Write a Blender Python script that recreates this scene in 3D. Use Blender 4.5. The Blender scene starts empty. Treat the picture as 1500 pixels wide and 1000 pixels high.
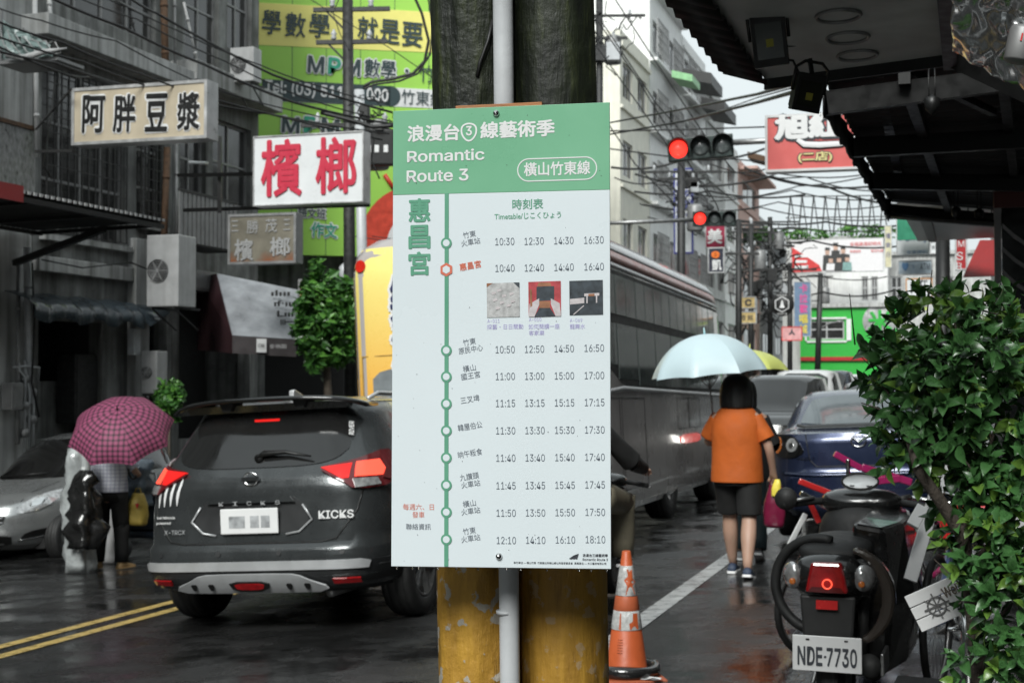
import bpy, bmesh, math, random
from mathutils import Vector, Matrix, noise
from mathutils.geometry import intersect_line_plane
R = math.radians
random.seed(7)
SC = bpy.context.scene
COL = SC.collection
# ------------------------------------------------------------------ camera
FPX = 2083.0            # focal length in pixels of the 1500 px wide photograph
EYE = 1.33
cam_d = bpy.data.cameras.new('camera')
cam_d.sensor_width = 36.0
cam_d.lens = 36.0 * FPX / 1500.0
cam_d.clip_start = 0.05
cam_d.clip_end = 3000
cam_d.dof.use_dof = True
cam_d.dof.focus_distance = 2.75
cam_d.dof.aperture_fstop = 11.0
cam = bpy.data.objects.new('camera', cam_d)
COL.objects.link(cam)
cam.location = (0, 0, EYE)
cam.rotation_euler = (R(90) + math.atan(55 / FPX), 0, 0)
SC.camera = cam
bpy.context.view_layer.update()
CM = cam.matrix_world.copy()
# ------------------------------------------------------------------ sky and sun
SUN_EL, SUN_AZ = 40.0, 198.0      # soft light through cloud from behind and left of the camera
world = bpy.data.worlds.new('World')
SC.world = world
world.use_nodes = True
nt = world.node_tree
nt.nodes.clear()
out = nt.nodes.new('ShaderNodeOutputWorld')
bg = nt.nodes.new('ShaderNodeBackground')
sky = nt.nodes.new('ShaderNodeTexSky')
sky.sky_type = 'NISHITA'
sky.sun_disc = False
sky.sun_elevation = R(SUN_EL)
sky.sun_rotation = R(SUN_AZ)
sky.air_density = 1.0
sky.dust_density = 1.5
sky.ozone_density = 1.0
hs = nt.nodes.new('ShaderNodeHueSaturation')
hs.inputs['Saturation'].default_value = 0.16
tcw = nt.nodes.new('ShaderNodeTexCoord')
nzw = nt.nodes.new('ShaderNodeTexNoise')
nzw.inputs['Scale'].default_value = 3.0
nzw.inputs['Detail'].default_value = 5.0
rpw = nt.nodes.new('ShaderNodeMapRange')
rpw.inputs[1].default_value = 0.3; rpw.inputs[2].default_value = 0.7
rpw.inputs[3].default_value = 0.86; rpw.inputs[4].default_value = 1.12
mlw = nt.nodes.new('ShaderNodeMix'); mlw.data_type = 'RGBA'; mlw.blend_type = 'MULTIPLY'
mlw.inputs[0].default_value = 1.0
nt.links.new(tcw.outputs['Generated'], nzw.inputs['Vector'])
nt.links.new(nzw.outputs['Fac'], rpw.inputs[0])
nt.links.new(sky.outputs[0], hs.inputs['Color'])
cl = nt.nodes.new('ShaderNodeMix'); cl.data_type = 'RGBA'      # even cloud cover over the clear sky
cl.inputs[0].default_value = 0.8
cl.inputs[7].default_value = (6.7, 7.45, 7.6, 1)
nt.links.new(hs.outputs[0], cl.inputs[6])
nt.links.new(cl.outputs[2], mlw.inputs[6])
nt.links.new(rpw.outputs[0], mlw.inputs[7])
nt.links.new(mlw.outputs[2], bg.inputs['Color'])
bg.inputs['Strength'].default_value = 0.05
nt.links.new(bg.outputs[0], out.inputs['Surface'])
sun_d = bpy.data.lights.new('sun', 'SUN')
sun_d.energy = 1.5
sun_d.angle = R(25)
sun_d.color = (0.985, 1.0, 0.965)
sun = bpy.data.objects.new('sun', sun_d)
COL.objects.link(sun)
# direction from which light comes: azimuth measured clockwise from +Y
_sd = Vector((math.sin(R(SUN_AZ)) * math.cos(R(SUN_EL)), math.cos(R(SUN_AZ)) * math.cos(R(SUN_EL)), math.sin(R(SUN_EL))))
sun.rotation_euler = (-_sd).to_track_quat('-Z', 'Y').to_euler()
vs = SC.view_settings
vs.view_transform = 'Standard'
vs.look = 'None'
vs.gamma = 1.0
vs.exposure = 1.32
vs.use_curve_mapping = False
SC.cycles.max_bounces = 6
SC.cycles.glossy_bounces = 3
SC.cycles.transparent_max_bounces = 8

# ------------------------------------------------------------------ placing
YAW = R(17.0)           # the street runs 17 degrees to the right of the view
SN, CS = math.sin(YAW), math.cos(YAW)
def P(px, py, D):       # point seen at photograph pixel (px, py), D metres ahead
    return CM @ Vector(((px - 750) / FPX * D, (500 - py) / FPX * D, -D))
def S(u, v, z=0.0):     # street frame: u along the street, v to its right
    return Vector((u * SN + v * CS, u * CS - v * SN, z))
def gz(x, y):           # ground height: camber down to the left, dip ahead, rising again far away
    a = 0.05 * max(-11.0, min(4.0, x))
    d = max(0.0, y)
    b = -0.03 * min(d, 20.0)
    if d > 20: b += 0.016 * min(d - 20.0, 45.0)
    return a + b
def G(x, y, dz=0.0): return Vector((x, y, gz(x, y) + dz))
def GS(u, v, dz=0.0):
    p = S(u, v); return G(p.x, p.y, dz)
def lay(t, yaw=None, dz=0.0):
    """stand a vehicle on the sloping ground, wheels down"""
    yaw = t.rotation_euler[2] if yaw is None else yaw
    x, y = t.location.x, t.location.y; e = 1.5
    n = Vector((-(gz(x + e, y) - gz(x - e, y)) / (2 * e), -(gz(x, y + e) - gz(x, y - e)) / (2 * e), 1)).normalized()
    f = Vector((-math.sin(yaw), math.cos(yaw), 0)); r = f.cross(n).normalized(); f = n.cross(r).normalized()
    t.rotation_euler = Matrix((r, f, n)).transposed().to_euler(); t.location.z = gz(x, y) + dz
    return t
def seen_ground(px, D): # ground point under the pixel column px at depth D
    p = P(px, 555, D); return G(p.x, p.y)

# ------------------------------------------------------------------ materials
MATS = {}
def mat(name, col, rough=0.6, metal=0.0, var=0.25, scale=6.0, bump=0.0, bscale=None, spec=0.5,
        streak=0.0, emit=None, estr=1.0, coat=0.0, trans=0.0, alpha=1.0, rvar=0.1, sub=0.0, stretch=(1, 1, 1)):
    if name in MATS: return MATS[name]
    m = bpy.data.materials.new(name); m.use_nodes = True
    t = m.node_tree; N = t.nodes; L = t.links
    b = N['Principled BSDF']
    if not hasattr(col, '__len__'): col = (col, col, col)
    tc = N.new('ShaderNodeTexCoord')
    mp = N.new('ShaderNodeMapping'); mp.inputs['Scale'].default_value = stretch
    L.new(tc.outputs['Object'], mp.inputs['Vector'])
    nz = N.new('ShaderNodeTexNoise'); nz.inputs['Scale'].default_value = scale
    nz.inputs['Detail'].default_value = 6; nz.inputs['Roughness'].default_value = 0.6
    L.new(mp.outputs[0], nz.inputs['Vector'])
    cr = N.new('ShaderNodeValToRGB')
    cr.color_ramp.elements[0].position = 0.3; cr.color_ramp.elements[1].position = 0.7
    lo = [max(0, c * (1 - var)) for c in col]; hi = [min(1, c * (1 + var * 0.8)) for c in col]
    cr.color_ramp.elements[0].color = (*lo, 1); cr.color_ramp.elements[1].color = (*hi, 1)
    L.new(nz.outputs['Fac'], cr.inputs[0])
    colout = cr.outputs[0]
    if streak > 0:      # rain streaks and grime
        m2 = N.new('ShaderNodeMapping'); m2.inputs['Scale'].default_value = (3.1, 3.1, 0.22)
        L.new(tc.outputs['Object'], m2.inputs['Vector'])
        n2 = N.new('ShaderNodeTexNoise'); n2.inputs['Scale'].default_value = 2.2; n2.inputs['Detail'].default_value = 8
        L.new(m2.outputs[0], n2.inputs['Vector'])
        r2 = N.new('ShaderNodeMapRange'); r2.inputs[1].default_value = 0.42; r2.inputs[2].default_value = 0.72
        r2.inputs[3].default_value = 0.0; r2.inputs[4].default_value = streak
        L.new(n2.outputs['Fac'], r2.inputs[0])
        mx = N.new('ShaderNodeMix'); mx.data_type = 'RGBA'
        mx.inputs[7].default_value = (col[0] * 0.22, col[1] * 0.22, col[2] * 0.2, 1)
        L.new(r2.outputs[0], mx.inputs[0]); L.new(colout, mx.inputs[6])
        colout = mx.outputs[2]
    L.new(colout, b.inputs['Base Color'])
    rr = N.new('ShaderNodeMapRange'); rr.inputs[1].default_value = 0.3; rr.inputs[2].default_value = 0.7
    rr.inputs[3].default_value = max(0.02, rough - rvar); rr.inputs[4].default_value = min(1, rough + rvar)
    L.new(nz.outputs['Fac'], rr.inputs[0]); L.new(rr.outputs[0], b.inputs['Roughness'])
    b.inputs['Metallic'].default_value = metal
    b.inputs['Specular IOR Level'].default_value = spec
    b.inputs['Coat Weight'].default_value = coat
    b.inputs['Coat Roughness'].default_value = 0.06
    b.inputs['Transmission Weight'].default_value = trans
    b.inputs['Alpha'].default_value = alpha
    if sub:
        b.inputs['Subsurface Weight'].default_value = sub
        b.inputs['Subsurface Scale'].default_value = 0.02
    if emit:
        b.inputs['Emission Color'].default_value = (*emit, 1)
        b.inputs['Emission Strength'].default_value = estr
    if bump:
        nb = N.new('ShaderNodeTexNoise'); nb.inputs['Scale'].default_value = bscale or scale * 6
        nb.inputs['Detail'].default_value = 5
        L.new(mp.outputs[0], nb.inputs['Vector'])
        bp = N.new('ShaderNodeBump'); bp.inputs['Strength'].default_value = min(1.0, bump); bp.inputs['Distance'].default_value = 0.02 * max(1, bump)
        L.new(nb.outputs['Fac'], bp.inputs['Height']); L.new(bp.outputs[0], b.inputs['Normal'])
    MATS[name] = m
    return m
def tweak(name, fn):
    m = MATS[name]; fn(m.node_tree, m.node_tree.nodes, m.node_tree.links); return m

# ------------------------------------------------------------------ mesh building
class MB:
    """collects simple shapes and links them as one mesh object"""
    def __init__(s): s.v = []; s.f = []; s.m = []; s.sm = []
    def add(s, vs_, fs_, mi=0, smooth=False):
        o = len(s.v); s.v += [Vector(p) for p in vs_]
        for f in fs_: s.f.append([i + o for i in f]); s.m.append(mi); s.sm.append(smooth)
        return s
    def box(s, x0, x1, y0, y1, z0, z1, mi=0):
        return s.add([(x0, y0, z0), (x1, y0, z0), (x1, y1, z0), (x0, y1, z0), (x0, y0, z1), (x1, y0, z1), (x1, y1, z1), (x0, y1, z1)],
                     [(0, 3, 2, 1), (4, 5, 6, 7), (0, 1, 5, 4), (1, 2, 6, 5), (2, 3, 7, 6), (3, 0, 4, 7)], mi)
    def obox(s, c, size, rot=None, mi=0):     # oriented box
        hx, hy, hz = [a / 2 for a in size]
        M_ = rot or Matrix.Identity(3)
        vs_ = [Vector(c) + M_ @ Vector((a * hx, b * hy, d * hz)) for d in (-1, 1) for a, b in ((-1, -1), (1, -1), (1, 1), (-1, 1))]
        return s.add(vs_, [(0, 3, 2, 1), (4, 5, 6, 7), (0, 1, 5, 4), (1, 2, 6, 5), (2, 3, 7, 6), (3, 0, 4, 7)], mi)
    def bar(s, a, b, w, h=None, mi=0):        # square bar between two points
        a, b = Vector(a), Vector(b); d = b - a
        if d.length < 1e-6: return s
        q = d.to_track_quat('Z', 'Y').to_matrix()
        return s.obox((a + b) / 2, (w, h or w, d.length), q, mi)
    def tube(s, pts, r, n=8, mi=0, cap=True):
        pts = [Vector(p) for p in pts]; rs = r if hasattr(r, '__len__') else [r] * len(pts)
        base = len(s.v); up = None; rings = []
        for i, p in enumerate(pts):
            d = (pts[min(i + 1, len(pts) - 1)] - pts[max(i - 1, 0)]).normalized()
            if up is None:
                up = Vector((0, 0, 1)) if abs(d.z) < 0.9 else Vector((1, 0, 0))
            x = d.cross(up)
            if x.length < 1e-4: x = d.cross(Vector((0.3, 1, 0.2)))
            x.normalize(); y = x.cross(d).normalized(); up = y
            rings.append([p + (x * math.cos(6.28318 * k / n) + y * math.sin(6.28318 * k / n)) * rs[i] for k in range(n)])
        vs_ = [q for rg in rings for q in rg]
        fs_ = [(i * n + k, i * n + (k + 1) % n, (i + 1) * n + (k + 1) % n, (i + 1) * n + k) for i in range(len(pts) - 1) for k in range(n)]
        if cap:
            fs_.append(tuple(range(n - 1, -1, -1))); fs_.append(tuple((len(pts) - 1) * n + k for k in range(n)))
        return s.add(vs_, fs_, mi, True)
    def lathe(s, prof, c=(0, 0, 0), n=20, axis='z', mi=0, smooth=True):   # prof: (radius, height)
        c = Vector(c); vs_ = []
        for r, h in prof:
            for k in range(n):
                a = 6.283185 * k / n; p = (r * math.cos(a), r * math.sin(a), h)
                if axis == 'x': p = (p[2], p[0], p[1])
                elif axis == 'y': p = (p[1], p[2], p[0])
                vs_.append(c + Vector(p))
        fs_ = [(i * n + k, i * n + (k + 1) % n, (i + 1) * n + (k + 1) % n, (i + 1) * n + k) for i in range(len(prof) - 1) for k in range(n)]
        if prof[0][0] > 1e-4: fs_.append(tuple(range(n - 1, -1, -1)))
        if prof[-1][0] > 1e-4 and not (len(prof) == 2 and prof[0][0] <= 1e-4): fs_.append(tuple((len(prof) - 1) * n + k for k in range(n)))
        return s.add(vs_, fs_, mi, smooth)
    def prism(s, poly, y0, y1, mi=0, plane='xz'):     # outline (a, b) given thickness along the third axis
        n = len(poly)
        def q(a, b, y): return {'xz': (a, y, b), 'xy': (a, b, y), 'yz': (y, a, b)}[plane]
        vs_ = [q(a, b, y0) for a, b in poly] + [q(a, b, y1) for a, b in poly]
        return s.add(vs_, [tuple(range(n)), tuple(range(2 * n - 1, n - 1, -1))] + [(i, (i + 1) % n + 0, (i + 1) % n + n, i + n) for i in range(n)], mi)
    def rings(s, rgs, mi=0, cap=True, smooth=True):   # loft through closed rings with equal counts
        n = len(rgs[0]); vs_ = [q for r_ in rgs for q in r_]
        fs_ = [(i * n + k, i * n + (k + 1) % n, (i + 1) * n + (k + 1) % n, (i + 1) * n + k) for i in range(len(rgs) - 1) for k in range(n)]
        if cap: fs_.append(tuple(range(n - 1, -1, -1))); fs_.append(tuple((len(rgs) - 1) * n + k for k in range(n)))
        return s.add(vs_, fs_, mi, smooth)
    def sheet(s, pts, nx, mi=0, smooth=True):         # grid of points, nx per row
        ny = len(pts) // nx
        return s.add(pts, [(j * nx + i, j * nx + i + 1, (j + 1) * nx + i + 1, (j + 1) * nx + i) for j in range(ny - 1) for i in range(nx - 1)], mi, smooth)
    def mesh(s, name, mats):
        me = bpy.data.meshes.new(name)
        me.from_pydata([tuple(p) for p in s.v], [], s.f)
        for m_ in (mats if isinstance(mats, (list, tuple)) else [mats]): me.materials.append(m_)
        me.polygons.foreach_set('material_index', s.m)
        me.polygons.foreach_set('use_smooth', s.sm)
        bm = bmesh.new(); bm.from_mesh(me)
        bmesh.ops.recalc_face_normals(bm, faces=bm.faces)
        bm.to_mesh(me); bm.free(); me.update()
        return me
    def build(s, name, mats, parent=None, bevel=0.0, sub=0, solid=0.0, seg=2):
        o = bpy.data.objects.new(name, s.mesh(name, mats)); COL.objects.link(o)
        if parent: o.parent = parent
        mods(o, bevel, sub, solid, seg)
        return o
def mods(o, bevel=0.0, sub=0, solid=0.0, seg=2):
    if solid:
        m = o.modifiers.new('s', 'SOLIDIFY'); m.thickness = solid; m.offset = 0
    if bevel:
        m = o.modifiers.new('b', 'BEVEL'); m.width = bevel; m.segments = seg; m.limit_method = 'ANGLE'; m.angle_limit = R(40)
        m.harden_normals = False
    if sub:
        m = o.modifiers.new('u', 'SUBSURF'); m.levels = sub; m.render_levels = sub
def thing(name, label, cat, loc=(0, 0, 0), rz=0.0, group=None, rot=None):
    o = bpy.data.objects.new(name, None); COL.objects.link(o)
    o.location = loc; o.rotation_euler = rot if rot else (0, 0, rz)
    o.empty_display_size = 0.1
    o['label'] = label; o['category'] = cat
    if group: o['group'] = group
    return o
def tag(o, label, cat, group=None):
    o['label'] = label; o['category'] = cat
    if group: o['group'] = group
    return o
def struct(o): o['kind'] = 'structure'; return o
def stuff(o): o['kind'] = 'stuff'; return o
def wm(root):
    return Matrix.LocRotScale(root.location, root.rotation_euler, root.scale)
def copy_thing(root, loc, rz=None, label=None, group=None, rot=None):
    r = root.copy(); COL.objects.link(r); r.location = loc
    if rz is not None: r.rotation_euler = (0, 0, rz)
    if rot is not None: r.rotation_euler = rot
    if label: r['label'] = label
    if group: r['group'] = group
    for ch in list(root.children):
        c = ch.copy(); COL.objects.link(c); c.parent = r
        for g in list(ch.children):
            d = g.copy(); COL.objects.link(d); d.parent = c
    return r

# ------------------------------------------------------------------ lettering
FONT = None
try:        # the sans lettering that ships inside Blender; its default face is used where that is missing
    import os
    _fp = os.path.join(bpy.utils.system_resource('DATAFILES'), 'fonts', 'Inter.woff2')
    if os.path.exists(_fp): FONT = bpy.data.fonts.load(_fp)
except Exception: FONT = None
_tc = {}
def text_mesh(body, bold, mat_, extrude):
    key = (body, bold, mat_.name, extrude)
    if key in _tc: return _tc[key]
    c = bpy.data.curves.new('lettering', 'FONT'); c.body = body
    if FONT and body.isascii(): c.font = FONT; bold *= 0.7
    c.extrude = extrude; c.resolution_u = 3
    c.space_line = 1.05
    o = bpy.data.objects.new('tmp', c); COL.objects.link(o)
    bpy.context.view_layer.update()
    me = bpy.data.meshes.new_from_object(o.evaluated_get(bpy.context.evaluated_depsgraph_get()))
    bpy.data.objects.remove(o); bpy.data.curves.remove(c)
    if bold:        # heavier strokes: the same outline repeated a little to each side
        co = [v.co.copy() for v in me.vertices]; fs = [tuple(p.vertices) for p in me.polygons]; n = len(co); V = []; F = []
        k = 8 if bold > 0.015 else 4
        for i in range(k + 1):
            a = 6.2831853 * i / k; d = Vector((math.cos(a), math.sin(a), 0)) * bold if i < k else Vector((0, 0, 0))
            d.z = 0.0015 * i
            V += [tuple(q + d) for q in co]; F += [tuple(j + i * n for j in f) for f in fs]
        me = bpy.data.meshes.new('lettering'); me.from_pydata(V, [], F)
    me.materials.clear(); me.materials.append(mat_)
    xs = [v.co.x for v in me.vertices]; ys = [v.co.y for v in me.vertices]
    bb = (min(xs), max(xs), min(ys), max(ys))
    off = Vector(((bb[0] + bb[1]) / 2, (bb[2] + bb[3]) / 2, 0))
    for v in me.vertices: v.co -= off
    me.name = 'lettering'
    _tc[key] = (me, bb[1] - bb[0], bb[3] - bb[2])
    return _tc[key]
def text_at(body, parent, m, x, z, w=None, h=None, y=-0.01, rot=0.0, bold=0.0, name='lettering', extrude=0.004, basis=None):
    """upright lettering facing local -Y, centred at (x, z), fitted to width w and/or height h"""
    me, W, H = text_mesh(body, bold, m, extrude)
    sx = (w / W) if w else (h / H); sz = (h / H) if h else (w / W)
    o = bpy.data.objects.new(name, me); COL.objects.link(o); o.parent = parent
    ml_ = Matrix.Translation((x, y, z)) @ Matrix.Rotation(rot, 4, 'Y') @ Matrix.Rotation(R(90), 4, 'X') @ Matrix.Diagonal((sx, sz, min(sx, sz) , 1))
    o.matrix_local = (basis @ ml_) if basis is not None else ml_
    return o
def px_local(root, px, py, y=0.0):
    """where the sight line through a photograph pixel meets the plane y = const of a sign"""
    Mi = wm(root).inverted()
    a = Mi @ CM.translation; b = Mi @ P(px, py, 10.0)
    t = (y - a.y) / (b.y - a.y); q = a + (b - a) * t
    return q.x, q.z
def text_px(body, root, m, cx, cy, wpx, hpx, y=-0.01, **k):
    x, z = px_local(root, cx, cy, y)
    x0, _ = px_local(root, cx - wpx / 2, cy, y); x1, _ = px_local(root, cx + wpx / 2, cy, y)
    _, z0 = px_local(root, cx, cy + hpx / 2, y); _, z1 = px_local(root, cx, cy - hpx / 2, y)
    return text_at(body, root, m, x, z, x1 - x0, z1 - z0, y=y, **k)
def box_px(mb, root, x0, y0, x1, y1, ya, yb, mi=0):
    a = px_local(root, x0, y1, ya); b = px_local(root, x1, y0, ya)
    return mb.box(a[0], b[0], min(ya, yb), max(ya, yb), a[1], b[1], mi)
def poly_px(mb, root, pts, ya, yb, mi=0):
    return mb.prism([px_local(root, x, y, ya) for x, y in pts], ya, yb, mi)
def sign_at(name, label, cat, px, py, D, yaw=-YAW, group=None):
    p = P(px, py, D)
    return thing(name, label, cat, p, yaw, group)
# ------------------------------------------------------------------ common materials
m_black = mat('black_plastic', 0.007, 0.45, var=0.3, scale=20)
m_blackg = mat('black_gloss', 0.008, 0.12, var=0.2, scale=10, coat=0.5)
m_rubber = mat('tyre_rubber', 0.014, 0.6, var=0.4, scale=30)
m_chrome = mat('chrome', 0.65, 0.12, metal=1.0, var=0.1)
m_steel = mat('galvanised_steel', 0.32, 0.42, metal=0.8, var=0.3, scale=12)
m_glass = mat('dark_car_glass', 0.012, 0.05, var=0.1, spec=0.6, coat=0.4)
m_lens_w = mat('clear_lens', 0.55, 0.12, metal=0.6, var=0.5, scale=25, coat=1.0)
m_lens_r = mat('red_lens', (0.30, 0.006, 0.008), 0.12, var=0.3, scale=30, coat=1.0)
m_lens_o = mat('orange_lens', (0.6, 0.16, 0.02), 0.15, var=0.3, scale=30, coat=1.0)
m_lit = mat('lit_red_lamp', (0.35, 0.01, 0.01), 0.2, var=0.1, emit=(1.0, 0.02, 0.015), estr=0.27)
m_lit2 = mat('lit_red_core', (0.5, 0.05, 0.04), 0.2, var=0.1, emit=(1.0, 0.09, 0.045), estr=0.6)
m_white = mat('white_paint', 0.74, 0.4, var=0.08, scale=4)
m_wsheet = mat('white_sign_sheet', (0.70, 0.72, 0.73), 0.3, var=0.06, scale=3)
m_conc = mat('dark_wet_concrete', (0.20, 0.205, 0.20), 0.8, var=0.6, scale=1.6, bump=0.35, bscale=14, streak=1.0)
m_conc2 = mat('grey_render', (0.42, 0.425, 0.42), 0.7, var=0.3, scale=1.1, bump=0.3, bscale=16, streak=0.8)
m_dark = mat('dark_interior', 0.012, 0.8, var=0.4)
m_iron = mat('old_iron', 0.05, 0.55, metal=0.5, var=0.5, scale=14)
m_rust = mat('rusty_iron', (0.10, 0.055, 0.03), 0.8, var=0.5, scale=18, bump=0.3)
m_wire = mat('black_cable', 0.012, 0.5, var=0.2)
m_plate = mat('licence_plate_white', 0.72, 0.35, var=0.04)
m_ink = mat('dark_ink', (0.045, 0.05, 0.06), 0.5, var=0.1)
m_pipe = mat('grey_pvc_pipe', (0.50, 0.515, 0.53), 0.35, var=0.12, scale=9, bump=0.04, bscale=80)
m_winglass = mat('window_glass', 0.03, 0.08, var=0.4, scale=1.5, spec=0.7)

# ------------------------------------------------------------------ ground
def ground_grid(x0, x1, nx, ys, dz=0.0, inside=None):
    pts = []
    for y in ys:
        for i in range(nx + 1):
            x = x0 + (x1 - x0) * i / nx
            pts.append((x, y, gz(x, y) + dz))
    return pts
ys = [-6 + 1.0 * i for i in range(60)] + [55 + 6 * i for i in range(1, 26)] + [260, 400, 700, 1100]
xs = [-900, -400, -160, -60, -30] + [-20 + i for i in range(41)] + [30, 60, 160, 400, 900]
mb = MB(); mb.sheet([(x, y, gz(x, y)) for y in ys for x in xs], len(xs))
m_asph = mat('wet_asphalt', 0.017, 0.3, var=0.65, scale=2.6, rvar=0.1, spec=0.5)
def _asph(t, N, L):
    b = N['Principled BSDF']
    tc = [n for n in N if n.type == 'TEX_COORD'][0]
    n1 = N.new('ShaderNodeTexNoise'); n1.inputs['Scale'].default_value = 1.7; n1.inputs['Detail'].default_value = 9; n1.inputs['Roughness'].default_value = 0.62
    n2 = N.new('ShaderNodeTexNoise'); n2.inputs['Scale'].default_value = 55; n2.inputs['Detail'].default_value = 3
    n3 = N.new('ShaderNodeTexNoise'); n3.inputs['Scale'].default_value = 5; n3.inputs['Detail'].default_value = 4
    for n in (n1, n2, n3): L.new(tc.outputs['Object'], n.inputs['Vector'])
    r1 = N.new('ShaderNodeMapRange'); r1.inputs[1].default_value = 0.42; r1.inputs[2].default_value = 0.6
    r1.inputs[3].default_value = 0.035; r1.inputs[4].default_value = 0.40
    L.new(n1.outputs['Fac'], r1.inputs[0]); L.new(r1.outputs[0], b.inputs['Roughness'])
    bs = N.new('ShaderNodeMapRange'); bs.inputs[1].default_value = 0.42; bs.inputs[2].default_value = 0.6
    bs.inputs[3].default_value = 0.15; bs.inputs[4].default_value = 0.8
    L.new(n1.outputs['Fac'], bs.inputs[0])
    ad = N.new('ShaderNodeMath'); ad.operation = 'MULTIPLY_ADD'; ad.inputs[1].default_value = 2.0
    L.new(n3.outputs['Fac'], ad.inputs[0]); L.new(n2.outputs['Fac'], ad.inputs[2])
    bp = N.new('ShaderNodeBump'); bp.inputs['Distance'].default_value = 0.008
    L.new(ad.outputs[0], bp.inputs['Height']); L.new(bs.outputs[0], bp.inputs['Strength']); L.new(bp.outputs[0], b.inputs['Normal'])
tweak('wet_asphalt', _asph)
ground = struct(mb.build('road', m_asph))
m_line_w = mat('road_paint_white', (0.42, 0.43, 0.43), 0.3, var=0.35, scale=9)
m_line_y = mat('road_paint_yellow', (0.50, 0.36, 0.12), 0.3, var=0.3, scale=9)
def road_line(v0, v1, u0, u1, m, name):
    mb = MB(); pts = []; n = int((u1 - u0) / 1.0) + 1
    for i in range(n + 1):
        u = u0 + (u1 - u0) * i / n
        for v in (v0, v1): pts.append(GS(u, v, 0.004))
    mb.sheet(pts, 2); return struct(mb.build(name, m))
road_line(-1.98, -1.83, 0, 60, m_line_w, 'edge_line')
road_line(-6.12, -6.00, 0, 60, m_line_y, 'centre_line')
road_line(-5.84, -5.72, 0, 60, m_line_y, 'centre_line')
# raised brick pavement in front of the left houses
mb = MB(); pts = []
for i in range(50):
    u = 6 + i * 1.0
    for v, dz in ((-11.3, 0.0), (-11.3, 0.12), (-14.8, 0.12)): pts.append(GS(u, v, dz))
mb.sheet(pts, 3, smooth=False); struct(mb.build('pavement', m_conc))
# white litter on the road beside the cone
m_paper = mat('wet_paper', 0.6, 0.4, var=0.2, scale=30)
for (px, py, D, w, h, rz, lab) in ((964, 958, 6.72, 0.09, 0.16, 0.5, 'larger white paper scrap lying on wet asphalt right of the cone'),
                                 (952, 925, 7.1, 0.035, 0.12, 1.2, 'narrow white paper strip on wet asphalt above the larger scrap'),
                                 (985, 952, 6.8, 0.03, 0.10, 2.2, 'thin crumpled scrap at the right tip of the white litter')):
    g = P(px, py, D); g = G(g.x, g.y, 0.012)
    mb = MB(); pts = []
    for j in range(4):
        for i in range(4):
            x = (i / 3 - 0.5) * w; y = (j / 3 - 0.5) * h
            pts.append((x * math.cos(rz) - y * math.sin(rz), x * math.sin(rz) + y * math.cos(rz), random.uniform(0, 0.016)))
    mb.sheet(pts, 4, smooth=False)
    o = mb.build('paper_scrap', m_paper, solid=0.001); o.location = g; tag(o, lab, 'litter')

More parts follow.
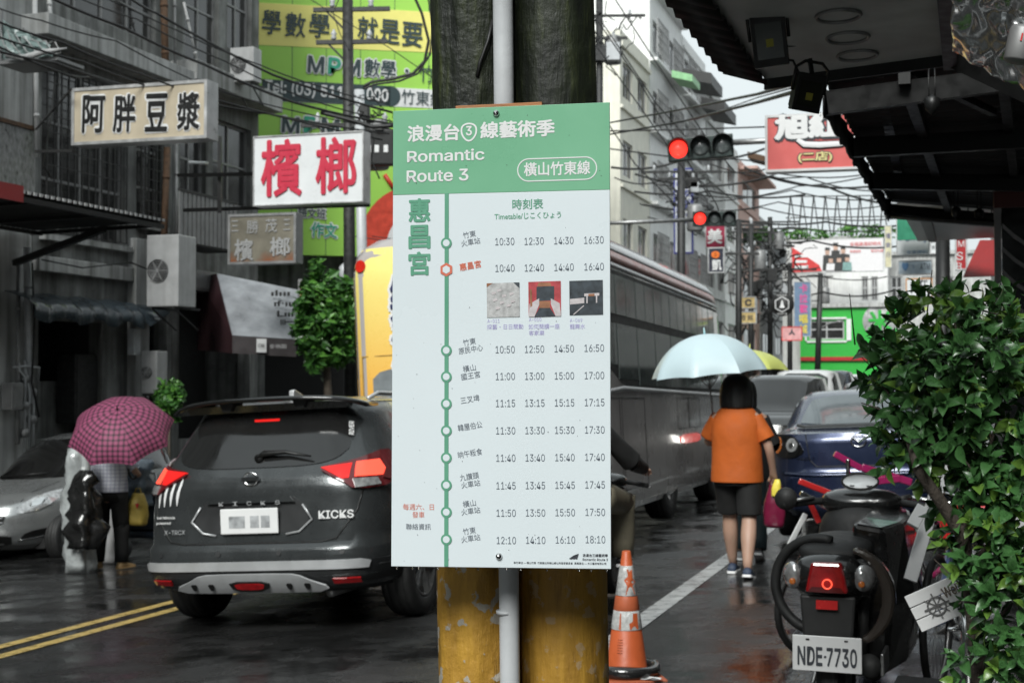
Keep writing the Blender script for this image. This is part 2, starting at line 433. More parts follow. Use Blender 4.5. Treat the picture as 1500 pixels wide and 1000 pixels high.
# ------------------------------------------------------------------ utility poles in front, pipe and timetable board
m_bark = mat('mossy_painted_pole', 0.05, 0.7, scale=4)
def _bark(t, N, L, rough=1.0):
    b = N['Principled BSDF']; tc = [n for n in N if n.type == 'TEX_COORD'][0]
    geo = N.new('ShaderNodeNewGeometry'); sep = N.new('ShaderNodeSeparateXYZ'); L.new(geo.outputs['Position'], sep.inputs[0])
    mp = N.new('ShaderNodeMapping'); mp.inputs['Scale'].default_value = (1, 1, 0.16); L.new(tc.outputs['Object'], mp.inputs[0])
    n1 = N.new('ShaderNodeTexNoise'); n1.inputs['Scale'].default_value = 34; n1.inputs['Detail'].default_value = 8; n1.inputs['Roughness'].default_value = 0.65
    n2 = N.new('ShaderNodeTexNoise'); n2.inputs['Scale'].default_value = 13; n2.inputs['Detail'].default_value = 5
    n3 = N.new('ShaderNodeTexNoise'); n3.inputs['Scale'].default_value = 26; n3.inputs['Detail'].default_value = 6
    L.new(mp.outputs[0], n1.inputs[0]); L.new(mp.outputs[0], n2.inputs[0]); L.new(tc.outputs['Object'], n3.inputs[0])
    # bare mossy wood
    c1 = N.new('ShaderNodeValToRGB'); e = c1.color_ramp.elements
    e[0].position = 0.40; e[0].color = (0.006, 0.008, 0.005, 1); e[1].position = 0.72; e[1].color = (0.055, 0.066, 0.022, 1)
    k = e.new(0.56); k.color = (0.013, 0.018, 0.007, 1)
    L.new(n1.outputs['Fac'], c1.inputs[0])
    # yellow paint with brown wear
    c2 = N.new('ShaderNodeValToRGB'); e = c2.color_ramp.elements
    e[0].position = 0.36; e[0].color = (0.035, 0.020, 0.006, 1); e[1].position = 0.66; e[1].color = (0.52, 0.29, 0.04, 1)
    k = e.new(0.48); k.color = (0.34, 0.18, 0.025, 1)
    ml = N.new('ShaderNodeMix'); ml.data_type = 'FLOAT'; ml.inputs[0].default_value = 0.5
    L.new(n1.outputs['Fac'], ml.inputs[2]); L.new(n2.outputs['Fac'], ml.inputs[3]); L.new(ml.outputs[0], c2.inputs[0])
    # peeled grey-white flakes
    fl = N.new('ShaderNodeMapRange'); fl.inputs[1].default_value = 0.585; fl.inputs[2].default_value = 0.61
    L.new(n3.outputs['Fac'], fl.inputs[0])
    fm = N.new('ShaderNodeMath'); fm.operation = 'MULTIPLY'; fm.inputs[1].default_value = rough
    L.new(fl.outputs[0], fm.inputs[0])
    mx = N.new('ShaderNodeMix'); mx.data_type = 'RGBA'; mx.inputs[7].default_value = (0.38, 0.35, 0.30, 1)
    L.new(fm.outputs[0], mx.inputs[0]); L.new(c2.outputs[0], mx.inputs[6])
    hz = N.new('ShaderNodeMapRange'); hz.inputs[1].default_value = 1.15; hz.inputs[2].default_value = 1.25
    L.new(sep.outputs[2], hz.inputs[0])
    fx = N.new('ShaderNodeMix'); fx.data_type = 'RGBA'
    L.new(hz.outputs[0], fx.inputs[0]); L.new(mx.outputs[2], fx.inputs[6]); L.new(c1.outputs[0], fx.inputs[7])
    L.new(fx.outputs[2], b.inputs['Base Color'])
    bp = N.new('ShaderNodeBump'); bp.inputs['Strength'].default_value = 0.9; bp.inputs['Distance'].default_value = 0.008 * (0.4 + 0.6 * rough)
    ad = N.new('ShaderNodeMath'); ad.operation = 'ADD'; L.new(n1.outputs['Fac'], ad.inputs[0]); L.new(n3.outputs['Fac'], ad.inputs[1])
    L.new(ad.outputs[0], bp.inputs['Height']); L.new(bp.outputs[0], b.inputs['Normal'])
    b.inputs['Roughness'].default_value = 0.5
    for l in list(L):
        if l.to_socket == b.inputs['Roughness']: L.remove(l)
tweak('mossy_painted_pole', _bark)
m_bark2 = mat('smooth_painted_pole', 0.05, 0.7, scale=4)
def _b2(t, N, L): _bark(t, N, L, 0.35)
tweak('smooth_painted_pole', _b2)
def pole_between(a, b, ra, rb, name, m, lab, rough=0.004, n=48, nz_=120, cat='utility pole'):
    """tall slightly uneven round pole through two points, extended down to the ground and up"""
    a, b = Vector(a), Vector(b); d = (a - b).normalized()
    p0 = b + d * (-(b.z - gz(b.x, b.y)) / d.z) ; p1 = a + d * 4.5
    rgs = []
    for i in range(nz_ + 1):
        t = i / nz_; c = p0.lerp(p1, t); rad = rb + (ra - rb) * min(1, t * 1.6)
        rg = []
        for k in range(n):
            an = 6.283185 * k / n
            w = noise.noise(Vector((math.cos(an) * 2.2, math.sin(an) * 2.2, c.z * 3.0 + ra * 100))) * rough * 2
            w += noise.noise(Vector((math.cos(an) * 7, math.sin(an) * 7, c.z * 5.0))) * rough
            rg.append(c - p0 + Vector((math.cos(an), math.sin(an), 0)) * (rad + w))
        rgs.append(rg)
    mb = MB(); mb.rings(rgs); o = mb.build(name, m); o.location = p0
    if lab: tag(o, lab, cat)
    return o
PD = 2.82
pole_between(P(693, 0, PD), P(702, 1000, PD), 60 / FPX * PD, 60 / FPX * PD, 'utility_pole', m_bark, 'rough mossy wooden pole with peeling yellow paint, left behind the timetable board', 0.0042)
pole_between(P(806, 0, PD + 0.03), P(826, 1000, PD + 0.03), 63 / FPX * PD, 68 / FPX * PD, 'utility_pole', m_bark2, 'smoother dark pole painted yellow below, right behind the timetable board', 0.0016)
# grey conduit
mb = MB(); a = P(736.5, 0, PD - 0.115); b = P(747, 1000, PD - 0.115); d = (a - b)
mb.tube([b - d * 0.12, b, a, a + d * 1.2], 0.0191, 20); mb.tube([P(741.6, 893, PD - 0.115), P(741.7, 898, PD - 0.115)], 0.0196, 20)
tag(mb.build('conduit_pipe', m_pipe), 'straight pale grey plastic pipe running up the front of the poles', 'pipe')
# black loop of cable on the left pole
mb = MB(); mb.tube([P(722, 30, PD - .075), P(715, 60, PD - .085), P(703, 92, PD - .085), P(699, 112, PD - .083)], 0.0035, 8)
tag(mb.build('cable_end', m_wire), 'short black cable end hanging beside the grey pipe on the mossy pole', 'cable')
# wooden backing strip + board
DL, DR = 2.62, 2.556
TLp, TRp, BLp, BRp = P(576, 163, DL + .012), P(893, 150, DR + .012), P(573, 829, DL - .012), P(895, 833, DR - .012)
bx = ((TRp - TLp) + (BRp - BLp)).normalized(); bzv = ((TLp - BLp) + (TRp - BRp)); by = bzv.cross(bx).normalized(); bz_ = bx.cross(by).normalized()
Cb = (TLp + TRp + BLp + BRp) / 4
Mb = Matrix((bx, by, bz_)).transposed()
board = thing('timetable_board', 'large green and white bus timetable board fixed across two poles', 'timetable', Cb, rot=Mb.to_euler())
m_bwhite = mat('board_white', (0.65, 0.71, 0.74), 0.3, var=0.015, scale=2, bump=0.02, bscale=200)
m_bgreen = mat('board_green', (0.165, 0.41, 0.25), 0.32, var=0.03, scale=4)
m_bg2 = mat('board_line_green', (0.11, 0.32, 0.21), 0.35, var=0.05)
m_red_ink = mat('orange_red_ink', (0.62, 0.16, 0.10), 0.4, var=0.05)
m_lilac = mat('lilac_ink', (0.40, 0.36, 0.62), 0.4, var=0.05)
m_wink = mat('white_ink', 0.70, 0.4, var=0.02)
m_grink = mat('grey_ink', (0.10, 0.12, 0.15), 0.5, var=0.05)
def B(px, py, y=0.0): return px_local(board, px, py, y)
cs_ = [B(576, 163), B(893, 150), B(895, 833), B(573, 829)]
gl, gr = B(575.6, 286), B(893.3, 278)
mb = MB(); mb.prism([cs_[3], cs_[2], gr, gl], 0, 0.006); mb.build('panel', m_bwhite, board, bevel=0.0008)
mb = MB(); mb.prism([(gl[0], gl[1] + .0001), (gr[0], gr[1] + .0001), cs_[1], cs_[0]], -0.0006, 0.006); mb.build('header', m_bgreen, board, bevel=0.0006)
def T(body, cx, cy, w, h, m=m_grink, bold=0.0, rot=0.0, name='lettering', y=-0.0006):
    x, z = B(cx, cy); sc = (cs_[1][0] - cs_[0][0]) / 318.0
    return text_at(body, board, m, x, z, w * sc, h * sc, y=y, rot=rot, bold=bold, name=name, extrude=0.0002)
yt = -0.0010
T('浪漫台', 635, 195, 78, 25, m_wink, 0.03, y=yt, name='title_lettering'); T('線藝術季', 758, 189.5, 109, 25, m_wink, 0.03, y=yt, name='title_lettering')
T('3', 687, 192, 9, 14, m_wink, 0.03, y=yt, name='title_lettering')
mb = MB()
def outline(mb, pts, wid, y, closed=True):
    pts = [Vector((a, b)) for a, b in pts]; n = len(pts); inn = []; outp = []
    for i in range(n):
        p0 = pts[(i - 1) % n]; p2 = pts[(i + 1) % n]; t = (p2 - p0).normalized(); nn = Vector((-t.y, t.x))
        inn.append(pts[i] + nn * wid / 2); outp.append(pts[i] - nn * wid / 2)
    vs_ = [(p.x, y, p.y) for p in inn] + [(p.x, y, p.y) for p in outp]
    mb.add(vs_, [(i, (i + 1) % n, (i + 1) % n + n, i + n) for i in range(n if closed else n - 1)])
k = 1 / 790.0
cx, cz = B(687, 193)
outline(mb, [(cx + math.cos(a) * 11 * k * (1 - .22 * max(0, -math.sin(a)) ** 1.3), cz + (math.sin(a) * 13.5 if math.sin(a) < 0 else math.sin(a) ** .7 * 10.5 + 1) * k) for a in [6.283 * i / 28 for i in range(28)]], 2.4 * k, yt)
mb.build('route_shield', m_wink, board, solid=0.0006)
T('Romantic', 653, 228, 115, 17, m_wink, 0.022, y=yt, name='title_lettering'); T('Route 3', 641, 257.5, 92, 17.5, m_wink, 0.022, y=yt, name='title_lettering')
T('橫山竹東線', 816, 247, 96, 20, m_wink, 0.02, y=yt, name='title_lettering')
mb = MB(); cx, cz = B(816, 248); pts = []
for i in range(16): a = -math.pi / 2 + math.pi * i / 15; pts.append((cx + (41 + 16 * math.cos(a)) * k, cz + 16 * math.sin(a) * k))
for i in range(16): a = math.pi / 2 + math.pi * i / 15; pts.append((cx + (-41 + 16 * math.cos(a)) * k, cz + 16 * math.sin(a) * k))
outline(mb, pts, 1.6 * k, yt); mb.build('rounded_frame', m_wink, board, solid=0.0006)
for i, ch in enumerate('惠昌宮'): T(ch, 614.5, (308, 347, 386)[i], 33, 35, m_bg2, 0.03, name='stop_name')
T('時刻表', 773, 299, 45, 15, m_bg2, 0.012); T('Timetable/じこくひょう', 773, 316, 97, 9.5, m_bg2, 0.01)
mb = MB(); a = B(654.5, 283); b = B(653.8, 829); mb.prism([(b[0] - 3 * k, b[1]), (b[0] + 3 * k, b[1]), (a[0] + 3 * k, a[1]), (a[0] - 3 * k, a[1])], -0.0012, 0.0001)
mb.build('route_line', m_bg2, board)
rows = [(356, '竹東\n火車站', ('10:30', '12:30', '14:30', '16:30'), 353), (395, '惠昌宮', ('10:40', '12:40', '14:40', '16:40'), 392),
        (513, '竹東\n原民中心', ('10:50', '12:50', '14:50', '16:50'), 511), (551.5, '橫山\n國王宮', ('11:00', '13:00', '15:00', '17:00'), 550.5),
        (591, '三叉埤', ('11:15', '13:15', '15:15', '17:15'), 590), (630.5, '韓屋伯公', ('11:30', '13:30', '15:30', '17:30'), 630),
        (670, '晌午粄食', ('11:40', '13:40', '15:40', '17:40'), 670), (710, '九讚頭\n火車站', ('11:45', '13:45', '15:45', '17:45'), 710.5),
        (749.5, '橫山\n火車站', ('11:50', '13:50', '15:50', '17:50'), 750.5), (789.5, '竹東\n火車站', ('12:10', '14:10', '16:10', '18:10'), 790.5)]
for i, (y, nm, ts, ty) in enumerate(rows):
    cx, cz = B(654, y)
    if i != 1:
        mb = MB(); mb.lathe([(0.0001, 0), (8 * k, 0)], (cx, -0.0016, cz), 28, 'y'); mb.build('stop_marker', m_bg2, board)
        mb = MB(); mb.lathe([(0.0001, 0), (5 * k, 0)], (cx, -0.0021, cz), 28, 'y'); mb.build('stop_marker', m_bwhite, board)
    else:
        mb = MB(); mb.lathe([(0.0001, 0), (10 * k, 0)], (cx, -0.0016, cz), 6, 'y', smooth=False); mb.build('stop_marker', m_red_ink, board)
        mb = MB(); mb.lathe([(0.0001, 0), (6 * k, 0)], (cx, -0.0021, cz), 6, 'y', smooth=False); mb.build('stop_marker', m_bwhite, board)
    if i == 1: T(nm, 689, 389, 32, 11, m_red_ink, 0.02, -0.16)
    else:
        ls = nm.split('\n'); w1 = {2: 19, 3: 28, 4: 36}
        if len(ls) == 2:
            T(ls[0], 687.5, y - 12.5, w1[len(ls[0])], 9.5, m_grink, 0, -0.16); T(ls[1], 689.5, y - 1.5, w1[len(ls[1])], 9.5, m_grink, 0, -0.16)
        else: T(nm, 688.5, y - 6.5, w1[len(nm)], 10, m_grink, 0, -0.16)
    for j, t_ in enumerate(ts): T(t_, (739.5, 782.5, 826, 870)[j] + i * 0.25, ty + (.8, .2, -.6, -1.4)[j] * (1 if i < 3 else .6), 28, 10.5, m_grink, 0.0)
T('每週六、日', 613, 742, 46, 9, m_red_ink); T('發車', 613, 753.5, 18, 9, m_red_ink); T('聯絡資訊', 613, 771, 37, 9, m_grink)
T('A-011', 723, 470, 18, 5, m_lilac); T('A-010', 784, 468, 18, 5, m_lilac); T('A-069', 844, 469, 18, 5, m_lilac)
T('採藝・日日關動', 740, 478.5, 53, 7.5, m_lilac); T('如何閱讀一座', 797, 478, 45, 7.5, m_lilac); T('客家廟', 786, 487.5, 22, 7, m_lilac); T('龍舞水', 846, 478, 22, 7.5, m_lilac)
T('浪漫台三線藝術季', 872, 813, 36, 4.6, m_ink, 0.02); T('Romantic Route 3', 872, 819, 36, 3.6, m_ink, 0.02)
T('執行單位 — 橫山竹東  竹東鎮公所橫山鄉公所客家委員會  策展單位 — 大工藝術有限公司', 820, 824.3, 133, 3.4, m_ink, 0.01)
mb = MB()
for q in range(3): 
    a = [B(833.5 + q * 4, 817.5), B(837.5 + q * 4, 818.5), B(845 + q * 1.5, 811 - q * .5), B(840 + q * 1.5, 813)]
    mb.add([(x, -0.0012, z) for x, z in a], [(0, 1, 2, 3)])
mb.build('logo_mark', m_ink, board)
# three small printed pictures
mg = [mat('print_grey_relief', 0.42, 0.5, var=0.35, scale=90), mat('print_dark', (0.03, 0.04, 0.05), 0.5, var=0.6, scale=60), mat('print_red', (0.42, 0.05, 0.06), 0.5, var=0.3, scale=60), mat('print_pale', (0.5, 0.46, 0.47), 0.5, var=0.2, scale=70), mat('print_brown', (0.28, 0.12, 0.06), 0.5, var=0.3, scale=60)]
def pic(pxs, base, items):
    mb = MB(); ps = [B(*q) for q in pxs]; mb.add([(x, -0.0012, z) for x, z in ps], [(0, 1, 2, 3)], base)
    for j, (q, mi) in enumerate(items):
        ps = [B(*w) for w in q]; mb.add([(x, -0.00145 - j * 0.00007, z) for x, z in ps], [tuple(range(len(ps)))], mi)
    mb.build('printed_photo', mg, board)
pic([(713, 415), (761, 413.5), (761.5, 464), (713.5, 465)], 0, [([(713, 415), (722, 414.6), (713, 421)], 4), ([(752, 413.8), (761, 413.5), (761, 422)], 1)] +
    [([(718 + dx, 424 + dy), (724 + dx, 423 + dy), (725 + dx, 426 + dy), (719 + dx, 428 + dy)], 3) for dx, dy in ((2, 4), (10, 0), (17, 8), (28, 5), (4, 14), (14, 18), (24, 22), (8, 26), (30, 16))])
pic([(774, 413), (821.5, 411.5), (822, 463), (774.5, 464)], 2, [([(786, 420), (812, 419), (812, 440), (786, 441)], 1), ([(789, 414), (806, 413.6), (808, 419), (787, 419.5)], 4),
    ([(774.5, 464), (776, 445), (790, 437), (790, 446), (783, 464)], 3), ([(822, 463), (820, 444), (807, 437), (807, 445), (814, 463)], 3),
    ([(783, 464), (790, 451), (806, 451), (814, 463)], 1), ([(790, 441), (806, 441), (806, 451), (790, 451)], 4), ([(776, 424), (779, 424), (780, 448), (777, 450)], 4)])
pic([(834, 411.5), (883, 410), (883.5, 460.5), (834.5, 461.5)], 1, [([(835, 438), (856, 436), (856, 444), (835, 446)], 3), ([(856, 430), (878, 429), (878, 433), (856, 434)], 3),
    ([(859, 434), (861, 434), (861, 444), (859, 444)], 3), ([(873, 433), (875, 433), (875, 443), (873, 444)], 3), ([(862, 430.5), (871, 430), (871, 433.5), (862, 434)], 4),
    ([(839, 461), (841, 461), (856, 448), (855, 447)], 3)])
for (px, py) in ((727, 166.5), (731, 814)):
    x, z = B(px, py); mb = MB(); mb.lathe([(0.0062, -0.001), (0.0062, -0.003), (0.0045, -0.006), (0.0001, -0.0075)], (x, 0, z), 16, 'y'); mb.build('screw', m_chrome, board)
m_plank = mat('orange_plywood', (0.36, 0.15, 0.06), 0.7, var=0.3, scale=12, bump=0.2, stretch=(1, 4, 6))
plank = MB(); a0, a1 = B(666, 154), B(793, 148)
for kk in (0,):
    plank.prism([(a0[0], a0[1] - 0.05), (a1[0], a1[1] - 0.05), (a1[0], a1[1]), (a0[0], a0[1])], 0.0075, 0.028)
pk = plank.build('wooden_strip', m_plank, bevel=0.001); pk.location = board.location; pk.rotation_euler = board.rotation_euler
tag(pk, 'orange brown plywood strip just above the timetable board', 'wooden strip')
# water drops along the lower rim
m_drop = mat('water_drop', 0.6, 0.03, trans=1.0, var=0.02)
mb = MB()
for px in (581, 604, 613, 641, 668, 700, 742, 762, 801, 848, 866, 889):
    x, z = B(px, 830.5 + (px - 573) * .012 - .3); mb.lathe([(0.0001, 0.0015), (0.0016, 0), (0.002, -0.0022), (0.0001, -0.0045)], (x, 0.001, z), 8)
for i in range(46):
    x = random.uniform(cs_[3][0] + .004, cs_[2][0] - .004); z = random.uniform(cs_[3][1] + .01, cs_[0][1] - .012)
    r = random.uniform(0.0005, 0.001); mb.lathe([(r, 0.0), (r * .8, -r * .5), (0.0001, -r * .8)], (x, -0.0007, z), 6, 'y')
stuff(mb.build('water_drops', m_drop, board))
# ------------------------------------------------------------------ vehicles: a shell of rings, panels laid on it
class Shell:
    def __init__(s, levels, N=88):      # levels: z, half width, y rear, y front, rear exponent, front exponent
        s.L = levels; s.N = N; s.cache = {}
    def at(s, z):
        L = s.L
        if z <= L[0][0]: return L[0][1:]
        for a, b in zip(L, L[1:]):
            if z <= b[0]:
                t = (z - a[0]) / max(1e-6, b[0] - a[0]); return tuple(p + (q - p) * t for p, q in zip(a[1:], b[1:]))
        return L[-1][1:]
    def ring(s, z):
        w, yr, yf, nr, nf = s.at(z); yc = (yr + yf) / 2; h = (yf - yr) / 2; out_ = []
        for k in range(s.N):
            a = -math.pi / 2 + 6.2831853 * k / s.N; c, d = math.cos(a), math.sin(a); n = nr if d < 0 else nf
            out_.append(Vector((w * math.copysign(abs(c) ** (2 / n), c), yc + h * math.copysign(abs(d) ** (2 / n), d), z)))
        return out_
    def side(s, y, z, sg=1):
        w, yr, yf, nr, nf = s.at(z); yc = (yr + yf) / 2; h = (yf - yr) / 2; q = min(1, abs(y - yc) / h); n = nr if y < yc else nf
        return Vector((sg * w * max(0, 1 - q ** n) ** (1 / n), y, z))
    def poly(s, z, end):
        key = (round(z, 4), end)
        if key in s.cache: return s.cache[key]
        w, yr, yf, nr, nf = s.at(z); yc = (yr + yf) / 2; h = (yf - yr) / 2; n = nr if end == 'rear' else nf
        pts = []; K = 160
        for k in range(K + 1):
            a = math.pi / 2 * k / K; c, d = math.sin(a) ** (2 / n), math.cos(a) ** (2 / n)
            pts.append((w * c, yc - h * d if end == 'rear' else yc + h * d))
        cum = [0]
        for a, b in zip(pts, pts[1:]): cum.append(cum[-1] + math.hypot(a[0] - b[0], a[1] - b[1]))
        s.cache[key] = (pts, cum); return s.cache[key]
    def sp(s, a, z, end='rear'):
        pts, cum = s.poly(z, end); t = abs(a); lo = 0
        if t >= cum[-1]: q = pts[-1]
        else:
            lo = 0; hi = len(cum) - 1
            while hi - lo > 1:
                m = (lo + hi) // 2
                if cum[m] > t: hi = m
                else: lo = m
            f = (t - cum[lo]) / max(1e-9, cum[hi] - cum[lo]); q = (pts[lo][0] + (pts[hi][0] - pts[lo][0]) * f, pts[lo][1] + (pts[hi][1] - pts[lo][1]) * f)
        return Vector((math.copysign(q[0], a), q[1], z))
    def on(s, a, z, end, off):
        f = (lambda p, q: s.sp(p, q, end)) if end in ('rear', 'front') else (lambda p, q: s.side(p, q, 1 if end == 'right' else -1))
        e = 0.012; p = f(a, z); n = (f(a + e, z) - f(a - e, z)).cross(f(a, z + e) - f(a, z - e))
        if n.length < 1e-9: return p
        n.normalize(); w, yr, yf, _, _ = s.at(z); c = Vector((0, (yr + yf) / 2, z - 0.05))
        if n.dot(p - c) < 0: n = -n
        return p + n * off
    def body(s, name, m, parent, arches=(), zs=None, rad=0.36, bevel=0):
        zz = zs or sorted(set([l[0] for l in s.L] + [a[0] + (b[0] - a[0]) * k / 3 for a, b in zip(s.L, s.L[1:]) for k in (1, 2) if b[0] - a[0] > 0.06]))
        mb = MB(); mb.rings([s.ring(z) for z in zz]); o = mb.build(name, m, parent)
        if arches:
            cut = MB()
            for y, z, r_ in arches:
                cut.lathe([(r_, -3), (r_, 3)], (0, y, z), 36, 'x')
            c = cut.build('cutter', m); md = o.modifiers.new('arch', 'BOOLEAN'); md.object = c; md.operation = 'DIFFERENCE'; md.solver = 'EXACT'
            bpy.context.view_layer.update()
            me = bpy.data.meshes.new_from_object(o.evaluated_get(bpy.context.evaluated_depsgraph_get()))
            o.modifiers.clear(); o.data = me; me.name = name; bpy.data.objects.remove(c)
            for p in me.polygons: p.use_smooth = abs(p.normal.x) < 2 and len(p.vertices) <= 4
            try: me.set_sharp_from_angle(angle=R(38))
            except Exception: pass
        return o
def chaikin(pts, it=2, f=0.25):
    for _ in range(it):
        q = []
        for i in range(len(pts)):
            a, b = pts[i], pts[(i + 1) % len(pts)]
            q += [(a[0] + (b[0] - a[0]) * f, a[1] + (b[1] - a[1]) * f), (a[0] + (b[0] - a[0]) * (1 - f), a[1] + (b[1] - a[1]) * (1 - f))]
        pts = q
    return pts
def panel(sh, outl, m, name, parent, end='rear', off=0.006, th=0.012, smooth=1, step=0.09, f=0.2):
    pts = chaikin(outl, smooth, f) if smooth else outl
    bm = bmesh.new(); vs_ = [bm.verts.new((a, 0, b)) for a, b in pts]; bm.faces.new(vs_)
    for ax in (0, 2):
        lo = min(v.co[ax] for v in bm.verts); hi = max(v.co[ax] for v in bm.verts); n = int((hi - lo) / step)
        for i in range(1, n + 1):
            co = [0, 0, 0]; co[ax] = lo + (hi - lo) * i / (n + 1); no = [0, 0, 0]; no[ax] = 1
            bmesh.ops.bisect_plane(bm, geom=bm.verts[:] + bm.edges[:] + bm.faces[:], dist=1e-6, plane_co=co, plane_no=no)
    bmesh.ops.triangulate(bm, faces=[f_ for f_ in bm.faces if len(f_.verts) > 4])
    for v in bm.verts: v.co = sh.on(v.co.x, v.co.z, end, off)
    ctr = Vector((0, (sh.at(.8)[1] + sh.at(.8)[2]) / 2, .8))
    bmesh.ops.recalc_face_normals(bm, faces=bm.faces)
    f0 = max(bm.faces, key=lambda q: q.calc_area())
    if f0.normal.dot(f0.calc_center_median() - ctr) < 0: bmesh.ops.reverse_faces(bm, faces=bm.faces)
    bm.normal_update()
    for f_ in bm.faces: f_.smooth = True
    bd = [e for e in bm.edges if e.is_boundary]
    for e in bd: e.smooth = False
    nrm = {v: v.normal.copy() for e in bd for v in e.verts}; nv = {v: bm.verts.new(v.co - nrm[v] * th) for v in nrm}
    for e in bd:
        l = e.link_loops[0]; v0, v1 = l.vert, l.link_loop_next.vert
        f_ = bm.faces.new((v1, v0, nv[v0], nv[v1])); f_.smooth = False
    me = bpy.data.meshes.new(name); bm.to_mesh(me); bm.free(); me.materials.append(m)
    o = bpy.data.objects.new(name, me); COL.objects.link(o); o.parent = parent
    return o
def strip(sh, pts, w, m, name, parent, end='rear', off=0.004, step=0.06):
    """narrow band following a path on the shell"""
    dense = []
    for a, b in zip(pts, pts[1:]):
        n = max(1, int(math.hypot(a[0] - b[0], a[1] - b[1]) / step))
        dense += [(a[0] + (b[0] - a[0]) * k / n, a[1] + (b[1] - a[1]) * k / n) for k in range(n)]
    dense.append(pts[-1]); mb = MB(); P3 = []
    for i, p in enumerate(dense):
        q0 = dense[max(0, i - 1)]; q1 = dense[min(len(dense) - 1, i + 1)]; d = Vector((q1[0] - q0[0], q1[1] - q0[1])).normalized()
        n = Vector((-d.y, d.x)) * w / 2
        P3.append(sh.on(p[0] - n.x, p[1] - n.y, end, off)); P3.append(sh.on(p[0] + n.x, p[1] + n.y, end, off))
    mb.sheet(P3, 2); return mb.build(name, m, parent, solid=0.003)
_wm = {}
def wheel(parent, x, y, r, w=0.2, face=1, m_rim=None, spokes=5, name='wheel'):
    key = (round(r, 3), w, m_rim.name if m_rim else '', spokes, face)
    if key not in _wm:
        t = MB(); rr = r * 0.62
        t.lathe([(rr, -w / 2 + .02), (rr + .02, -w / 2), (r * .93, -w / 2), (r * .985, -w / 2 + .025), (r, -w * .28), (r * .985, -w * .26), (r, -w * .24), (r, -.01), (r * .985, 0), (r, .01), (r, w * .24), (r * .985, w * .26), (r, w * .28), (r * .985, w / 2 - .025), (r * .93, w / 2), (rr + .02, w / 2), (rr, w / 2 - .02), (rr, -w / 2 + .02)], n=36, axis='x')
        q = MB(); s_ = w / 2 * face
        q.lathe([(rr, s_ - .03 * face), (rr, s_ - .012 * face), (rr * .93, s_ - .008 * face), (rr * .9, s_ - .03 * face)], n=30, axis='x')
        q.lathe([(.055, s_ - .05 * face), (.05, s_ - .02 * face), (.0001, s_ - .016 * face)], n=16, axis='x')
        for k in range(spokes):
            for da in (-.13, .13):
                a = 6.283 * k / spokes + da
                q.bar((s_ - .035 * face, .04 * math.cos(a), .04 * math.sin(a)), (s_ - .02 * face, rr * .93 * math.cos(a * 1), rr * .93 * math.sin(a)), .022, .034)
        q.lathe([(.0001, s_ - .1 * face), (rr * .92, s_ - .09 * face)], n=24, axis='x', mi=1)
        _wm[key] = (t.mesh('tyre', m_rubber), q.mesh('rim', [m_rim or m_steel, m_black]))
    a = bpy.data.objects.new(name, _wm[key][0]); b = bpy.data.objects.new('rim', _wm[key][1])
    for o in (a, b): COL.objects.link(o)
    a.parent = parent; a.location = (x, y, r); b.parent = a
    return a
def mirrored(fn):
    for sg in (1, -1): fn(sg)
def flip(pts): return [(-a, b) for a, b in pts][::-1]

# ---- dark grey crossover
m_kicks = mat('dark_grey_car_paint', (0.058, 0.063, 0.065), 0.26, metal=0.55, var=0.12, scale=3, coat=0.6, bump=0.10, bscale=130)
m_clad = mat('black_cladding', (0.016, 0.017, 0.018), 0.5, var=0.15)
m_silv = mat('satin_silver_trim', (0.52, 0.53, 0.54), 0.38, metal=0.45, var=0.1)
KX = Shell([(.26, .80, .16, 4.12, 6, 4), (.30, .90, .06, 4.24, 7, 4), (.38, .93, .012, 4.28, 7.5, 4), (.50, .945, .0, 4.29, 7.5, 3.6), (.565, .945, .012, 4.28, 7.5, 3.6), (.60, .94, .05, 4.27, 7.5, 3.5),
            (.80, .94, .075, 4.24, 7.5, 3.5), (.96, .93, .08, 4.12, 7, 3.4), (1.03, .905, .10, 3.8, 6.5, 3.2), (1.10, .87, .15, 3.15, 6, 3), (1.20, .82, .22, 2.95, 5.6, 3), (1.34, .755, .32, 2.68, 5.2, 3.2),
            (1.47, .685, .40, 2.42, 5, 3.5), (1.525, .64, .43, 2.25, 5, 3.5), (1.56, .54, .56, 2.05, 4.4, 3), (1.575, .36, .85, 1.8, 3, 3)])
kp = P(368, 905, 9.5)
kicks = thing('parked_car', 'dark grey crossover seen from behind with lit red brake lights and claw mark stickers', 'car', G(kp.x, kp.y), -YAW)
KX.body('body', m_kicks, kicks, arches=((.86, .34, .39), (3.45, .34, .39)))
panel(KX, [(-.60, 1.15), (-.50, 1.115), (-.3, 1.10), (.3, 1.10), (.50, 1.115), (.60, 1.15), (.665, 1.22), (.60, 1.38), (.53, 1.475), (-.53, 1.475), (-.60, 1.38), (-.665, 1.22)], m_glass, 'rear_window', kicks, off=.006)
for k, e in enumerate(('right', 'left')):
    for o_ in ([(.62, 1.12), (1.42, 1.11), (1.42, 1.46), (1.0, 1.44), (.72, 1.25)], [(1.5, 1.11), (2.9, 1.10), (2.6, 1.33), (2.38, 1.45), (1.5, 1.47)]):
        panel(KX, o_, m_glass, 'side_window', kicks, end=e, off=.006)
    strip(KX, [(1.46, .42), (1.46, 1.10)], .008, m_black, 'door_seam', kicks, end=e); strip(KX, [(2.5, .42), (2.5, 1.10)], .008, m_black, 'door_seam', kicks, end=e)
    strip(KX, [(.2, .36), (4.0, .36)], .16, m_clad, 'sill_cladding', kicks, end=e, off=.012)
panel(KX, [(-.62, 1.12), (.62, 1.12), (.52, 1.47), (-.52, 1.47)], m_glass, 'windscreen', kicks, end='front', off=.006)
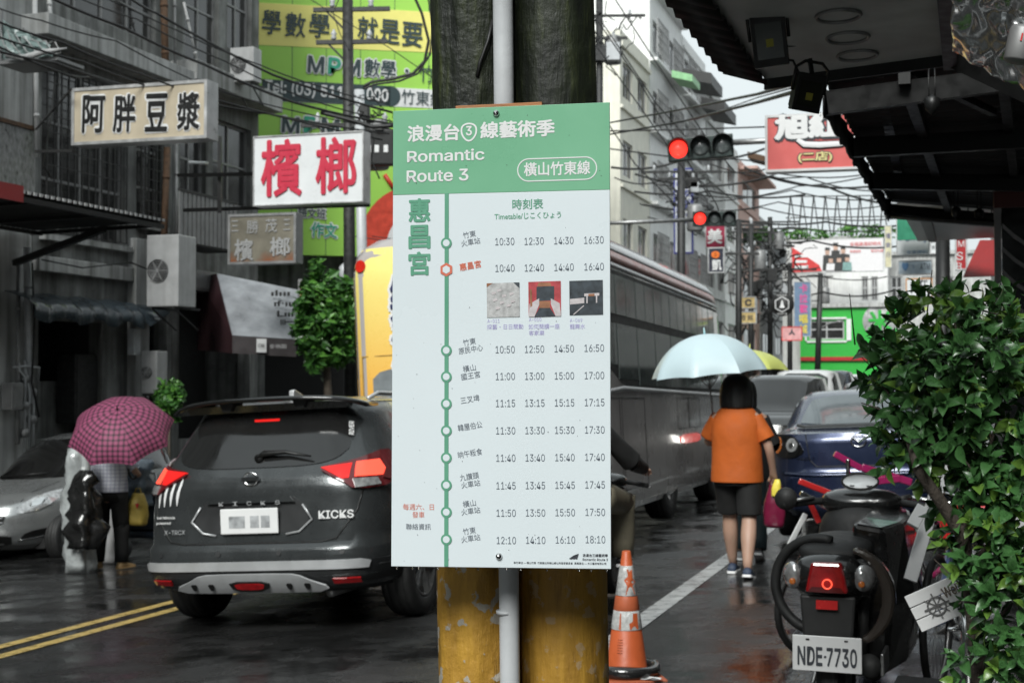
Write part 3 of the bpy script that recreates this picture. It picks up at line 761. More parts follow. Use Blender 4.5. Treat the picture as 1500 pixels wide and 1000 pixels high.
# lower bumper in black, silver line and skid plate
panel(KX, [(-1.2, .275), (1.2, .275), (1.2, .47), (.9, .475), (0, .46), (-.9, .475), (-1.2, .47)], m_clad, 'lower_bumper', kicks, off=.008, smooth=0)
panel(KX, [(-.84, .425), (.84, .425), (.86, .47), (.80, .485), (-.80, .485), (-.86, .47)], m_silv, 'trim_strip', kicks, off=.022, smooth=0)
panel(KX, [(-.58, .315), (-.47, .292), (.47, .292), (.58, .315), (.40, .385), (.30, .402), (-.30, .402), (-.40, .385)], m_silv, 'skid_plate', kicks, off=.030, smooth=1)
for x in (-.42, -.29, .29, .42): panel(KX, [(x - .014, .31), (x + .014, .31), (x + .024, .35), (x - .024, .35)], m_black, 'skid_slot', kicks, off=.034, th=.004)
panel(KX, [(-.13, .305), (.13, .305), (.155, .365), (-.155, .365)], m_black, 'fog_lamp', kicks, off=.036)
panel(KX, [(-.095, .313), (.095, .313), (.115, .355), (-.115, .355)], m_lens_r, 'fog_lamp', kicks, off=.040)
mirrored(lambda sg: panel(KX, [(sg * a, b) for a, b in ((.60, .335), (.78, .335), (.78, .368), (.60, .368))][::sg], m_lens_r, 'reflector', kicks, off=.02, smooth=0))
mirrored(lambda sg: [panel(KX, [(sg * (q * .5) + math.cos(a) * .018, .585 - .05 + math.sin(a) * .018) for a in [6.28 * i / 12 for i in range(12)]][::1], m_clad, 'parking_sensor', kicks, off=.006, th=.004, smooth=0) for q in (.45, 1.35)])
# tailgate outline, number plate recess
strip(KX, [(-.80, .93), (-.76, .80), (-.62, .62), (-.50, .60), (.50, .60), (.62, .62), (.76, .80), (.80, .93)], .010, m_black, 'tailgate_seam', kicks, off=.002)
panel(KX, [(-.44, .75), (-.34, .68), (-.28, .665), (.28, .665), (.34, .68), (.44, .75), (.36, .875), (.30, .905), (-.30, .905), (-.36, .875)], m_clad, 'plate_recess', kicks, off=.002, smooth=1)
strip(KX, [(-.26, .655), (-.36, .672), (-.45, .75), (-.38, .85)], .013, m_silv, 'recess_rim', kicks, off=.010)
strip(KX, [(.26, .655), (.36, .672), (.45, .75), (.38, .85)], .013, m_silv, 'recess_rim', kicks, off=.010)
panel(KX, [(-.33, .87), (.33, .87), (.30, .905), (-.30, .905)], m_kicks, 'grip_ledge', kicks, off=.028, smooth=0)
mb = MB(); mb.box(-.215, .215, .030, .042, .665, .835); mb.build('licence_plate', m_plate, kicks, bevel=.006)
m_smudge = mat('blurred_plate_marks', (0.34, 0.35, 0.36), 0.5, var=0.5, scale=14)
for x0, x1 in ((-.15, -.03), (.01, .075), (.09, .155)):
    mb = MB(); mb.box(x0, x1, .0285, .0295, .705, .785); mb.build('plate_print', m_smudge, kicks)
# round badge with bar
mb = MB(); a = [(math.cos(6.283 * i / 24) * .052, math.sin(6.283 * i / 24) * .042) for i in range(24)]
by0 = KX.on(0, 1.03, 'rear', .02).y
mb.tube([(x, by0, 1.03 + z) for x, z in a + a[:1]], .008, 8, cap=False); mb.box(-.066, .066, by0 - .014, by0 + .004, 1.018, 1.042); mb.build('badge', m_chrome, kicks)
def shell_text(sh, body, parent, m, x, z, w, h, off=.012, end='rear', bold=0., rot=0., name='lettering'):
    p = sh.on(x, z, end, off); e = .05
    ax = (sh.on(x + e, z, end, off) - sh.on(x - e, z, end, off)).normalized(); az = (sh.on(x, z + e, end, off) - sh.on(x, z - e, end, off)).normalized()
    if end == 'front': ax = -ax
    ay = az.cross(ax).normalized(); az = ax.cross(ay).normalized()
    Bm = Matrix((ax, ay, az)).transposed().to_4x4(); Bm.translation = p
    return text_at(body, parent, m, 0, 0, w, h, y=0, rot=rot, bold=bold, name=name, basis=Bm, extrude=.01)
m_stick = mat('white_sticker', 0.7, 0.4, var=0.05)
for i, ch in enumerate('KICKS'): shell_text(KX, ch, kicks, m_silv, -.21 + i * .105, .868 - .0, .035, .026, .034)
shell_text(KX, 'KICKS', kicks, m_stick, .62, .775, .24, .055, .012, bold=.02)
shell_text(KX, '1st Nihonia\npowered', kicks, m_stick, -.66, .765, .17, .06, .012, bold=.01)
shell_text(KX, 'X-TRCX', kicks, m_silv, -.58, .685, .17, .03, .012)
shell_text(KX, 'RIVER', kicks, m_stick, .63, 1.33, .12, .035, .02, rot=-1.35, bold=.03)
for i in range(4):
    panel(KX, [(-.74 + i * .055, .93 - .0), (-.70 + i * .055, 1.035 + i * .004), (-.69 + i * .055, 1.03), (-.715 + i * .055, .93), (-.735 + i * .055, .835 + i * .005)], m_stick, 'claw_sticker', kicks, off=.008, th=.002, smooth=1, step=.03)
# lamps
m_lampd = mat('dark_red_lens', (0.10, 0.004, 0.006), 0.15, coat=1.0, var=.2)
for sg in (1, -1):
    q = lambda pts: [(sg * a, b) for a, b in pts][::sg]
    panel(KX, q([(.47, 1.075), (.70, 1.115), (.95, 1.19), (1.16, 1.12), (1.16, 1.05), (1.05, .95), (.74, .935), (.66, .985)]), m_lampd, 'tail_lamp', kicks, off=.022, smooth=1)
    panel(KX, q([(.50, 1.075), (.70, 1.095), (.70, 1.005), (.66, 1.0)]), m_lit, 'brake_light', kicks, off=.026, smooth=0)
    panel(KX, q([(.725, 1.10), (.90, 1.11), (.97, 1.05), (.95, 1.01), (.735, 1.01)]), m_lit2, 'brake_light', kicks, off=.028, smooth=0)
    panel(KX, q([(.725, .995), (.90, .995), (.93, .955), (.745, .945)]), m_lens_w, 'reversing_light', kicks, off=.028, smooth=0)
    panel(KX, q([(.97, 1.05), (1.10, 1.02), (1.05, .97), (.95, .99)]), m_lampd, 'tail_lamp_corner', kicks, off=.03, smooth=0)
# spoiler with two supports, third brake light, wiper, aerial fin
mb = MB(); rg = []
for i in range(21):
    x = -0.74 + 1.48 * i / 20; q = abs(x / .74); y = .20 + .16 * q ** 3; z = 1.565 - .02 * q ** 2 - .05 * q ** 6
    rg.append([Vector((x, y, z)), Vector((x, y + .02, z + .018)), Vector((x, y + .24, z + .018)), Vector((x, y + .24, z - .006)), Vector((x, y + .02, z - .014))])
mb.rings(rg); mb.build('spoiler', m_blackg, kicks)
for x in (-.28, .28):
    mb = MB(); mb.prism([(x - .06, 1.56), (x + .06, 1.56), (x + .03, 1.50), (x - .03, 1.50)], .30, .44); mb.build('spoiler_support', m_clad, kicks)
mb = MB(); mb.rings([[Vector((x, y, z)) for x, y, z in ((sx * .62, .34, 1.535), (sx * .62, .50, 1.55), (sx * .58, .50, 1.49), (sx * .6, .36, 1.485))] for sx in (-1, -.5, 0, .5, 1)], smooth=False); mb.build('roof_lip', m_kicks, kicks)
mb = MB(); y0 = KX.on(0, 1.43, 'rear', .012).y; mb.box(-.095, .095, y0 - .008, y0, 1.415, 1.432); mb.build('third_brake_light', m_lit, kicks)
y0 = KX.on(0, 1.17, 'rear', .02).y; y1 = KX.on(.3, 1.15, 'rear', .03).y
mb = MB(); mb.tube([(.0, y0, 1.165), (.06, y0 - .01, 1.195), (.22, y1 + .01, 1.20), (.42, y1 - .01, 1.165)], [.018, .022, .014, .006], 8); mb.lathe([(.03, -.02), (.03, .01)], (.02, y0, 1.165), 14, 'y'); mb.build('rear_wiper', m_black, kicks)
mb = MB(); mb.prism([(.75, 1.565), (1.0, 1.575), (.80, 1.64), (.76, 1.635)], -.02, .02, plane='yz'); mb.build('aerial_fin', m_silv, kicks, bevel=.008)
for sx in (-1, 1):
    mb = MB(); mb.tube([(sx * .60, .75, 1.545), (sx * .615, .9, 1.585), (sx * .60, 2.0, 1.575), (sx * .56, 2.2, 1.535)], .016, 8); mb.build('roof_rail', m_silv, kicks)
    mb = MB(); mb.rings([[Vector((sx * (.83 + a), 2.72 + b, 1.13 + c)) for a, b, c in ((i * .05, -.03, -.02), (i * .05, .05, -.02), (i * .05, .05, .1), (i * .05, -.03, .1))] for i in range(4)], smooth=False)
    mb.build('door_mirror', m_kicks, kicks, bevel=.02)
    for y in (.86, 3.45): wheel(kicks, sx * .83, y, .352, .225, sx, m_steel, 5)
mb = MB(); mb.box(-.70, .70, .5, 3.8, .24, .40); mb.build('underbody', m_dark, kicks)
mb = MB(); mb.tube([(.50, .20, .25), (.50, .6, .25)], .035, 10); mb.build('exhaust_pipe', m_steel, kicks)

lay(kicks)
# ---- silver hatchback facing the camera, front corner
m_yaris = mat('silver_car_paint', (0.42, 0.43, 0.43), 0.28, metal=0.7, var=0.06, coat=0.6, scale=2)
YS = Shell([(.20, .70, .2, 3.45, 3.5, 3.2), (.28, .80, .08, 3.62, 3.6, 2.9), (.42, .845, .0, 3.72, 3.6, 2.8), (.60, .85, .0, 3.74, 3.6, 2.8), (.74, .85, .03, 3.66, 3.6, 2.8), (.84, .84, .06, 3.48, 3.6, 2.7), (.92, .825, .1, 3.1, 3.6, 2.6),
            (1.00, .80, .14, 2.66, 3.5, 2.8), (1.15, .745, .22, 2.38, 3.5, 3.2), (1.32, .68, .32, 2.05, 3.5, 3.4), (1.44, .60, .42, 1.75, 3.6, 3.2), (1.49, .48, .6, 1.5, 3.2, 3), (1.505, .3, .9, 1.3, 3, 3)])
yaris = thing('parked_car', 'silver hatchback with its nose towards the camera at the left kerb', 'car', (0, 0, 0), math.pi - YAW)
py_ = P(-22, 820, 16.6); yaris.location = G(py_.x, py_.y) - Vector((-SN, -CS, 0)) * 3.55; yaris.location.z = gz(py_.x, py_.y) - .02
panel(YS, [(-.60, .985), (.60, .985), (.64, 1.03), (.56, 1.38), (.46, 1.43), (-.46, 1.43), (-.56, 1.38), (-.64, 1.03)], m_glass, 'windscreen', yaris, end='front', off=.006)
YS.body('body', m_yaris, yaris, arches=((.62, .31, .35), (3.02, .31, .35)))
for e in ('right', 'left'):
    panel(YS, [(.5, .98), (2.42, .96), (2.0, 1.28), (1.7, 1.38), (.75, 1.36)], m_glass, 'side_window', yaris, end=e, off=.006)
    strip(YS, [(2.4, .3), (2.4, .95)], .01, m_black, 'door_seam', yaris, end=e); strip(YS, [(1.3, .3), (1.3, .95)], .01, m_black, 'door_seam', yaris, end=e)
for sg in (1, -1):
    q = lambda pts: [(sg * a, b) for a, b in pts][::-sg]
    panel(YS, q([(.47, .62), (.80, .66), (1.02, .80), (1.05, .87), (.80, .86), (.60, .80)]), m_lens_w, 'headlight', yaris, end='front', off=.012, smooth=2)
    panel(YS, q([(.62, .70), (.78, .72), (.80, .80), (.66, .78)]), mat('headlight_reflector', 0.75, 0.08, metal=1, var=.2), 'headlight_bowl', yaris, end='front', off=.016, smooth=2)
    panel(YS, q([(.48, .33), (.80, .36), (.95, .45), (.62, .42)]), m_black, 'fog_recess', yaris, end='front', off=.006, smooth=1)
    strip(YS, q([(.47, .325), (.80, .35), (.97, .45)]), .02, m_chrome, 'fog_trim', yaris, end='front', off=.012)
    for y in (.62, 3.02): wheel(yaris, sg * .73, y, .30, .18, sg, m_steel, 7)
    mb = MB(); mb.rings([[Vector((sg * (.80 + a * .05), 2.28 + b, 1.0 + c)) for b, c in ((-.04, -.01), (.05, -.01), (.06, .10), (-.04, .12))] for a in range(4)], smooth=False); mb.build('door_mirror', m_yaris, yaris, bevel=.02)
panel(YS, [(-.34, .50), (.34, .50), (.42, .64), (-.42, .64)], m_black, 'grille', yaris, end='front', off=.008)
panel(YS, [(-.38, .26), (.38, .26), (.44, .40), (-.44, .40)], m_black, 'lower_grille', yaris, end='front', off=.008)
for z in (.545, .595): strip(YS, [(-.37, z), (.37, z)], .018, m_silv, 'grille_bar', yaris, end='front', off=.016)
for sg in (1, -1): strip(YS, [(sg * .50, .70), (sg * .50, .86), (sg * .56, .95)], .008, m_black, 'bonnet_seam', yaris, end='front', off=.003)
mb = MB(); mb.box(-.2, .2, 3.755, 3.765, .42, .50); mb.build('licence_plate', m_plate, yaris)
mb = MB(); mb.tube([(.35, 2.70, 1.02), (-.25, 2.66, 1.05)], .01, 6); mb.build('wiper', m_black, yaris)
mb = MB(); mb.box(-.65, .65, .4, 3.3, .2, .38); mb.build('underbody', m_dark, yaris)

lay(yaris)
# ---- dark blue hatchback on the right, from behind
m_mazda = mat('dark_blue_car_paint', (0.022, 0.032, 0.075), 0.25, metal=0.5, var=0.08, coat=0.8, scale=2, bump=.03, bscale=90)
MZ = Shell([(.22, .76, .12, 4.2, 5, 4), (.32, .87, .03, 4.35, 6, 4), (.45, .905, .0, 4.42, 6, 3.6), (.62, .91, .0, 4.44, 6, 3.4), (.66, .905, .035, 4.43, 6, 3.4), (.86, .90, .05, 4.3, 5.4, 3.2), (.97, .89, .06, 4.0, 5, 3), (1.035, .86, .09, 3.3, 4.4, 3),
            (1.06, .82, .30, 3.1, 4, 3), (1.09, .795, .48, 3.0, 4, 3), (1.25, .73, .80, 2.75, 4, 3.2), (1.40, .66, 1.15, 2.45, 4, 3.2), (1.45, .56, 1.4, 2.2, 3.6, 3), (1.465, .38, 1.6, 2.0, 3, 3)])
mp_ = P(1264, 700, 13.4)
mazda = thing('parked_car', 'dark blue car parked on the right behind the leafy shrub, round tail lamps', 'car', G(mp_.x, mp_.y, .03), -YAW)
MZ.body('body', m_mazda, mazda, arches=((.85, .32, .37), (3.5, .32, .37)))
panel(MZ, [(-.62, 1.115), (.62, 1.115), (.60, 1.2), (.50, 1.40), (-.50, 1.40), (-.60, 1.2)], mat('pale_car_glass', (0.10, 0.12, 0.13), 0.08, var=.1, coat=.5), 'rear_window', mazda, off=.006)
strip(MZ, [(-.66, 1.10), (-.55, 1.085), (.55, 1.085), (.66, 1.10)], .03, m_black, 'boot_lip', mazda, off=.02)
strip(MZ, [(-.50, 1.03), (-.46, .78), (-.40, .72), (.40, .72), (.46, .78), (.50, 1.03)], .009, m_black, 'boot_seam', mazda, off=.002)
strip(MZ, [(-.76, .655), (-.45, .64), (.45, .64), (.76, .655)], .03, m_mazda, 'bumper_ridge', mazda, off=.02)
mb = MB(); y0 = MZ.on(0, .93, 'rear', .012).y
a = [(math.cos(6.283 * i / 20) * .07, math.sin(6.283 * i / 20) * .055) for i in range(21)]
mb.tube([(x, y0, .955 + z) for x, z in a], .007, 6, cap=False); mb.tube([(-.06, y0, .985), (-.02, y0, .965), (0, y0, .945), (.02, y0, .965), (.06, y0, .985)], .007, 6); mb.build('badge', m_chrome, mazda)
shell_text(MZ, 'mazda 3', mazda, m_chrome, -.50, .80, .17, .03, .012)
for e in ('right', 'left'):
    panel(MZ, [(.95, 1.08), (2.9, 1.07), (2.5, 1.36), (1.4, 1.36)], m_glass, 'side_window', mazda, end=e, off=.006)
for sg in (1, -1):
    q = lambda pts: [(sg * a, b) for a, b in pts][::sg]
    panel(MZ, q([(.50, .86), (.62, .80), (.90, .82), (1.06, .88), (1.04, .98), (.85, 1.03), (.60, 1.01)]), m_blackg, 'tail_lamp', mazda, off=.014, smooth=2)
    def disc(cx, cz, r, m, off, nm):
        panel(MZ, [(sg * cx + math.cos(6.283 * i / 18) * r, cz + math.sin(6.283 * i / 18) * r) for i in range(18)], m, nm, mazda, off=off, smooth=0, th=.006)
    disc(.86, .925, .078, m_lens_o, .02, 'indicator'); disc(.92, .925, .045, m_lens_r, .026, 'brake_light'); disc(.64, .925, .062, m_lens_w, .02, 'reversing_light'); disc(.64, .925, .025, m_chrome, .026, 'bulb')
    for y in (.85, 3.5): wheel(mazda, sg * .76, y, .315, .2, sg, m_steel, 5)
mb = MB(); mb.box(-.26, .26, .01, .03, .50, .64); mb.build('licence_plate', m_plate, mazda)
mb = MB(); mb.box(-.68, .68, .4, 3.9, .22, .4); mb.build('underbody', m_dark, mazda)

lay(mazda, dz=.03)
# ---- oncoming and waiting cars far down the street
m_cw = mat('white_car_paint', 0.62, 0.25, var=.05, coat=.6); m_cd = mat('near_black_car_paint', 0.02, 0.2, var=.1, coat=.8, metal=.3); m_cs = mat('pale_silver_car_paint', 0.35, 0.3, metal=.6, var=.06, coat=.5)
FS = Shell([(.20, .72, .2, 4.2, 4, 3.4), (.30, .84, .05, 4.40, 4, 3.2), (.55, .87, .0, 4.45, 4, 3), (.75, .865, .03, 4.36, 3.8, 3), (.88, .85, .08, 3.9, 3.6, 3), (.98, .82, .14, 3.2, 3.5, 3), (1.20, .74, .5, 2.75, 3.4, 3.2), (1.40, .63, .9, 2.3, 3.4, 3.2), (1.46, .45, 1.2, 2.0, 3, 3)])
VN = Shell([(.22, .74, .15, 4.1, 4, 3.6), (.34, .86, .03, 4.28, 4, 3.4), (.62, .89, .0, 4.32, 4, 3.2), (.85, .89, .02, 4.25, 4, 3.2), (.98, .87, .05, 4.0, 4, 3.1), (1.06, .85, .08, 3.3, 4, 3), (1.35, .78, .14, 2.9, 4, 3.4), (1.62, .70, .25, 2.5, 4, 3.4), (1.68, .5, .5, 2.2, 3.4, 3)])
def far_car(label, px, D, m, sh, oncom, dz=0., lit=False):
    p = P(px, 555, D); c = G(p.x, p.y, dz)
    yaw = math.pi - YAW if oncom else -YAW
    t = thing('car', label, 'car', c, yaw)
    if oncom: t.location = c - Vector((-SN, -CS, 0)) * 4.3; t.location.z = gz(t.location.x, t.location.y) + dz
    sh.body('body', m, t, arches=((.8, .32, .37), (3.5, .32, .37)))
    e = 'front' if oncom else 'rear'; H = sh.L[-1][0]; wn = sh.at(H - .1)[0]
    panel(sh, [(-.68, 1.05), (.68, 1.05), (wn - .08, H - .09), (-wn + .08, H - .09)], m_glass, 'windscreen' if oncom else 'rear_window', t, end=e, off=.008)
    for s_ in ('right', 'left'): panel(sh, [(.8, 1.03), (2.8, 1.03), (2.3, H - .12), (1.1, H - .12)], m_glass, 'side_window', t, end=s_, off=.008)
    for sg in (1, -1):
        q = lambda pts: [(sg * a, b) for a, b in pts][::-sg if oncom else sg]
        lm = m_lens_w if oncom else m_lens_r
        if lit: lm = mat('lit_headlight', 0.8, 0.2, emit=(1, .97, .9), estr=2.5)
        panel(sh, q([(.48, .64), (.80, .66), (1.0, .80), (.62, .76)]), lm, 'headlight' if oncom else 'tail_lamp', t, end=e, off=.014, smooth=1)
        for y in (.8, 3.5): wheel(t, sg * .76, y, .315, .2, sg, m_steel, 5)
    panel(sh, [(-.42, .36), (.42, .36), (.45, .58), (-.45, .58)], m_black if oncom else m_plate, 'grille' if oncom else 'licence_plate', t, end=e, off=.012)
    return t
far_car('near black oncoming car beside the front of the grey bus', 1121, 23.5, m_cd, VN, True, lit=True)
far_car('white oncoming car peeking out behind the near black one', 1166, 33, m_cw, VN, True)
far_car('white car furthest left in the distant queue below the green building', 1178, 42, m_cw, FS, True, dz=-.15)
far_car('dark boxy car in the distant queue between white cars', 1207, 47, mat('slate_car_paint', (.05, .06, .075), .3, coat=.5), VN, True, dz=-.15)
far_car('white car right of the dark boxy car in the distant queue', 1237, 50, m_cw, FS, True, dz=-.1)
far_car('pale silver car half hidden by the left edge of the shrub', 1262, 42, m_cs, FS, True, dz=-.25)

# ---- bus: yellow advertising on its rear, grey side with two rows of windows
m_busg = mat('grey_bus_paint', (0.42, 0.39, 0.38), 0.26, metal=0.0, var=0.08, coat=0.8, scale=1.2)
m_busy = mat('yellow_bus_rear', (0.78, 0.56, 0.08), 0.3, var=0.04, coat=0.4)
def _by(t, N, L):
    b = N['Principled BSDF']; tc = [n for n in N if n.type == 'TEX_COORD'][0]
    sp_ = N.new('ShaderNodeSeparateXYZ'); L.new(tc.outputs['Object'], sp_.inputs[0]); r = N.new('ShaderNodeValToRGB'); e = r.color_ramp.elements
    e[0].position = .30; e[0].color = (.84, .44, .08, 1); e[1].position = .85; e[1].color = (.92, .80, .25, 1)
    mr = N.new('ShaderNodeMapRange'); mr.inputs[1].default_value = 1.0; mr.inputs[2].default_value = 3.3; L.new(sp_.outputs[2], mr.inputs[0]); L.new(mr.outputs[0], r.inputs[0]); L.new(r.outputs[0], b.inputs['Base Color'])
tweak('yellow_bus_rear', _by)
m_busr = mat('faded_red_stripe', (0.30, 0.09, 0.07), 0.35, var=.12, coat=.3); m_bussil = mat('bus_roof_silver', (0.45, 0.45, 0.46), 0.35, var=.1, metal=.3)
m_busglass = mat('bus_glass', (0.11, 0.13, 0.125), 0.035, var=.15, coat=.6, spec=.8)
BW, BL, BH = 1.31, 9.1, 3.33
BU = Shell([(.28, BW - .03, .06, BL - .05, 16, 14), (.36, BW, .0, BL, 16, 14), (.9, BW, 0, BL, 18, 14), (2.9, BW, 0, BL, 18, 12), (3.10, BW - .015, .02, BL - .05, 16, 10), (3.2, BW - .05, .05, BL - .12, 12, 10), (3.28, BW - .14, .13, BL - .25, 10, 8), (BH, BW - .35, .35, BL - .5, 8, 8)], N=160)
bp_ = S(13.72, -3.28 - BW)
bus = thing('bus', 'tall grey coach with red roof stripe and yellow advertising on its rear', 'bus', G(bp_.x, bp_.y, .03), -YAW)
BU.body('body', m_busg, bus, arches=((3.9, .52, .62), (7.4, .50, .60)))
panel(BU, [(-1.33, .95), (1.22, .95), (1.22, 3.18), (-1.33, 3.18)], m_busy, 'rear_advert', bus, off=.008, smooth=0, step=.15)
LF = [(3.02, m_busr, .13, 'roof_stripe'), (3.12, m_bussil, .06, 'roof_edge'), (2.93, m_bussil, .05, 'gutter')]
for z, m, w, nm in LF:
    strip(BU, [(.08, z), (BL - .12, z)], w, m, nm, bus, end='right', off=.01, step=.3); strip(BU, [(.08, z), (BL - .12, z)], w, m, nm, bus, end='left', off=.01, step=.3)
for e in ('right', 'left'):
    panel(BU, [(.12, 1.82), (.9, 1.80), (1.4, 1.66), (1.9, 1.60), (BL - .3, 1.60), (BL - .3, 2.88), (.12, 2.88)], m_black, 'window_band', bus, end=e, off=.004, smooth=0, step=.3)
    y = .18; i = 0
    while y < BL - .5:
        w_ = 1.02 if i < 8 else .6
        y2 = min(y + w_, BL - .35)
        lo = 1.85 if i == 0 else (1.70 if i == 1 else 1.64)
        panel(BU, [(y + .02, lo), (y2 - .02, lo), (y2 - .02, 2.30), (y + .02, 2.30)], m_busglass, 'lower_window', bus, end=e, off=.012, smooth=0, step=.5)
        for h_ in (0, 1):
            a = y + (y2 - y) / 2 * h_; b = y + (y2 - y) / 2 * (h_ + 1)
            panel(BU, [(a + .02, 2.40), (b - .02, 2.40), (b - .02, 2.83), (a + .02, 2.83)], m_busglass, 'upper_window', bus, end=e, off=.014, smooth=0, step=.5)
        y = y2 + .02; i += 1
    for y0, y1, z0, z1 in ((.25, 1.2, .5, 1.5), (1.3, 2.5, .5, 1.5), (4.6, 5.4, 1.1, 1.5), (5.45, 6.3, 1.1, 1.5), (7.5, 8.5, .4, 2.5)):
        strip(BU, [(y0, z0), (y1, z0), (y1, z1), (y0, z1), (y0, z0)], .012, m_black, 'hatch_seam', bus, end=e, off=.003, step=.3)
    panel(BU, [(.06, 1.62), (.4, 1.60), (.55, 1.50), (.06, 1.50)], m_busr, 'side_marker', bus, end=e, off=.01)
    strip(BU, [(.06, 1.55), (.4, 1.53), (.7, 1.56), (1.4, 1.60), (BL - .3, 1.54)], .05, m_bussil, 'waist_strip', bus, end=e, off=.014, step=.3)
panel(BU, [(-1.1, 1.0), (1.1, 1.0), (1.15, 2.95), (-1.15, 2.95)], m_busglass, 'windscreen', bus, end='front', off=.01)
# rear lettering and small window at the visible left edge
m_white_g = mat('advert_white', 0.75, 0.4, var=.03)
bt = [('樂', -.62, 2.62, .34, .5), ('活', -.62, 2.14, .34, .5), ('樂', -.30, 2.62, .34, .5)]
for ch, x, z, w, h in bt[:2]:
    shell_text(BU, ch, bus, m_white_g, x, z, w * 1.2, h * 1.15, .016, bold=.09); shell_text(BU, ch, bus, mat('advert_navy', (.03, .035, .10), .4), x, z, w, h, .028, bold=.02)
shell_text(BU, '竹市好行', bus, m_ink, -.72, 1.235, .98, .24, .015, bold=.07); shell_text(BU, '竹市好行', bus, m_white_g, -.72, 1.235, .94, .20, .028, bold=.012)
strip(BU, [(-1.14, 1.42), (1.14, 1.42), (1.14, 2.05), (-1.14, 2.05), (-1.14, 1.42)], .014, mat('advert_ochre', (.45, .27, .06), .4), 'hatch_seam', bus, off=.010, step=.2)
panel(BU, [(-1.02, 1.52), (1.02, 1.52), (1.02, 1.95), (-1.02, 1.95)], mat('rear_glass_grey', (.20, .22, .23), .15, coat=.4), 'rear_window', bus, off=.016, smooth=2)
for sg in (1, -1):
    panel(BU, [(sg * 1.12 + math.cos(6.283 * i / 18) * .065, 3.0 + math.sin(6.283 * i / 18) * .065) for i in range(18)], mat('bright_red_lens', (.62, .02, .01), .2, coat=1, var=.4, scale=60), 'marker_lamp', bus, off=.02, smooth=0)
    panel(BU, [(sg * a, b) for a, b in ((.95, .6), (1.18, .6), (1.18, .9), (.95, .9))][::sg], m_lens_r, 'tail_lamp', bus, off=.014)
    for y in (3.9, 7.4): wheel(bus, sg * (BW - .15), y, .55, .28, sg, m_steel, 10)
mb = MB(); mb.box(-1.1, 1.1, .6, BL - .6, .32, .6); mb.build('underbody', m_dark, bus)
panel(BU, [(4.7, .90), (6.2, .90), (6.2, 1.02), (4.7, 1.02)], mat('brake_reflection_red', (.5, .02, .015), .2, emit=(1, .03, .02), estr=.25, coat=1), 'brake_reflection_strip', bus, end='right', off=.012, step=.4)  # no lamp: added glowing strip imitating brake lights reflected in the bus side
lay(bus, dz=.03)
# ------------------------------------------------------------------ buildings
def fac(px, py, V=12.5):      # pixel -> (u, z) on the vertical plane v = -V
    a = (px - 750) / FPX; D = V / (SN - a * CS); X = a * D
    return X * SN + D * CS, EYE + (555 - py) / FPX * D
def facr(px, py, V):          # plane v = +V on the right side of the street
    a = (px - 750) / FPX; D = V / (a * CS - SN); X = a * D
    return X * SN + D * CS, EYE + (555 - py) / FPX * D
def wall_cells(mb, y0, y1, z0, z1, ops, x=0.0, depth=0.25, mi=0):
    """wall face at x with rectangular openings and their reveals"""
    ys_ = sorted(set([y0, y1] + [max(y0, min(y1, v)) for o in ops for v in o[:2]])); zs = sorted(set([z0, z1] + [max(z0, min(z1, v)) for o in ops for v in o[2:4]]))
    inside = lambda a, b: any(o[0] <= a <= o[1] and o[2] <= b <= o[3] for o in ops)
    for a, b in zip(ys_, ys_[1:]):
        for c, d in zip(zs, zs[1:]):
            if not inside((a + b) / 2, (c + d) / 2): mb.add([(x, a, c), (x, b, c), (x, b, d), (x, a, d)], [(0, 1, 2, 3)], mi)
    for o in ops:
        a, b, c, d = max(y0, o[0]), min(y1, o[1]), max(z0, o[2]), min(z1, o[3])
        mb.add([(x, a, c), (x, b, c), (x, b, d), (x, a, d), (x - depth, a, c), (x - depth, b, c), (x - depth, b, d), (x - depth, a, d)], [(0, 4, 5, 1), (1, 5, 6, 2), (2, 6, 7, 3), (3, 7, 4, 0)], mi)
def window(parent, y0, y1, z0, z1, m_frame, m_pane, x=-0.12, nv=2, nh=1, fw=0.05, name='window'):
    mb = MB(); e = 0.003
    for a in (y0 + e, y1 - fw - e): mb.box(x - .03, x + .03, a, a + fw, z0 + e, z1 - e)
    for c in (z0 + e, z1 - fw - e): mb.box(x - .028, x + .028, y0 + fw, y1 - fw, c, c + fw)
    for i in range(1, nv): y = y0 + (y1 - y0) * i / nv; mb.box(x - .025, x + .025, y - fw * .4, y + fw * .4, z0 + fw, z1 - fw)
    for i in range(1, nh): z = z0 + (z1 - z0) * i / nh; mb.box(x - .022, x + .022, y0 + fw, y1 - fw, z - fw * .4, z + fw * .4)
    w = mb.build(name, m_frame, parent)
    mb = MB(); mb.box(x - .012, x - .004, y0 + fw * .5, y1 - fw * .5, z0 + fw * .5, z1 - fw * .5); mb.build('pane', m_pane, w)
    return w
def grille(parent, y0, y1, z0, z1, x, m, nv=8, nh=6, d=0.012):
    mb = MB()
    for i in range(nv + 1): y = y0 + (y1 - y0) * i / nv; mb.box(x - d, x + d, y - d * (1.8 if i % 2 == 0 else 1), y + d, z0, z1)
    for i in range(nh + 1): z = z0 + (z1 - z0) * i / nh; mb.box(x - d * .8, x + d * .8, y0, y1, z - d * .7, z + d * .7)
    return mb.build('window_grille', m, parent)
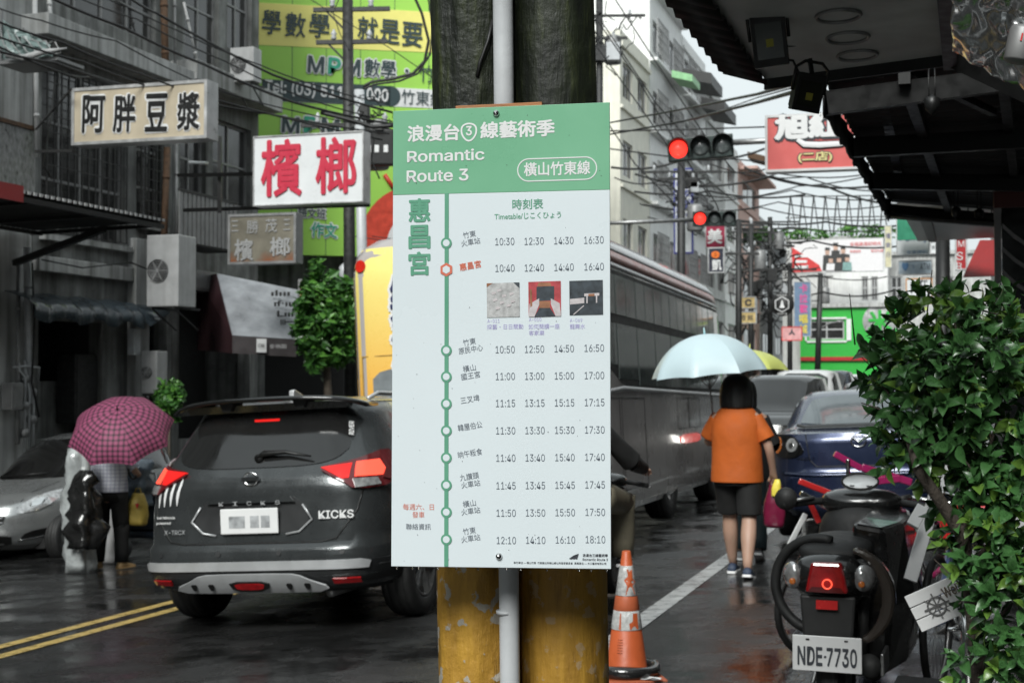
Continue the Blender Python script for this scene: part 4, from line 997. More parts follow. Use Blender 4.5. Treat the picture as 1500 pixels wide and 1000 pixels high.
def building(label, u0, u1, V, H, m_wall, ops=(), side='left', depth=8.0, name='building', z0=-1.2, nofront=False, parapet=0.5, xtop=0.12):
    """local x points to the street, local y along it"""
    o = S(u0, -V) if side == 'left' else S(u1, V)
    t = thing(name, label, 'building', (o.x, o.y, 0), -YAW if side == 'left' else math.pi - YAW)
    W = u1 - u0; mb = MB()
    wall_cells(mb, 0, W, z0, H, ops)
    mb.add([(0, 0, z0), (-depth, 0, z0), (-depth, 0, H), (0, 0, H)], [(0, 1, 2, 3)]); mb.add([(0, W, z0), (-depth, W, z0), (-depth, W, H), (0, W, H)], [(3, 2, 1, 0)])
    mb.build('wall', m_wall, t)
    mb = MB(); mb.box(-depth, xtop, -.02, W + .02, H + .002, H + .18)
    if parapet: mb.box(-.12, .0, 0.01, W - .01, H + .18, H + .18 + parapet); mb.box(-depth, -depth + .12, 0.01, W - .01, H + .18, H + .18 + parapet); mb.box(-depth + .12, -.12, .01, .13, H + .18, H + .17 + parapet)
    mb.build('roof', m_wall, t)
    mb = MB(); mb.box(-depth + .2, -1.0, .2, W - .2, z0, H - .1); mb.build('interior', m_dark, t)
    return t
def slab(parent, y0, y1, z, t=0.15, x=0.35, m=None, name='ledge'):
    mb = MB(); mb.box(-.02, x, y0, y1, z, z + t); return mb.build(name, m, parent, bevel=.01)
m_aw = mat('air_conditioner_white', 0.50, 0.45, var=0.15, scale=4, streak=.25)
_ac = None
def aircon(label, loc, rz, w=0.85, h=0.6, d=0.32, small=False):
    t = thing('air_conditioner', label, 'air conditioner', loc, rz)
    mb = MB(); mb.box(-w / 2, w / 2, -d / 2, d / 2, 0, h); mb.build('casing', m_aw, t, bevel=.015)
    cx = -w * .14; r = min(w * .33, h * .42)
    mb = MB(); mb.lathe([(0.0001, -d / 2 - .004), (r, -d / 2 - .004), (r, -d / 2 - .012), (r * .93, -d / 2 - .02), (r * .93, -d / 2 - .006)], (cx, 0, h * .5), 26, 'y'); mb.build('fan_opening', m_black, t)
    mb = MB()
    for k in range(5): rr = r * (k + 1) / 5.2; mb.tube([(cx + rr * math.cos(6.283 * i / 20), -d / 2 - .026, h * .5 + rr * math.sin(6.283 * i / 20)) for i in range(21)], .004, 5, cap=False)
    for k in range(6): a = 6.283 * k / 6; mb.bar((cx, -d / 2 - .026, h * .5), (cx + r * math.cos(a), -d / 2 - .026, h * .5 + r * math.sin(a)), .006)
    mb.build('fan_grille', m_aw, t)
    mb = MB()
    for i in range(9): z = h * (.15 + .08 * i); mb.box(-w / 2 - .006, -w / 2 + .01, -d * .4, d * .4, z, z + .02)
    mb.build('side_slots', m_black, t)
    mb = MB()
    for x in (-w * .35, w * .35): mb.bar((x, -d / 2, -.02), (x, d / 2 + .25, -.02), .03); mb.bar((x, -d / 2 + .03, -.03), (x, d / 2 + .22, -.35), .02)
    mb.build('bracket', m_iron, t)
    return t
m_alu = mat('dull_aluminium', 0.27, 0.5, metal=.4, var=.25, scale=5)
m_aluw = mat('pale_window_frame', 0.42, 0.45, var=.15)
# ---- left row of houses
U = [fac(x, 300)[0] for x in (-260, 46, 252, 377)]
h1 = building('grey rendered house at the left edge with drainpipes and frosted balcony', U[0], U[1] - .02, 12.5, 12.0, m_conc2, ops=[(.6, 3.0, -1.2, 1.9)])
h1b = fac(0, 235); 
def loc(h, px, py, u0, V=12.5): u, z = fac(px, py, V); return u - u0, z
# frosted balcony panel of the first house
a = loc(h1, 0, 190, U[0]); b = loc(h1, 44, 270, U[0])
m_frost = mat('frosted_pattern_glass', 0.22, 0.35, var=.7, scale=22, bump=.5, stretch=(1, 1, .5))
mb = MB(); mb.box(.02, .06, a[0] - 2.5, b[0], b[1] - .15, a[1] + .1); mb.build('balcony_panel', m_frost, h1)
mb = MB(); mb.box(.0, .08, a[0] - 2.5, b[0] + .03, a[1] + .1, a[1] + .16); mb.build('balcony_rail', m_rust, h1)
# second house
ops = []; 
def op(px0, py0, px1, py1, u0):     # opening spanning two pixel columns; heights read at its middle
    ya = fac(px0, 0)[0] - u0; yb = fac(px1, 0)[0] - u0; xm = (px0 + px1) / 2
    return (ya, yb, fac(xm, py1)[1], fac(xm, py0)[1])
o1 = op(58, 108, 182, 352, U[1]); o2 = op(198, 165, 236, 330, U[1]); o3 = op(56, 470, 150, 640, U[1]); o4 = op(70, -60, 225, 30, U[1]); o5 = op(207, 400, 244, 640, U[1])
h2 = building('dark grey house with tall barred windows behind the cream sign', U[1], U[2] - .02, 12.5, 11.5, m_conc, ops=[o1, o2, o3, o4, o5])
for o, nv in ((o1, 4), (o2, 2)):
    window(h2, *o, m_alu, m_winglass, nv=nv, nh=3, fw=.05)
    grille(h2, o[0] + .05, o[1] - .05, o[2] + .05, o[3] - .05, .06, m_iron, nv=nv * 3, nh=10, d=.009)
    mb = MB(); mb.box(0, .12, o[0] - .04, o[1] + .04, o[2] - .08, o[2]); mb.build('window_sill', m_conc2, h2)
window(h2, *o4, m_alu, m_winglass, nv=4, nh=2)
u_, z_ = fac(150, 95); slab(h2, -.3, U[2] - U[1] + .1, z_, .30, .45, m_conc2)
u_, z_ = fac(120, 395); slab(h2, 0, U[2] - U[1] - .35, z_ - .1, .22, .12, m_conc2)
mb = MB(); y0 = fac(186, 0)[0] - U[1]; y1 = fac(206, 0)[0] - U[1]; mb.box(0, .16, y0, y1, -1.1, fac(195, 350)[1]); mb.build('pillar', m_conc2, h2, bevel=.01)
mb = MB(); y0 = fac(150, 0)[0] - U[1]; mb.box(-.5, -.46, .1, y0, -1.1, 1.3); mb.build('inner_wall', m_conc, h2)
# third house
p1 = op(262, 165, 300, 300, U[2]); p2 = op(310, 180, 366, 300, U[2]); p3 = op(268, -70, 318, 92, U[2]); p4 = op(330, -60, 366, 75, U[2]); p5 = op(262, 420, 366, 640, U[2])
h3 = building('soot dark house with open frames and drainpipes between barred windows and billboard', U[2], U[3], 12.5, 13.0, m_conc, ops=[p1, p2, p3, p4, p5])
for o in (p1, p2, p3, p4): window(h3, *o, m_alu, m_winglass, nv=2, nh=2, fw=.045)
u_, z_ = fac(330, 148); slab(h3, -.1, U[3] - U[2] + .02, z_, .34, .5, m_conc2)
# drainpipes on the facades
def fpipe(label, px0, py0, px1, py1, r, m, V=12.38, name='drainpipe', extra=None):
    u0, z0 = fac(px0, py0, V); u1, z1 = fac(px1, py1, V); c = S(u0, -V)
    mb = MB(); d = S(u1, -V) - c
    mb.tube([(0, 0, z0), (d.x, d.y, z1)], r, 10)
    n = max(2, int(abs(z1 - z0) / 1.2))
    for i in range(n): z = z0 + (z1 - z0) * (i + .5) / n; f = (i + .5) / n; mb.lathe([(r + .006, -.025), (r + .01, 0), (r + .006, .025)], (d.x * f, d.y * f, z), 10)
    o = mb.build(name, m); o.location = (c.x, c.y, 0); return tag(o, label, 'pipe')
fpipe('thick pale drainpipe at the left edge above the meters', 38, 362, 44, 590, .055, m_pipe)
fpipe('thinner grey drainpipe left of the thick pale one', 26, 385, 27, 650, .03, m_alu)
fpipe('thin white downpipe crossing the junk shelf at upper left', 46, -20, 52, 230, .035, mat('white_pvc', .5, .4, var=.2))
fpipe('slim white pipe right of the downpipe at upper left', 66, -20, 74, 70, .03, MATS['white_pvc'])
fpipe('rusty brown pipe bundle beside the air conditioner', 243, 215, 238, 392, .055, m_rust, V=12.2)
fpipe('grey rusted pipe right of the brown one', 256, 205, 258, 400, .03, m_alu, V=12.2)
fpipe('brown rusty post above the cream sign', 236, -30, 240, 110, .06, m_rust, V=12.2)
fpipe('thin grey conduit beside the rusty post above the cream sign', 252, -30, 254, 110, .025, m_alu, V=12.2)
fpipe('bent grey vent pipe below the cream sign', 275, 237, 302, 238, .03, m_pipe, V=12.2)
fpipe('long slanting white rod before the upper dark window', 266, 0, 289, 100, .02, MATS['white_pvc'], V=12.1)
# corrugated awning over the pavement
def awning():
    V0, V1 = 12.4, 10.3
    ua, za = fac(-60, 262, V1); ub, zb = fac(242, 316, V1)
    c = S(ua, -V0); t = thing('corrugated_awning', 'dark corrugated awning with pale dashed front edge below the barred windows', 'awning', (c.x, c.y, 0), -YAW)
    L = ub - ua; W = V0 - V1; mb = MB(); pts = []; N = 150
    for j in range(2):
        for i in range(N + 1):
            y = L * i / N; pts.append((W * j, y, za - .06 * (1 - j) + .018 * math.sin(y * 55)))
    mb.sheet(pts, N + 1); mb.build('roof_sheet', mat('dark_roof_sheet', .035, .5, metal=.4, var=.4), t, solid=.008)
    mb = MB(); y = .6
    while y < L - .05: mb.box(W + .002, W + .012, y, y + .06, za - .018, za + .02); y += .115
    stuff(mb.build('edge_ridges', mat('pale_edge', .5, .5, var=.2), t))
    mb = MB()
    for y in (.2, L / 3, 2 * L / 3, L - .1): mb.bar((0, y, za - .12), (W - .02, y, za - .07), .05)
    mb.bar((W - .05, 0, za - .08), (W - .05, L, za - .08), .06); mb.bar((.1, .1, za - .12), (.1, L, za - .12), .05); mb.build('frame', m_black, t)
    mb = MB(); u, z = fac(20, 385, 12.3); u2, z2 = fac(150, 335, 10.6); mb.bar((.1, u - ua, z), (W - .3, u2 - ua, z2), .08); mb.build('brace', m_black, t)
    mb = MB(); ub2 = fac(27, 0, V1)[0]; mb.box(W + .02, W + .05, -.3, ub2 - ua, za - .13, za + .06); mb.build('red_banner', mat('dull_red_banner', (.28, .02, .02), .5, var=.15), t)
awning()
# tarpaulin strip over the shop opening
ua, z0 = fac(50, 440, 11.9); ub, _ = fac(215, 440, 11.9); zb = fac(130, 472, 11.9)[1]; zt = fac(130, 444, 11.9)[1]
mb = MB(); pts = []; N = 40
c = S(ua, -12.4)
for j, (x, z) in enumerate(((0, zt + .12), (.35, zt), (.48, (zt + zb) / 2 + .03), (.5, zb))):
    for i in range(N + 1):
        y = (ub - ua) * i / N; pts.append((x + .03 * math.sin(i * 1.3 + j) * (j > 0), y, z + (.05 if j == 3 else .015) * math.sin(i * .55 + j * .8)))
mb.sheet(pts, N + 1); o = mb.build('tarpaulin', mat('blue_grey_tarpaulin', (.045, .06, .072), .3, var=.3, scale=5, coat=.3), solid=.006); o.location = (c.x, c.y, 0); o.rotation_euler = (0, 0, -YAW)
tag(o, 'blue grey tarpaulin valance sagging above the dark shop opening', 'tarpaulin')
ub2 = fac(262, 0, 11.9)[0]; c2 = S(ub, -12.4)
mb = MB(); mb.sheet([(0, 0, zt + .1), (0, ub2 - ub, zt + .12), (.5, .1, zb), (.35, ub2 - ub, zt - .02)], 2); o = mb.build('awning_flap', MATS['blue_grey_tarpaulin'], solid=.01); o.location = (c2.x, c2.y, 0); o.rotation_euler = (0, 0, -YAW)
tag(o, 'small dark awning flap under the larger air conditioner', 'awning')
# electric meters and valves on the wall
u, z = fac(42, 590, 12.35); c = S(u, -12.42); t = thing('electric_meters', 'stack of small round electric meters with bent pipes on the grey wall', 'meter', (c.x, c.y, z), -YAW)
for k in range(5):
    mb = MB(); mb.lathe([(.07, 0), (.07, .06), (.055, .10), (.0001, .11)], (.0, (k % 2) * .16 - .05, .34 - k * .19), 14, 'x'); mb.build('meter', m_alu, t)
mb = MB()
for k in range(3): mb.tube([(.05, -.2 + k * .13, .6), (.07, -.2 + k * .13, .45), (.09, -.1 + k * .1, .36 - k * .2), (.05, -.05 + k * .1, -.7)], .015, 7)
mb.tube([(.04, -.3, .5), (.1, -.1, .52), (.1, .2, .5), (.04, .26, .3)], .015, 7); mb.build('meter_pipes', m_pipe, t)
# air conditioners
def pac(label, px, py, V, wpx, hpx, **k):
    a = (px - 750) / FPX; D = V / (SN - a * CS); q = FPX / D; p = P(px, py + hpx / 2, D)
    return aircon(label, p, -YAW, wpx / q, hpx / q, **k)
pac('white air conditioner on brackets left of the maroon canopy', 251, 398, 11.7, 52, 104, d=.55)
pac('white air conditioner high on the wall left of the green billboard', 360, 97, 11.9, 38, 50)
pac('grimy white air conditioner low down behind the plaid umbrella', 226, 545, 12.0, 26, 62)
# sagging junk shelf at upper left
p = P(62, 98, 19.2); t = thing('junk_shelf', 'sagging shelf with torn pale sheeting and scrap at the upper left wall', 'shelf', p, -YAW)
mb = MB(); mb.box(-.5, .45, -.3, .3, 0, .04); mb.bar((-.45, -.28, 0), (-.45, -.28, .75), .03); mb.bar((.4, -.28, 0), (-.45, .2, .6), .025); mb.build('frame', m_alu, t)
mb = MB(); pts = []
random.seed(5)
for j in range(8):
    for i in range(11): pts.append((-.48 + i * .085 - j * .012, -.26 + random.uniform(-.06, .06), .06 + j * .085 * (1 - i * .075) + random.uniform(-.03, .03)))
mb.sheet(pts, 11, smooth=False); mb.build('torn_sheet', mat('torn_teal_sheet', (.24, .31, .30), .35, var=.55, scale=4), t, solid=.008)
mb = MB()
for k in range(7): mb.tube([(-.45 + k * .12, -.31, .5 - k * .05), (-.35 + k * .13, -.36, .25), (-.2 + k * .12, -.33, .08), (.1 + k * .06, -.38, .06)], .008, 5)
mb.tube([(-.3, -.36, .1), (0, -.4, .03), (.3, -.38, .1), (.62, -.35, .13)], [.03, .05, .04, .01], 8); mb.build('scrap', mat('pale_scrap', .35, .5, var=.4), t)
# maroon and silver shop canopy
p = P(357, 515, 23.5); q = FPX / 23.5
t = thing('shop_canopy', 'maroon shop canopy with slanting silver front and worn black lettering', 'canopy', p, 0)
def L(px, py): return ((px - 357) / q, (515 - py) / q)
m_mar = mat('maroon_canvas', (.050, .022, .026), .5, var=.2, scale=3); m_silc = mat('worn_silver_canvas', (.30, .31, .33), .35, var=.45, scale=2.2, bump=.3, bscale=5); m_brn = mat('brown_valance', (.07, .06, .062), .5, var=.2)
A, Bq, Cq, Dq, Eq, Fq = L(306, 397), L(424, 420), L(438, 498), L(350, 493), L(350, 518), L(438, 523)
mb = MB(); mb.add([(A[0], .6, A[1]), (Bq[0], .9, Bq[1]), (Cq[0], -.3, Cq[1]), (Dq[0], -.55, Dq[1])], [(0, 3, 2, 1)]); mb.build('front_sheet', m_silc, t, solid=.02)
G0, G1, G2 = L(262, 396), L(262, 510), L(350, 518)
mb = MB(); mb.add([(A[0] - .005, .62, A[1]), (Dq[0] - .005, -.53, Dq[1]), (G2[0] - .005, -.53, G2[1]), (G1[0], 1.4, G1[1] + .0), (G0[0], 1.4, G0[1])], [(0, 1, 2, 3, 4)]); mb.build('side_sheet', m_mar, t, solid=.02)
mb = MB(); mb.add([(Dq[0], -.56, Dq[1]), (Cq[0], -.31, Cq[1]), (Fq[0], -.31, Fq[1]), (Eq[0], -.56, Eq[1])], [(0, 1, 2, 3)]); mb.build('valance', m_brn, t, solid=.02)
m_char = mat('flaking_black_letters', .03, .5)
for r_, (tx, cx, cy, w, h) in enumerate((('ılııı', 405, 427, 28, 9), ('ıf·ııı', 413, 443, 30, 9), ('Lııı·', 420, 459, 30, 9), ('ııı—ı', 424, 472, 24, 8))):
    x, z = L(cx, cy); f = (A[1] - z) / (A[1] - Dq[1])
    text_at(tx, t, m_char, x, z, w / q, h / q, y=.6 + (-.55 - .6) * f + (x - A[0]) * .22 - .1, bold=.03)
x, z = L(391, 507); mb = MB(); mb.box(x - .08, x + .08, -.52, -.49, z - .11, z + .11); mb.build('white_label', m_white, t)
text_at('印刷', t, m_char, x, z, .11, .07, y=-.55); x, z = L(415, 508); text_at('02-596382', t, m_white, x, z, .26, .06, y=-.5)
# hanging box signs on the left
m_cream = mat('cream_sign_face', (.50, .43, .32), .4, var=.12, scale=2.5, streak=.12)
m_albox = mat('sign_box_aluminium', .60, .35, metal=.6, var=.2)
def boxsign(name, label, x0, y0, x1, y1, D, m_face, depth=.3, texts=(), frame=.04, m_fr=None, yaw=-YAW, cat='sign'):
    t = thing(name, label, cat, P((x0 + x1) / 2, (y0 + y1) / 2, D), yaw)
    a = px_local(t, x0, y1); b = px_local(t, x1, y0); h = (b[1] - a[1]) / 2
    a = (a[0], -h); b = (b[0], h)
    mb = MB(); mb.box(a[0], b[0], .012, depth, a[1], b[1]); mb.build('box', m_fr or m_albox, t, bevel=.006)
    mb = MB(); mb.box(a[0] + frame, b[0] - frame, 0, .02, a[1] + frame, b[1] - frame); mb.build('face', m_face, t)
    mb = MB()
    for z in (a[1], b[1] - frame): mb.box(a[0], b[0], -.014, .014, z, z + frame)
    for x in (a[0], b[0] - frame): mb.box(x, x + frame, -.0139, .0139, a[1] + frame, b[1] - frame)
    mb.build('rim', m_fr or m_albox, t)
    for q in texts:
        k = dict(bold=0.0); k.update(q[6] if len(q) > 6 else {}); text_px(q[0], t, q[1], q[2], q[3], q[4], q[5], y=k.pop('y', -.012), **k)
    return t
m_sumi = mat('black_sign_paint', .012, .4, var=.1); m_halo = mat('white_halo', .72, .4, var=.03); m_crim = mat('crimson_sign_paint', (.55, .035, .07), .4, var=.08)
tx = []
for ch, x, y in (('阿', 137, 167), ('胖', 182, 166), ('豆', 229, 165), ('漿', 276, 163)):
    tx += [(ch, m_halo, x, y, 36, 60, dict(bold=.07, y=-.004)), (ch, m_sumi, x, y, 33, 56, dict(bold=.024, y=-.012, rot=.03))]
boxsign('shop_sign', 'cream hanging sign with four bold black characters', 105, 117, 304, 214, 18.0, m_cream, .28, tx)
boxsign('shop_sign', 'white hanging sign with two large red characters', 371, 192, 533, 303, 17.6, m_wsheet, .22, [('檳', m_crim, 412, 246, 60, 84, dict(bold=.022)), ('榔', m_crim, 492, 242, 60, 84, dict(bold=.022))], frame=.015)
m_dirty = mat('rust_stained_sign', (.17, .155, .12), .5, var=.35, scale=3)
def _st(t, N, Lk):
    b = N['Principled BSDF']; tc = [n for n in N if n.type == 'TEX_COORD'][0]; sp_ = N.new('ShaderNodeSeparateXYZ'); Lk.new(tc.outputs['Object'], sp_.inputs[0])
    nz = N.new('ShaderNodeTexNoise'); nz.inputs['Scale'].default_value = 2.5; Lk.new(tc.outputs['Object'], nz.inputs[0])
    ad = N.new('ShaderNodeMath'); ad.operation = 'MULTIPLY_ADD'; ad.inputs[1].default_value = .9; Lk.new(nz.outputs['Fac'], ad.inputs[0]); Lk.new(sp_.outputs[2], ad.inputs[2])
    mr = N.new('ShaderNodeMapRange'); mr.inputs[1].default_value = .30; mr.inputs[2].default_value = .0; Lk.new(ad.outputs[0], mr.inputs[0])
    mx = N.new('ShaderNodeMix'); mx.data_type = 'RGBA'; mx.inputs[7].default_value = (.24, .075, .025, 1); src = b.inputs['Base Color'].links[0].from_socket
    Lk.new(mr.outputs[0], mx.inputs[0]); Lk.new(src, mx.inputs[6]); Lk.new(mx.outputs[2], b.inputs['Base Color'])
tweak('rust_stained_sign', _st)
m_gch = mat('faded_characters', .34, .5, var=.3, scale=12)
boxsign('shop_sign', 'small rust stained grey sign with faded pale characters', 334, 311, 434, 388, 22.0, m_dirty, .25, [('勝', m_gch, 370, 332, 17, 20), ('茂', m_gch, 397, 330, 17, 20), ('檳', m_gch, 357, 366, 28, 32, dict(bold=.02)), ('榔', m_gch, 410, 361, 30, 28, dict(bold=.02)),
    ('三', m_gch, 344, 331, 10, 16), ('三', m_gch, 420, 329, 10, 16)], m_fr=m_alu)
boxsign('shop_sign', 'small orange and white sign behind the green tree', 437, 408, 480, 450, 26.0, mat('orange_cream_face', (.55, .38, .14), .4, var=.3, scale=2), .15, [('茶', mat('orange_letters', (.6, .2, .02), .4), 450, 432, 15, 24)])
# black steel brackets holding the signs
def beam(label, a, b, w, m=None, name='sign_bracket', cat='bracket'):
    mb = MB(); a = Vector(a); b = Vector(b); mb.bar((0, 0, 0), b - a, w); o = mb.build(name, m or m_iron); o.location = a; return tag(o, label, cat)
beam('thin steel arm holding the lower left corner of the cream sign', P(52, 222, 18.6), P(107, 221, 18.1), .035)
beam('thin diagonal stay left of the cream sign', P(52, 190, 18.6), P(105, 130, 18.1), .02)
beam('black horizontal bar under the white sign with red characters', P(270, 308, 21), P(540, 300, 17.8), .05, m_black)
beam('black horizontal bar left of the red character sign', P(262, 257, 21), P(372, 255, 19), .05, m_black)
beam('black post left of the red character sign', P(322, 200, 20), P(322, 312, 20), .05, m_black)
# small slatted balcony box
u, z = fac(290, 330, 12.0); c = S(u, -12.4); t = thing('balcony_box', 'dark slatted metal balcony box beside the rust stained sign', 'balcony', (c.x, c.y, z), -YAW)
mb = MB(); 
for i in range(14): mb.box(.60, .62, -1.0 + i * .14, -.90 + i * .14, -.35, .45)
mb.build('slats', m_alu, t); mb = MB(); mb.box(0, .6, -1.0, .95, -.38, -.35); mb.box(.58, .63, -1.0, .95, .45, .5); mb.build('frame', m_iron, t)
# ---- green maths school billboard
m_lime = mat('lime_billboard', (.36, .68, .10), .45, var=.05, scale=1); m_lemon = mat('lemon_band', (.85, .78, .22), .45, var=.03); m_slate = mat('slate_billboard', (.035, .06, .065), .45, var=.1); m_teal = mat('teal_letters', (.04, .38, .24), .45)
DB = 31.0
t = thing('billboard', 'large lime green tutoring billboard with yellow band and phone number', 'billboard', P(507, 190, DB), .26)
mb = MB(); a = px_local(t, 378, 190); b = px_local(t, 668, 190); zt = px_local(t, 378, -45)[1]; zb = px_local(t, 378, 372)[1]
mb.box(a[0], b[0], 0, .2, zb, zt); mb.build('board', m_lime, t)
def band(x0, y0, x1, y1, m, y=-.01, nm='band', slope=.055):
    mb = MB(); q0 = px_local(t, x0, y0, y); q1 = px_local(t, x1, y0 + (x1 - x0) * slope, y); q2 = px_local(t, x1, y1 + (x1 - x0) * slope * .8, y); q3 = px_local(t, x0, y1, y)
    mb.prism([q3, q2, q1, q0], y, .0); return mb.build(nm, m, t)
band(378, 4, 660, 66, m_lemon); band(388, 118, 660, 148, m_white, -.01); band(384, 116, 572, 147, m_slate, -.02)
mb = MB(); cx, cz = px_local(t, 572, 141, -.02); mb.lathe([(.0001, -.02), (.225, -.02)], (cx, 0, cz), 24, 'y'); mb.build('band', m_slate, t)
for tx_, m, x, y, w, h, bd in (('學', m_slate, 398, 33, 28, 36, .014), ('數', m_slate, 433, 37, 30, 36, .014), ('學', m_slate, 468, 38, 30, 36, .014), ('就', m_slate, 539, 42, 30, 34, .014), ('是', m_slate, 571, 47, 30, 36, .014), ('要', m_slate, 604, 51, 30, 36, .014),
    ('M', m_slate, 463, 95, 24, 25, .03), ('P', m_teal, 490, 97, 19, 25, .04), ('M', m_slate, 516, 99, 24, 25, .03), ('數學', m_slate, 557, 101, 46, 27, .015), ('·', m_slate, 596, 104, 5, 5, .05), ('竹', m_slate, 625, 108, 22, 26, 0),
    ('Tel: (03) 511', m_wink, 446, 132, 116, 22, .03), ('000', m_wink, 553, 139, 32, 19, .04), ('竹東鎮', m_slate, 619, 144, 62, 21, 0),
    ('M', m_slate, 426, 183, 26, 24, .03), ('P', m_teal, 456, 183, 22, 24, .04), ('M', m_slate, 484, 186, 26, 24, .03), ('數學', m_slate, 528, 190, 46, 24, .015),
    ('語文班', m_slate, 457, 312, 40, 14, .01), ('作文', m_teal, 475, 337, 38, 22, .02)):
    if m is not m_wink and bd > 0 and y > 80:
        text_px(tx_, t, m_white, x, y, w + 4, h + 4, y=-.022, bold=bd + .06, rot=.04)
    text_px(tx_, t, m, x, y, w, h, y=-.036, bold=bd, rot=.04)
mb = MB(); cx, cz = px_local(t, 610, 355, -.01); n = 30
mb.lathe([(.0001, -.012), (1.25, -.012)], (cx, 0, cz), 40, 'y'); mb.build('cartoon_circle', mat('billboard_red', (.62, .06, .03), .45), t)
mb = MB(); mb.lathe([(.0001, -.02), (.82, -.02)], (cx + .15, 0, cz - .1), 40, 'y'); mb.build('cartoon_circle', m_white, t)
mb = MB(); q0 = px_local(t, 563, 256); q1 = px_local(t, 576, 276); mb.tube([(q0[0], -.03, q0[1]), (q1[0], -.03, q1[1])], .05, 8); mb.build('cartoon_stroke', MATS['billboard_red'], t)
mb = MB()
for px in (428, 478, 528, 578, 628):
    x, _ = px_local(t, px, 100); mb.box(x - .006, x + .006, -.004, 0, zb, zt)
mb.build('panel_joint', m_slate, t)
# dark house carrying the billboard and shops below
p = P(507, 555, DB + .8); bb = thing('building', 'shadowed low building under and behind the lime green billboard', 'building', (p.x, p.y, 0), .26)
mb = MB(); wall_cells(mb, 0, 4.6, -1.2, 11.0, [(.4, 4.2, -1.2, 2.4)], depth=.4)
for v in mb.v: v.x, v.y = v.y - 2.2, -v.x
mb.add([(-2.2, 0, -1.2), (-2.2, 6, -1.2), (-2.2, 6, 11), (-2.2, 0, 11)], [(0, 1, 2, 3)]); mb.add([(2.4, 0, -1.2), (2.4, 6, -1.2), (2.4, 6, 11), (2.4, 0, 11)], [(0, 1, 2, 3)]); mb.build('wall', m_conc, bb)
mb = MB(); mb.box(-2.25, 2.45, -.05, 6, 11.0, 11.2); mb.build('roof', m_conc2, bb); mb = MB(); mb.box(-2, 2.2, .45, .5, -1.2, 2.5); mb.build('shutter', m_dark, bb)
mb = MB(); x0, z0 = (-1.9, 3.3); mb.box(-2.1, 2.3, -.5, .0, 2.75, 2.9); mb.build('shop_fascia', m_iron, bb)
# ---- houses further along on the left, seen past the poles
m_cream_w = mat('cream_tile_wall', (.76, .74, .64), .6, var=.1, scale=2, streak=.22)
m_white_w = mat('white_tile_wall', (.78, .78, .77), .6, var=.1, scale=1.5, streak=.22)
m_grey_w = mat('weathered_grey_wall', (.48, .48, .47), .7, var=.3, scale=1.5, streak=.6)
m_pink_w = mat('pinkish_wall', (.55, .36, .31), .7, var=.2, scale=1.5, streak=.4)
def uu(px): return fac(px, 0)[0]
def rowwin(t, W, H, nf, nc, z0=3.2, fh=3.1, m_f=None, frac=.62, wh=1.35, glass=None):
    pass
def row_house(label, px0, px1, ytop, m_wall, nc=3, depth=9, xt=.12, balc=False, V=12.5, fh=3.2, ac=0):
    u0, u1 = fac(px0, 0, V)[0], fac(px1, 0, V)[0]; H = fac((px0 + px1) / 2, ytop, V)[1]; W = u1 - u0 - .03; ops_ = []; z = 3.0
    while z + 1.5 < H:
        for c_ in range(nc): a = W * (c_ + .18) / nc; ops_.append((a, a + W * .64 / nc, z + .2, z + 1.65))
        z += fh
    ops_.append((.3, W - .3, -1.2, 2.2))
    t = building(label, u0, u1 - .03, V, H, m_wall, ops=ops_, depth=depth, xtop=xt)
    for o in ops_[:-1]:
        window(t, *o, m_aluw if m_wall is not m_grey_w else m_alu, m_winglass, nv=2, fw=.07)
        if balc: grille(t, o[0] - .05, o[1] + .05, o[2] - .05, o[3] + .05, .22, m_alu, nv=8, nh=4, d=.02)
    z = 3.0
    while z < H: slab(t, 0, W, z - .35, .14, .35 if balc else .12, m_wall); z += fh
    return t
row_house('dark grey house just past the billboard, mostly behind the poles', 664, 701, -60, m_conc, 2)
row_house('plain grey house hidden behind the timetable board and poles', 702, 868, 40, m_grey_w, 3)
row_house('cream house with blank side wall right of the dark pole', 869 + 40, 952, 86, m_cream_w, 2, depth=7)
row_house('tall white house with balcony bars behind the nearer traffic light', 953, 1000, -130, m_white_w, 2, balc=True)
row_house('white house with dark awnings right of the tall white one', 1001, 1035, 90, m_white_w, 2, balc=True)
row_house('weathered grey house above the bus front', 1036, 1062, 150, m_grey_w, 2)
row_house('pale house with a small rusty roof box', 1063, 1082, 228, m_white_w, 1)
row_house('pink rendered house with dark eaves above the second traffic light', 1083, 1113, 262, m_pink_w, 1, xt=1.2)
row_house('small pale house before the distant junction on the left', 1114, 1150, 345, m_grey_w, 2)
# dark awnings projecting from the white houses, and the green one
def eave(label, px, py, D, w, dp, m, th=.12, drop=.3):
    p = P(px, py, D); t = MB(); t.prism([(0, 0), (w, -drop), (w, -drop - th), (0, -th)], 0, dp, plane='xz'); o = t.build('window_awning', m); o.location = p; o.rotation_euler = (0, 0, -YAW); return tag(o, label, 'awning')
m_dkaw = mat('dark_awning', .03, .5, var=.3)
eave('upper dark awning on the white house at the skyline', 999, 100, 66, 1.35, 3.5, m_dkaw, .5)
eave('lower dark awning right of the upper one at the skyline', 1027, 142, 72, 1.2, 4, m_dkaw, .55)
eave('small pale green awning beside the dark skyline awnings', 984, 103, 62, .9, 2, mat('pale_green_awning', (.25, .5, .25), .5), .3, .25)
eave('little dark rusty awning at the top of the pale house', 1095, 222, 84, 1.0, 2, m_rust, .35)
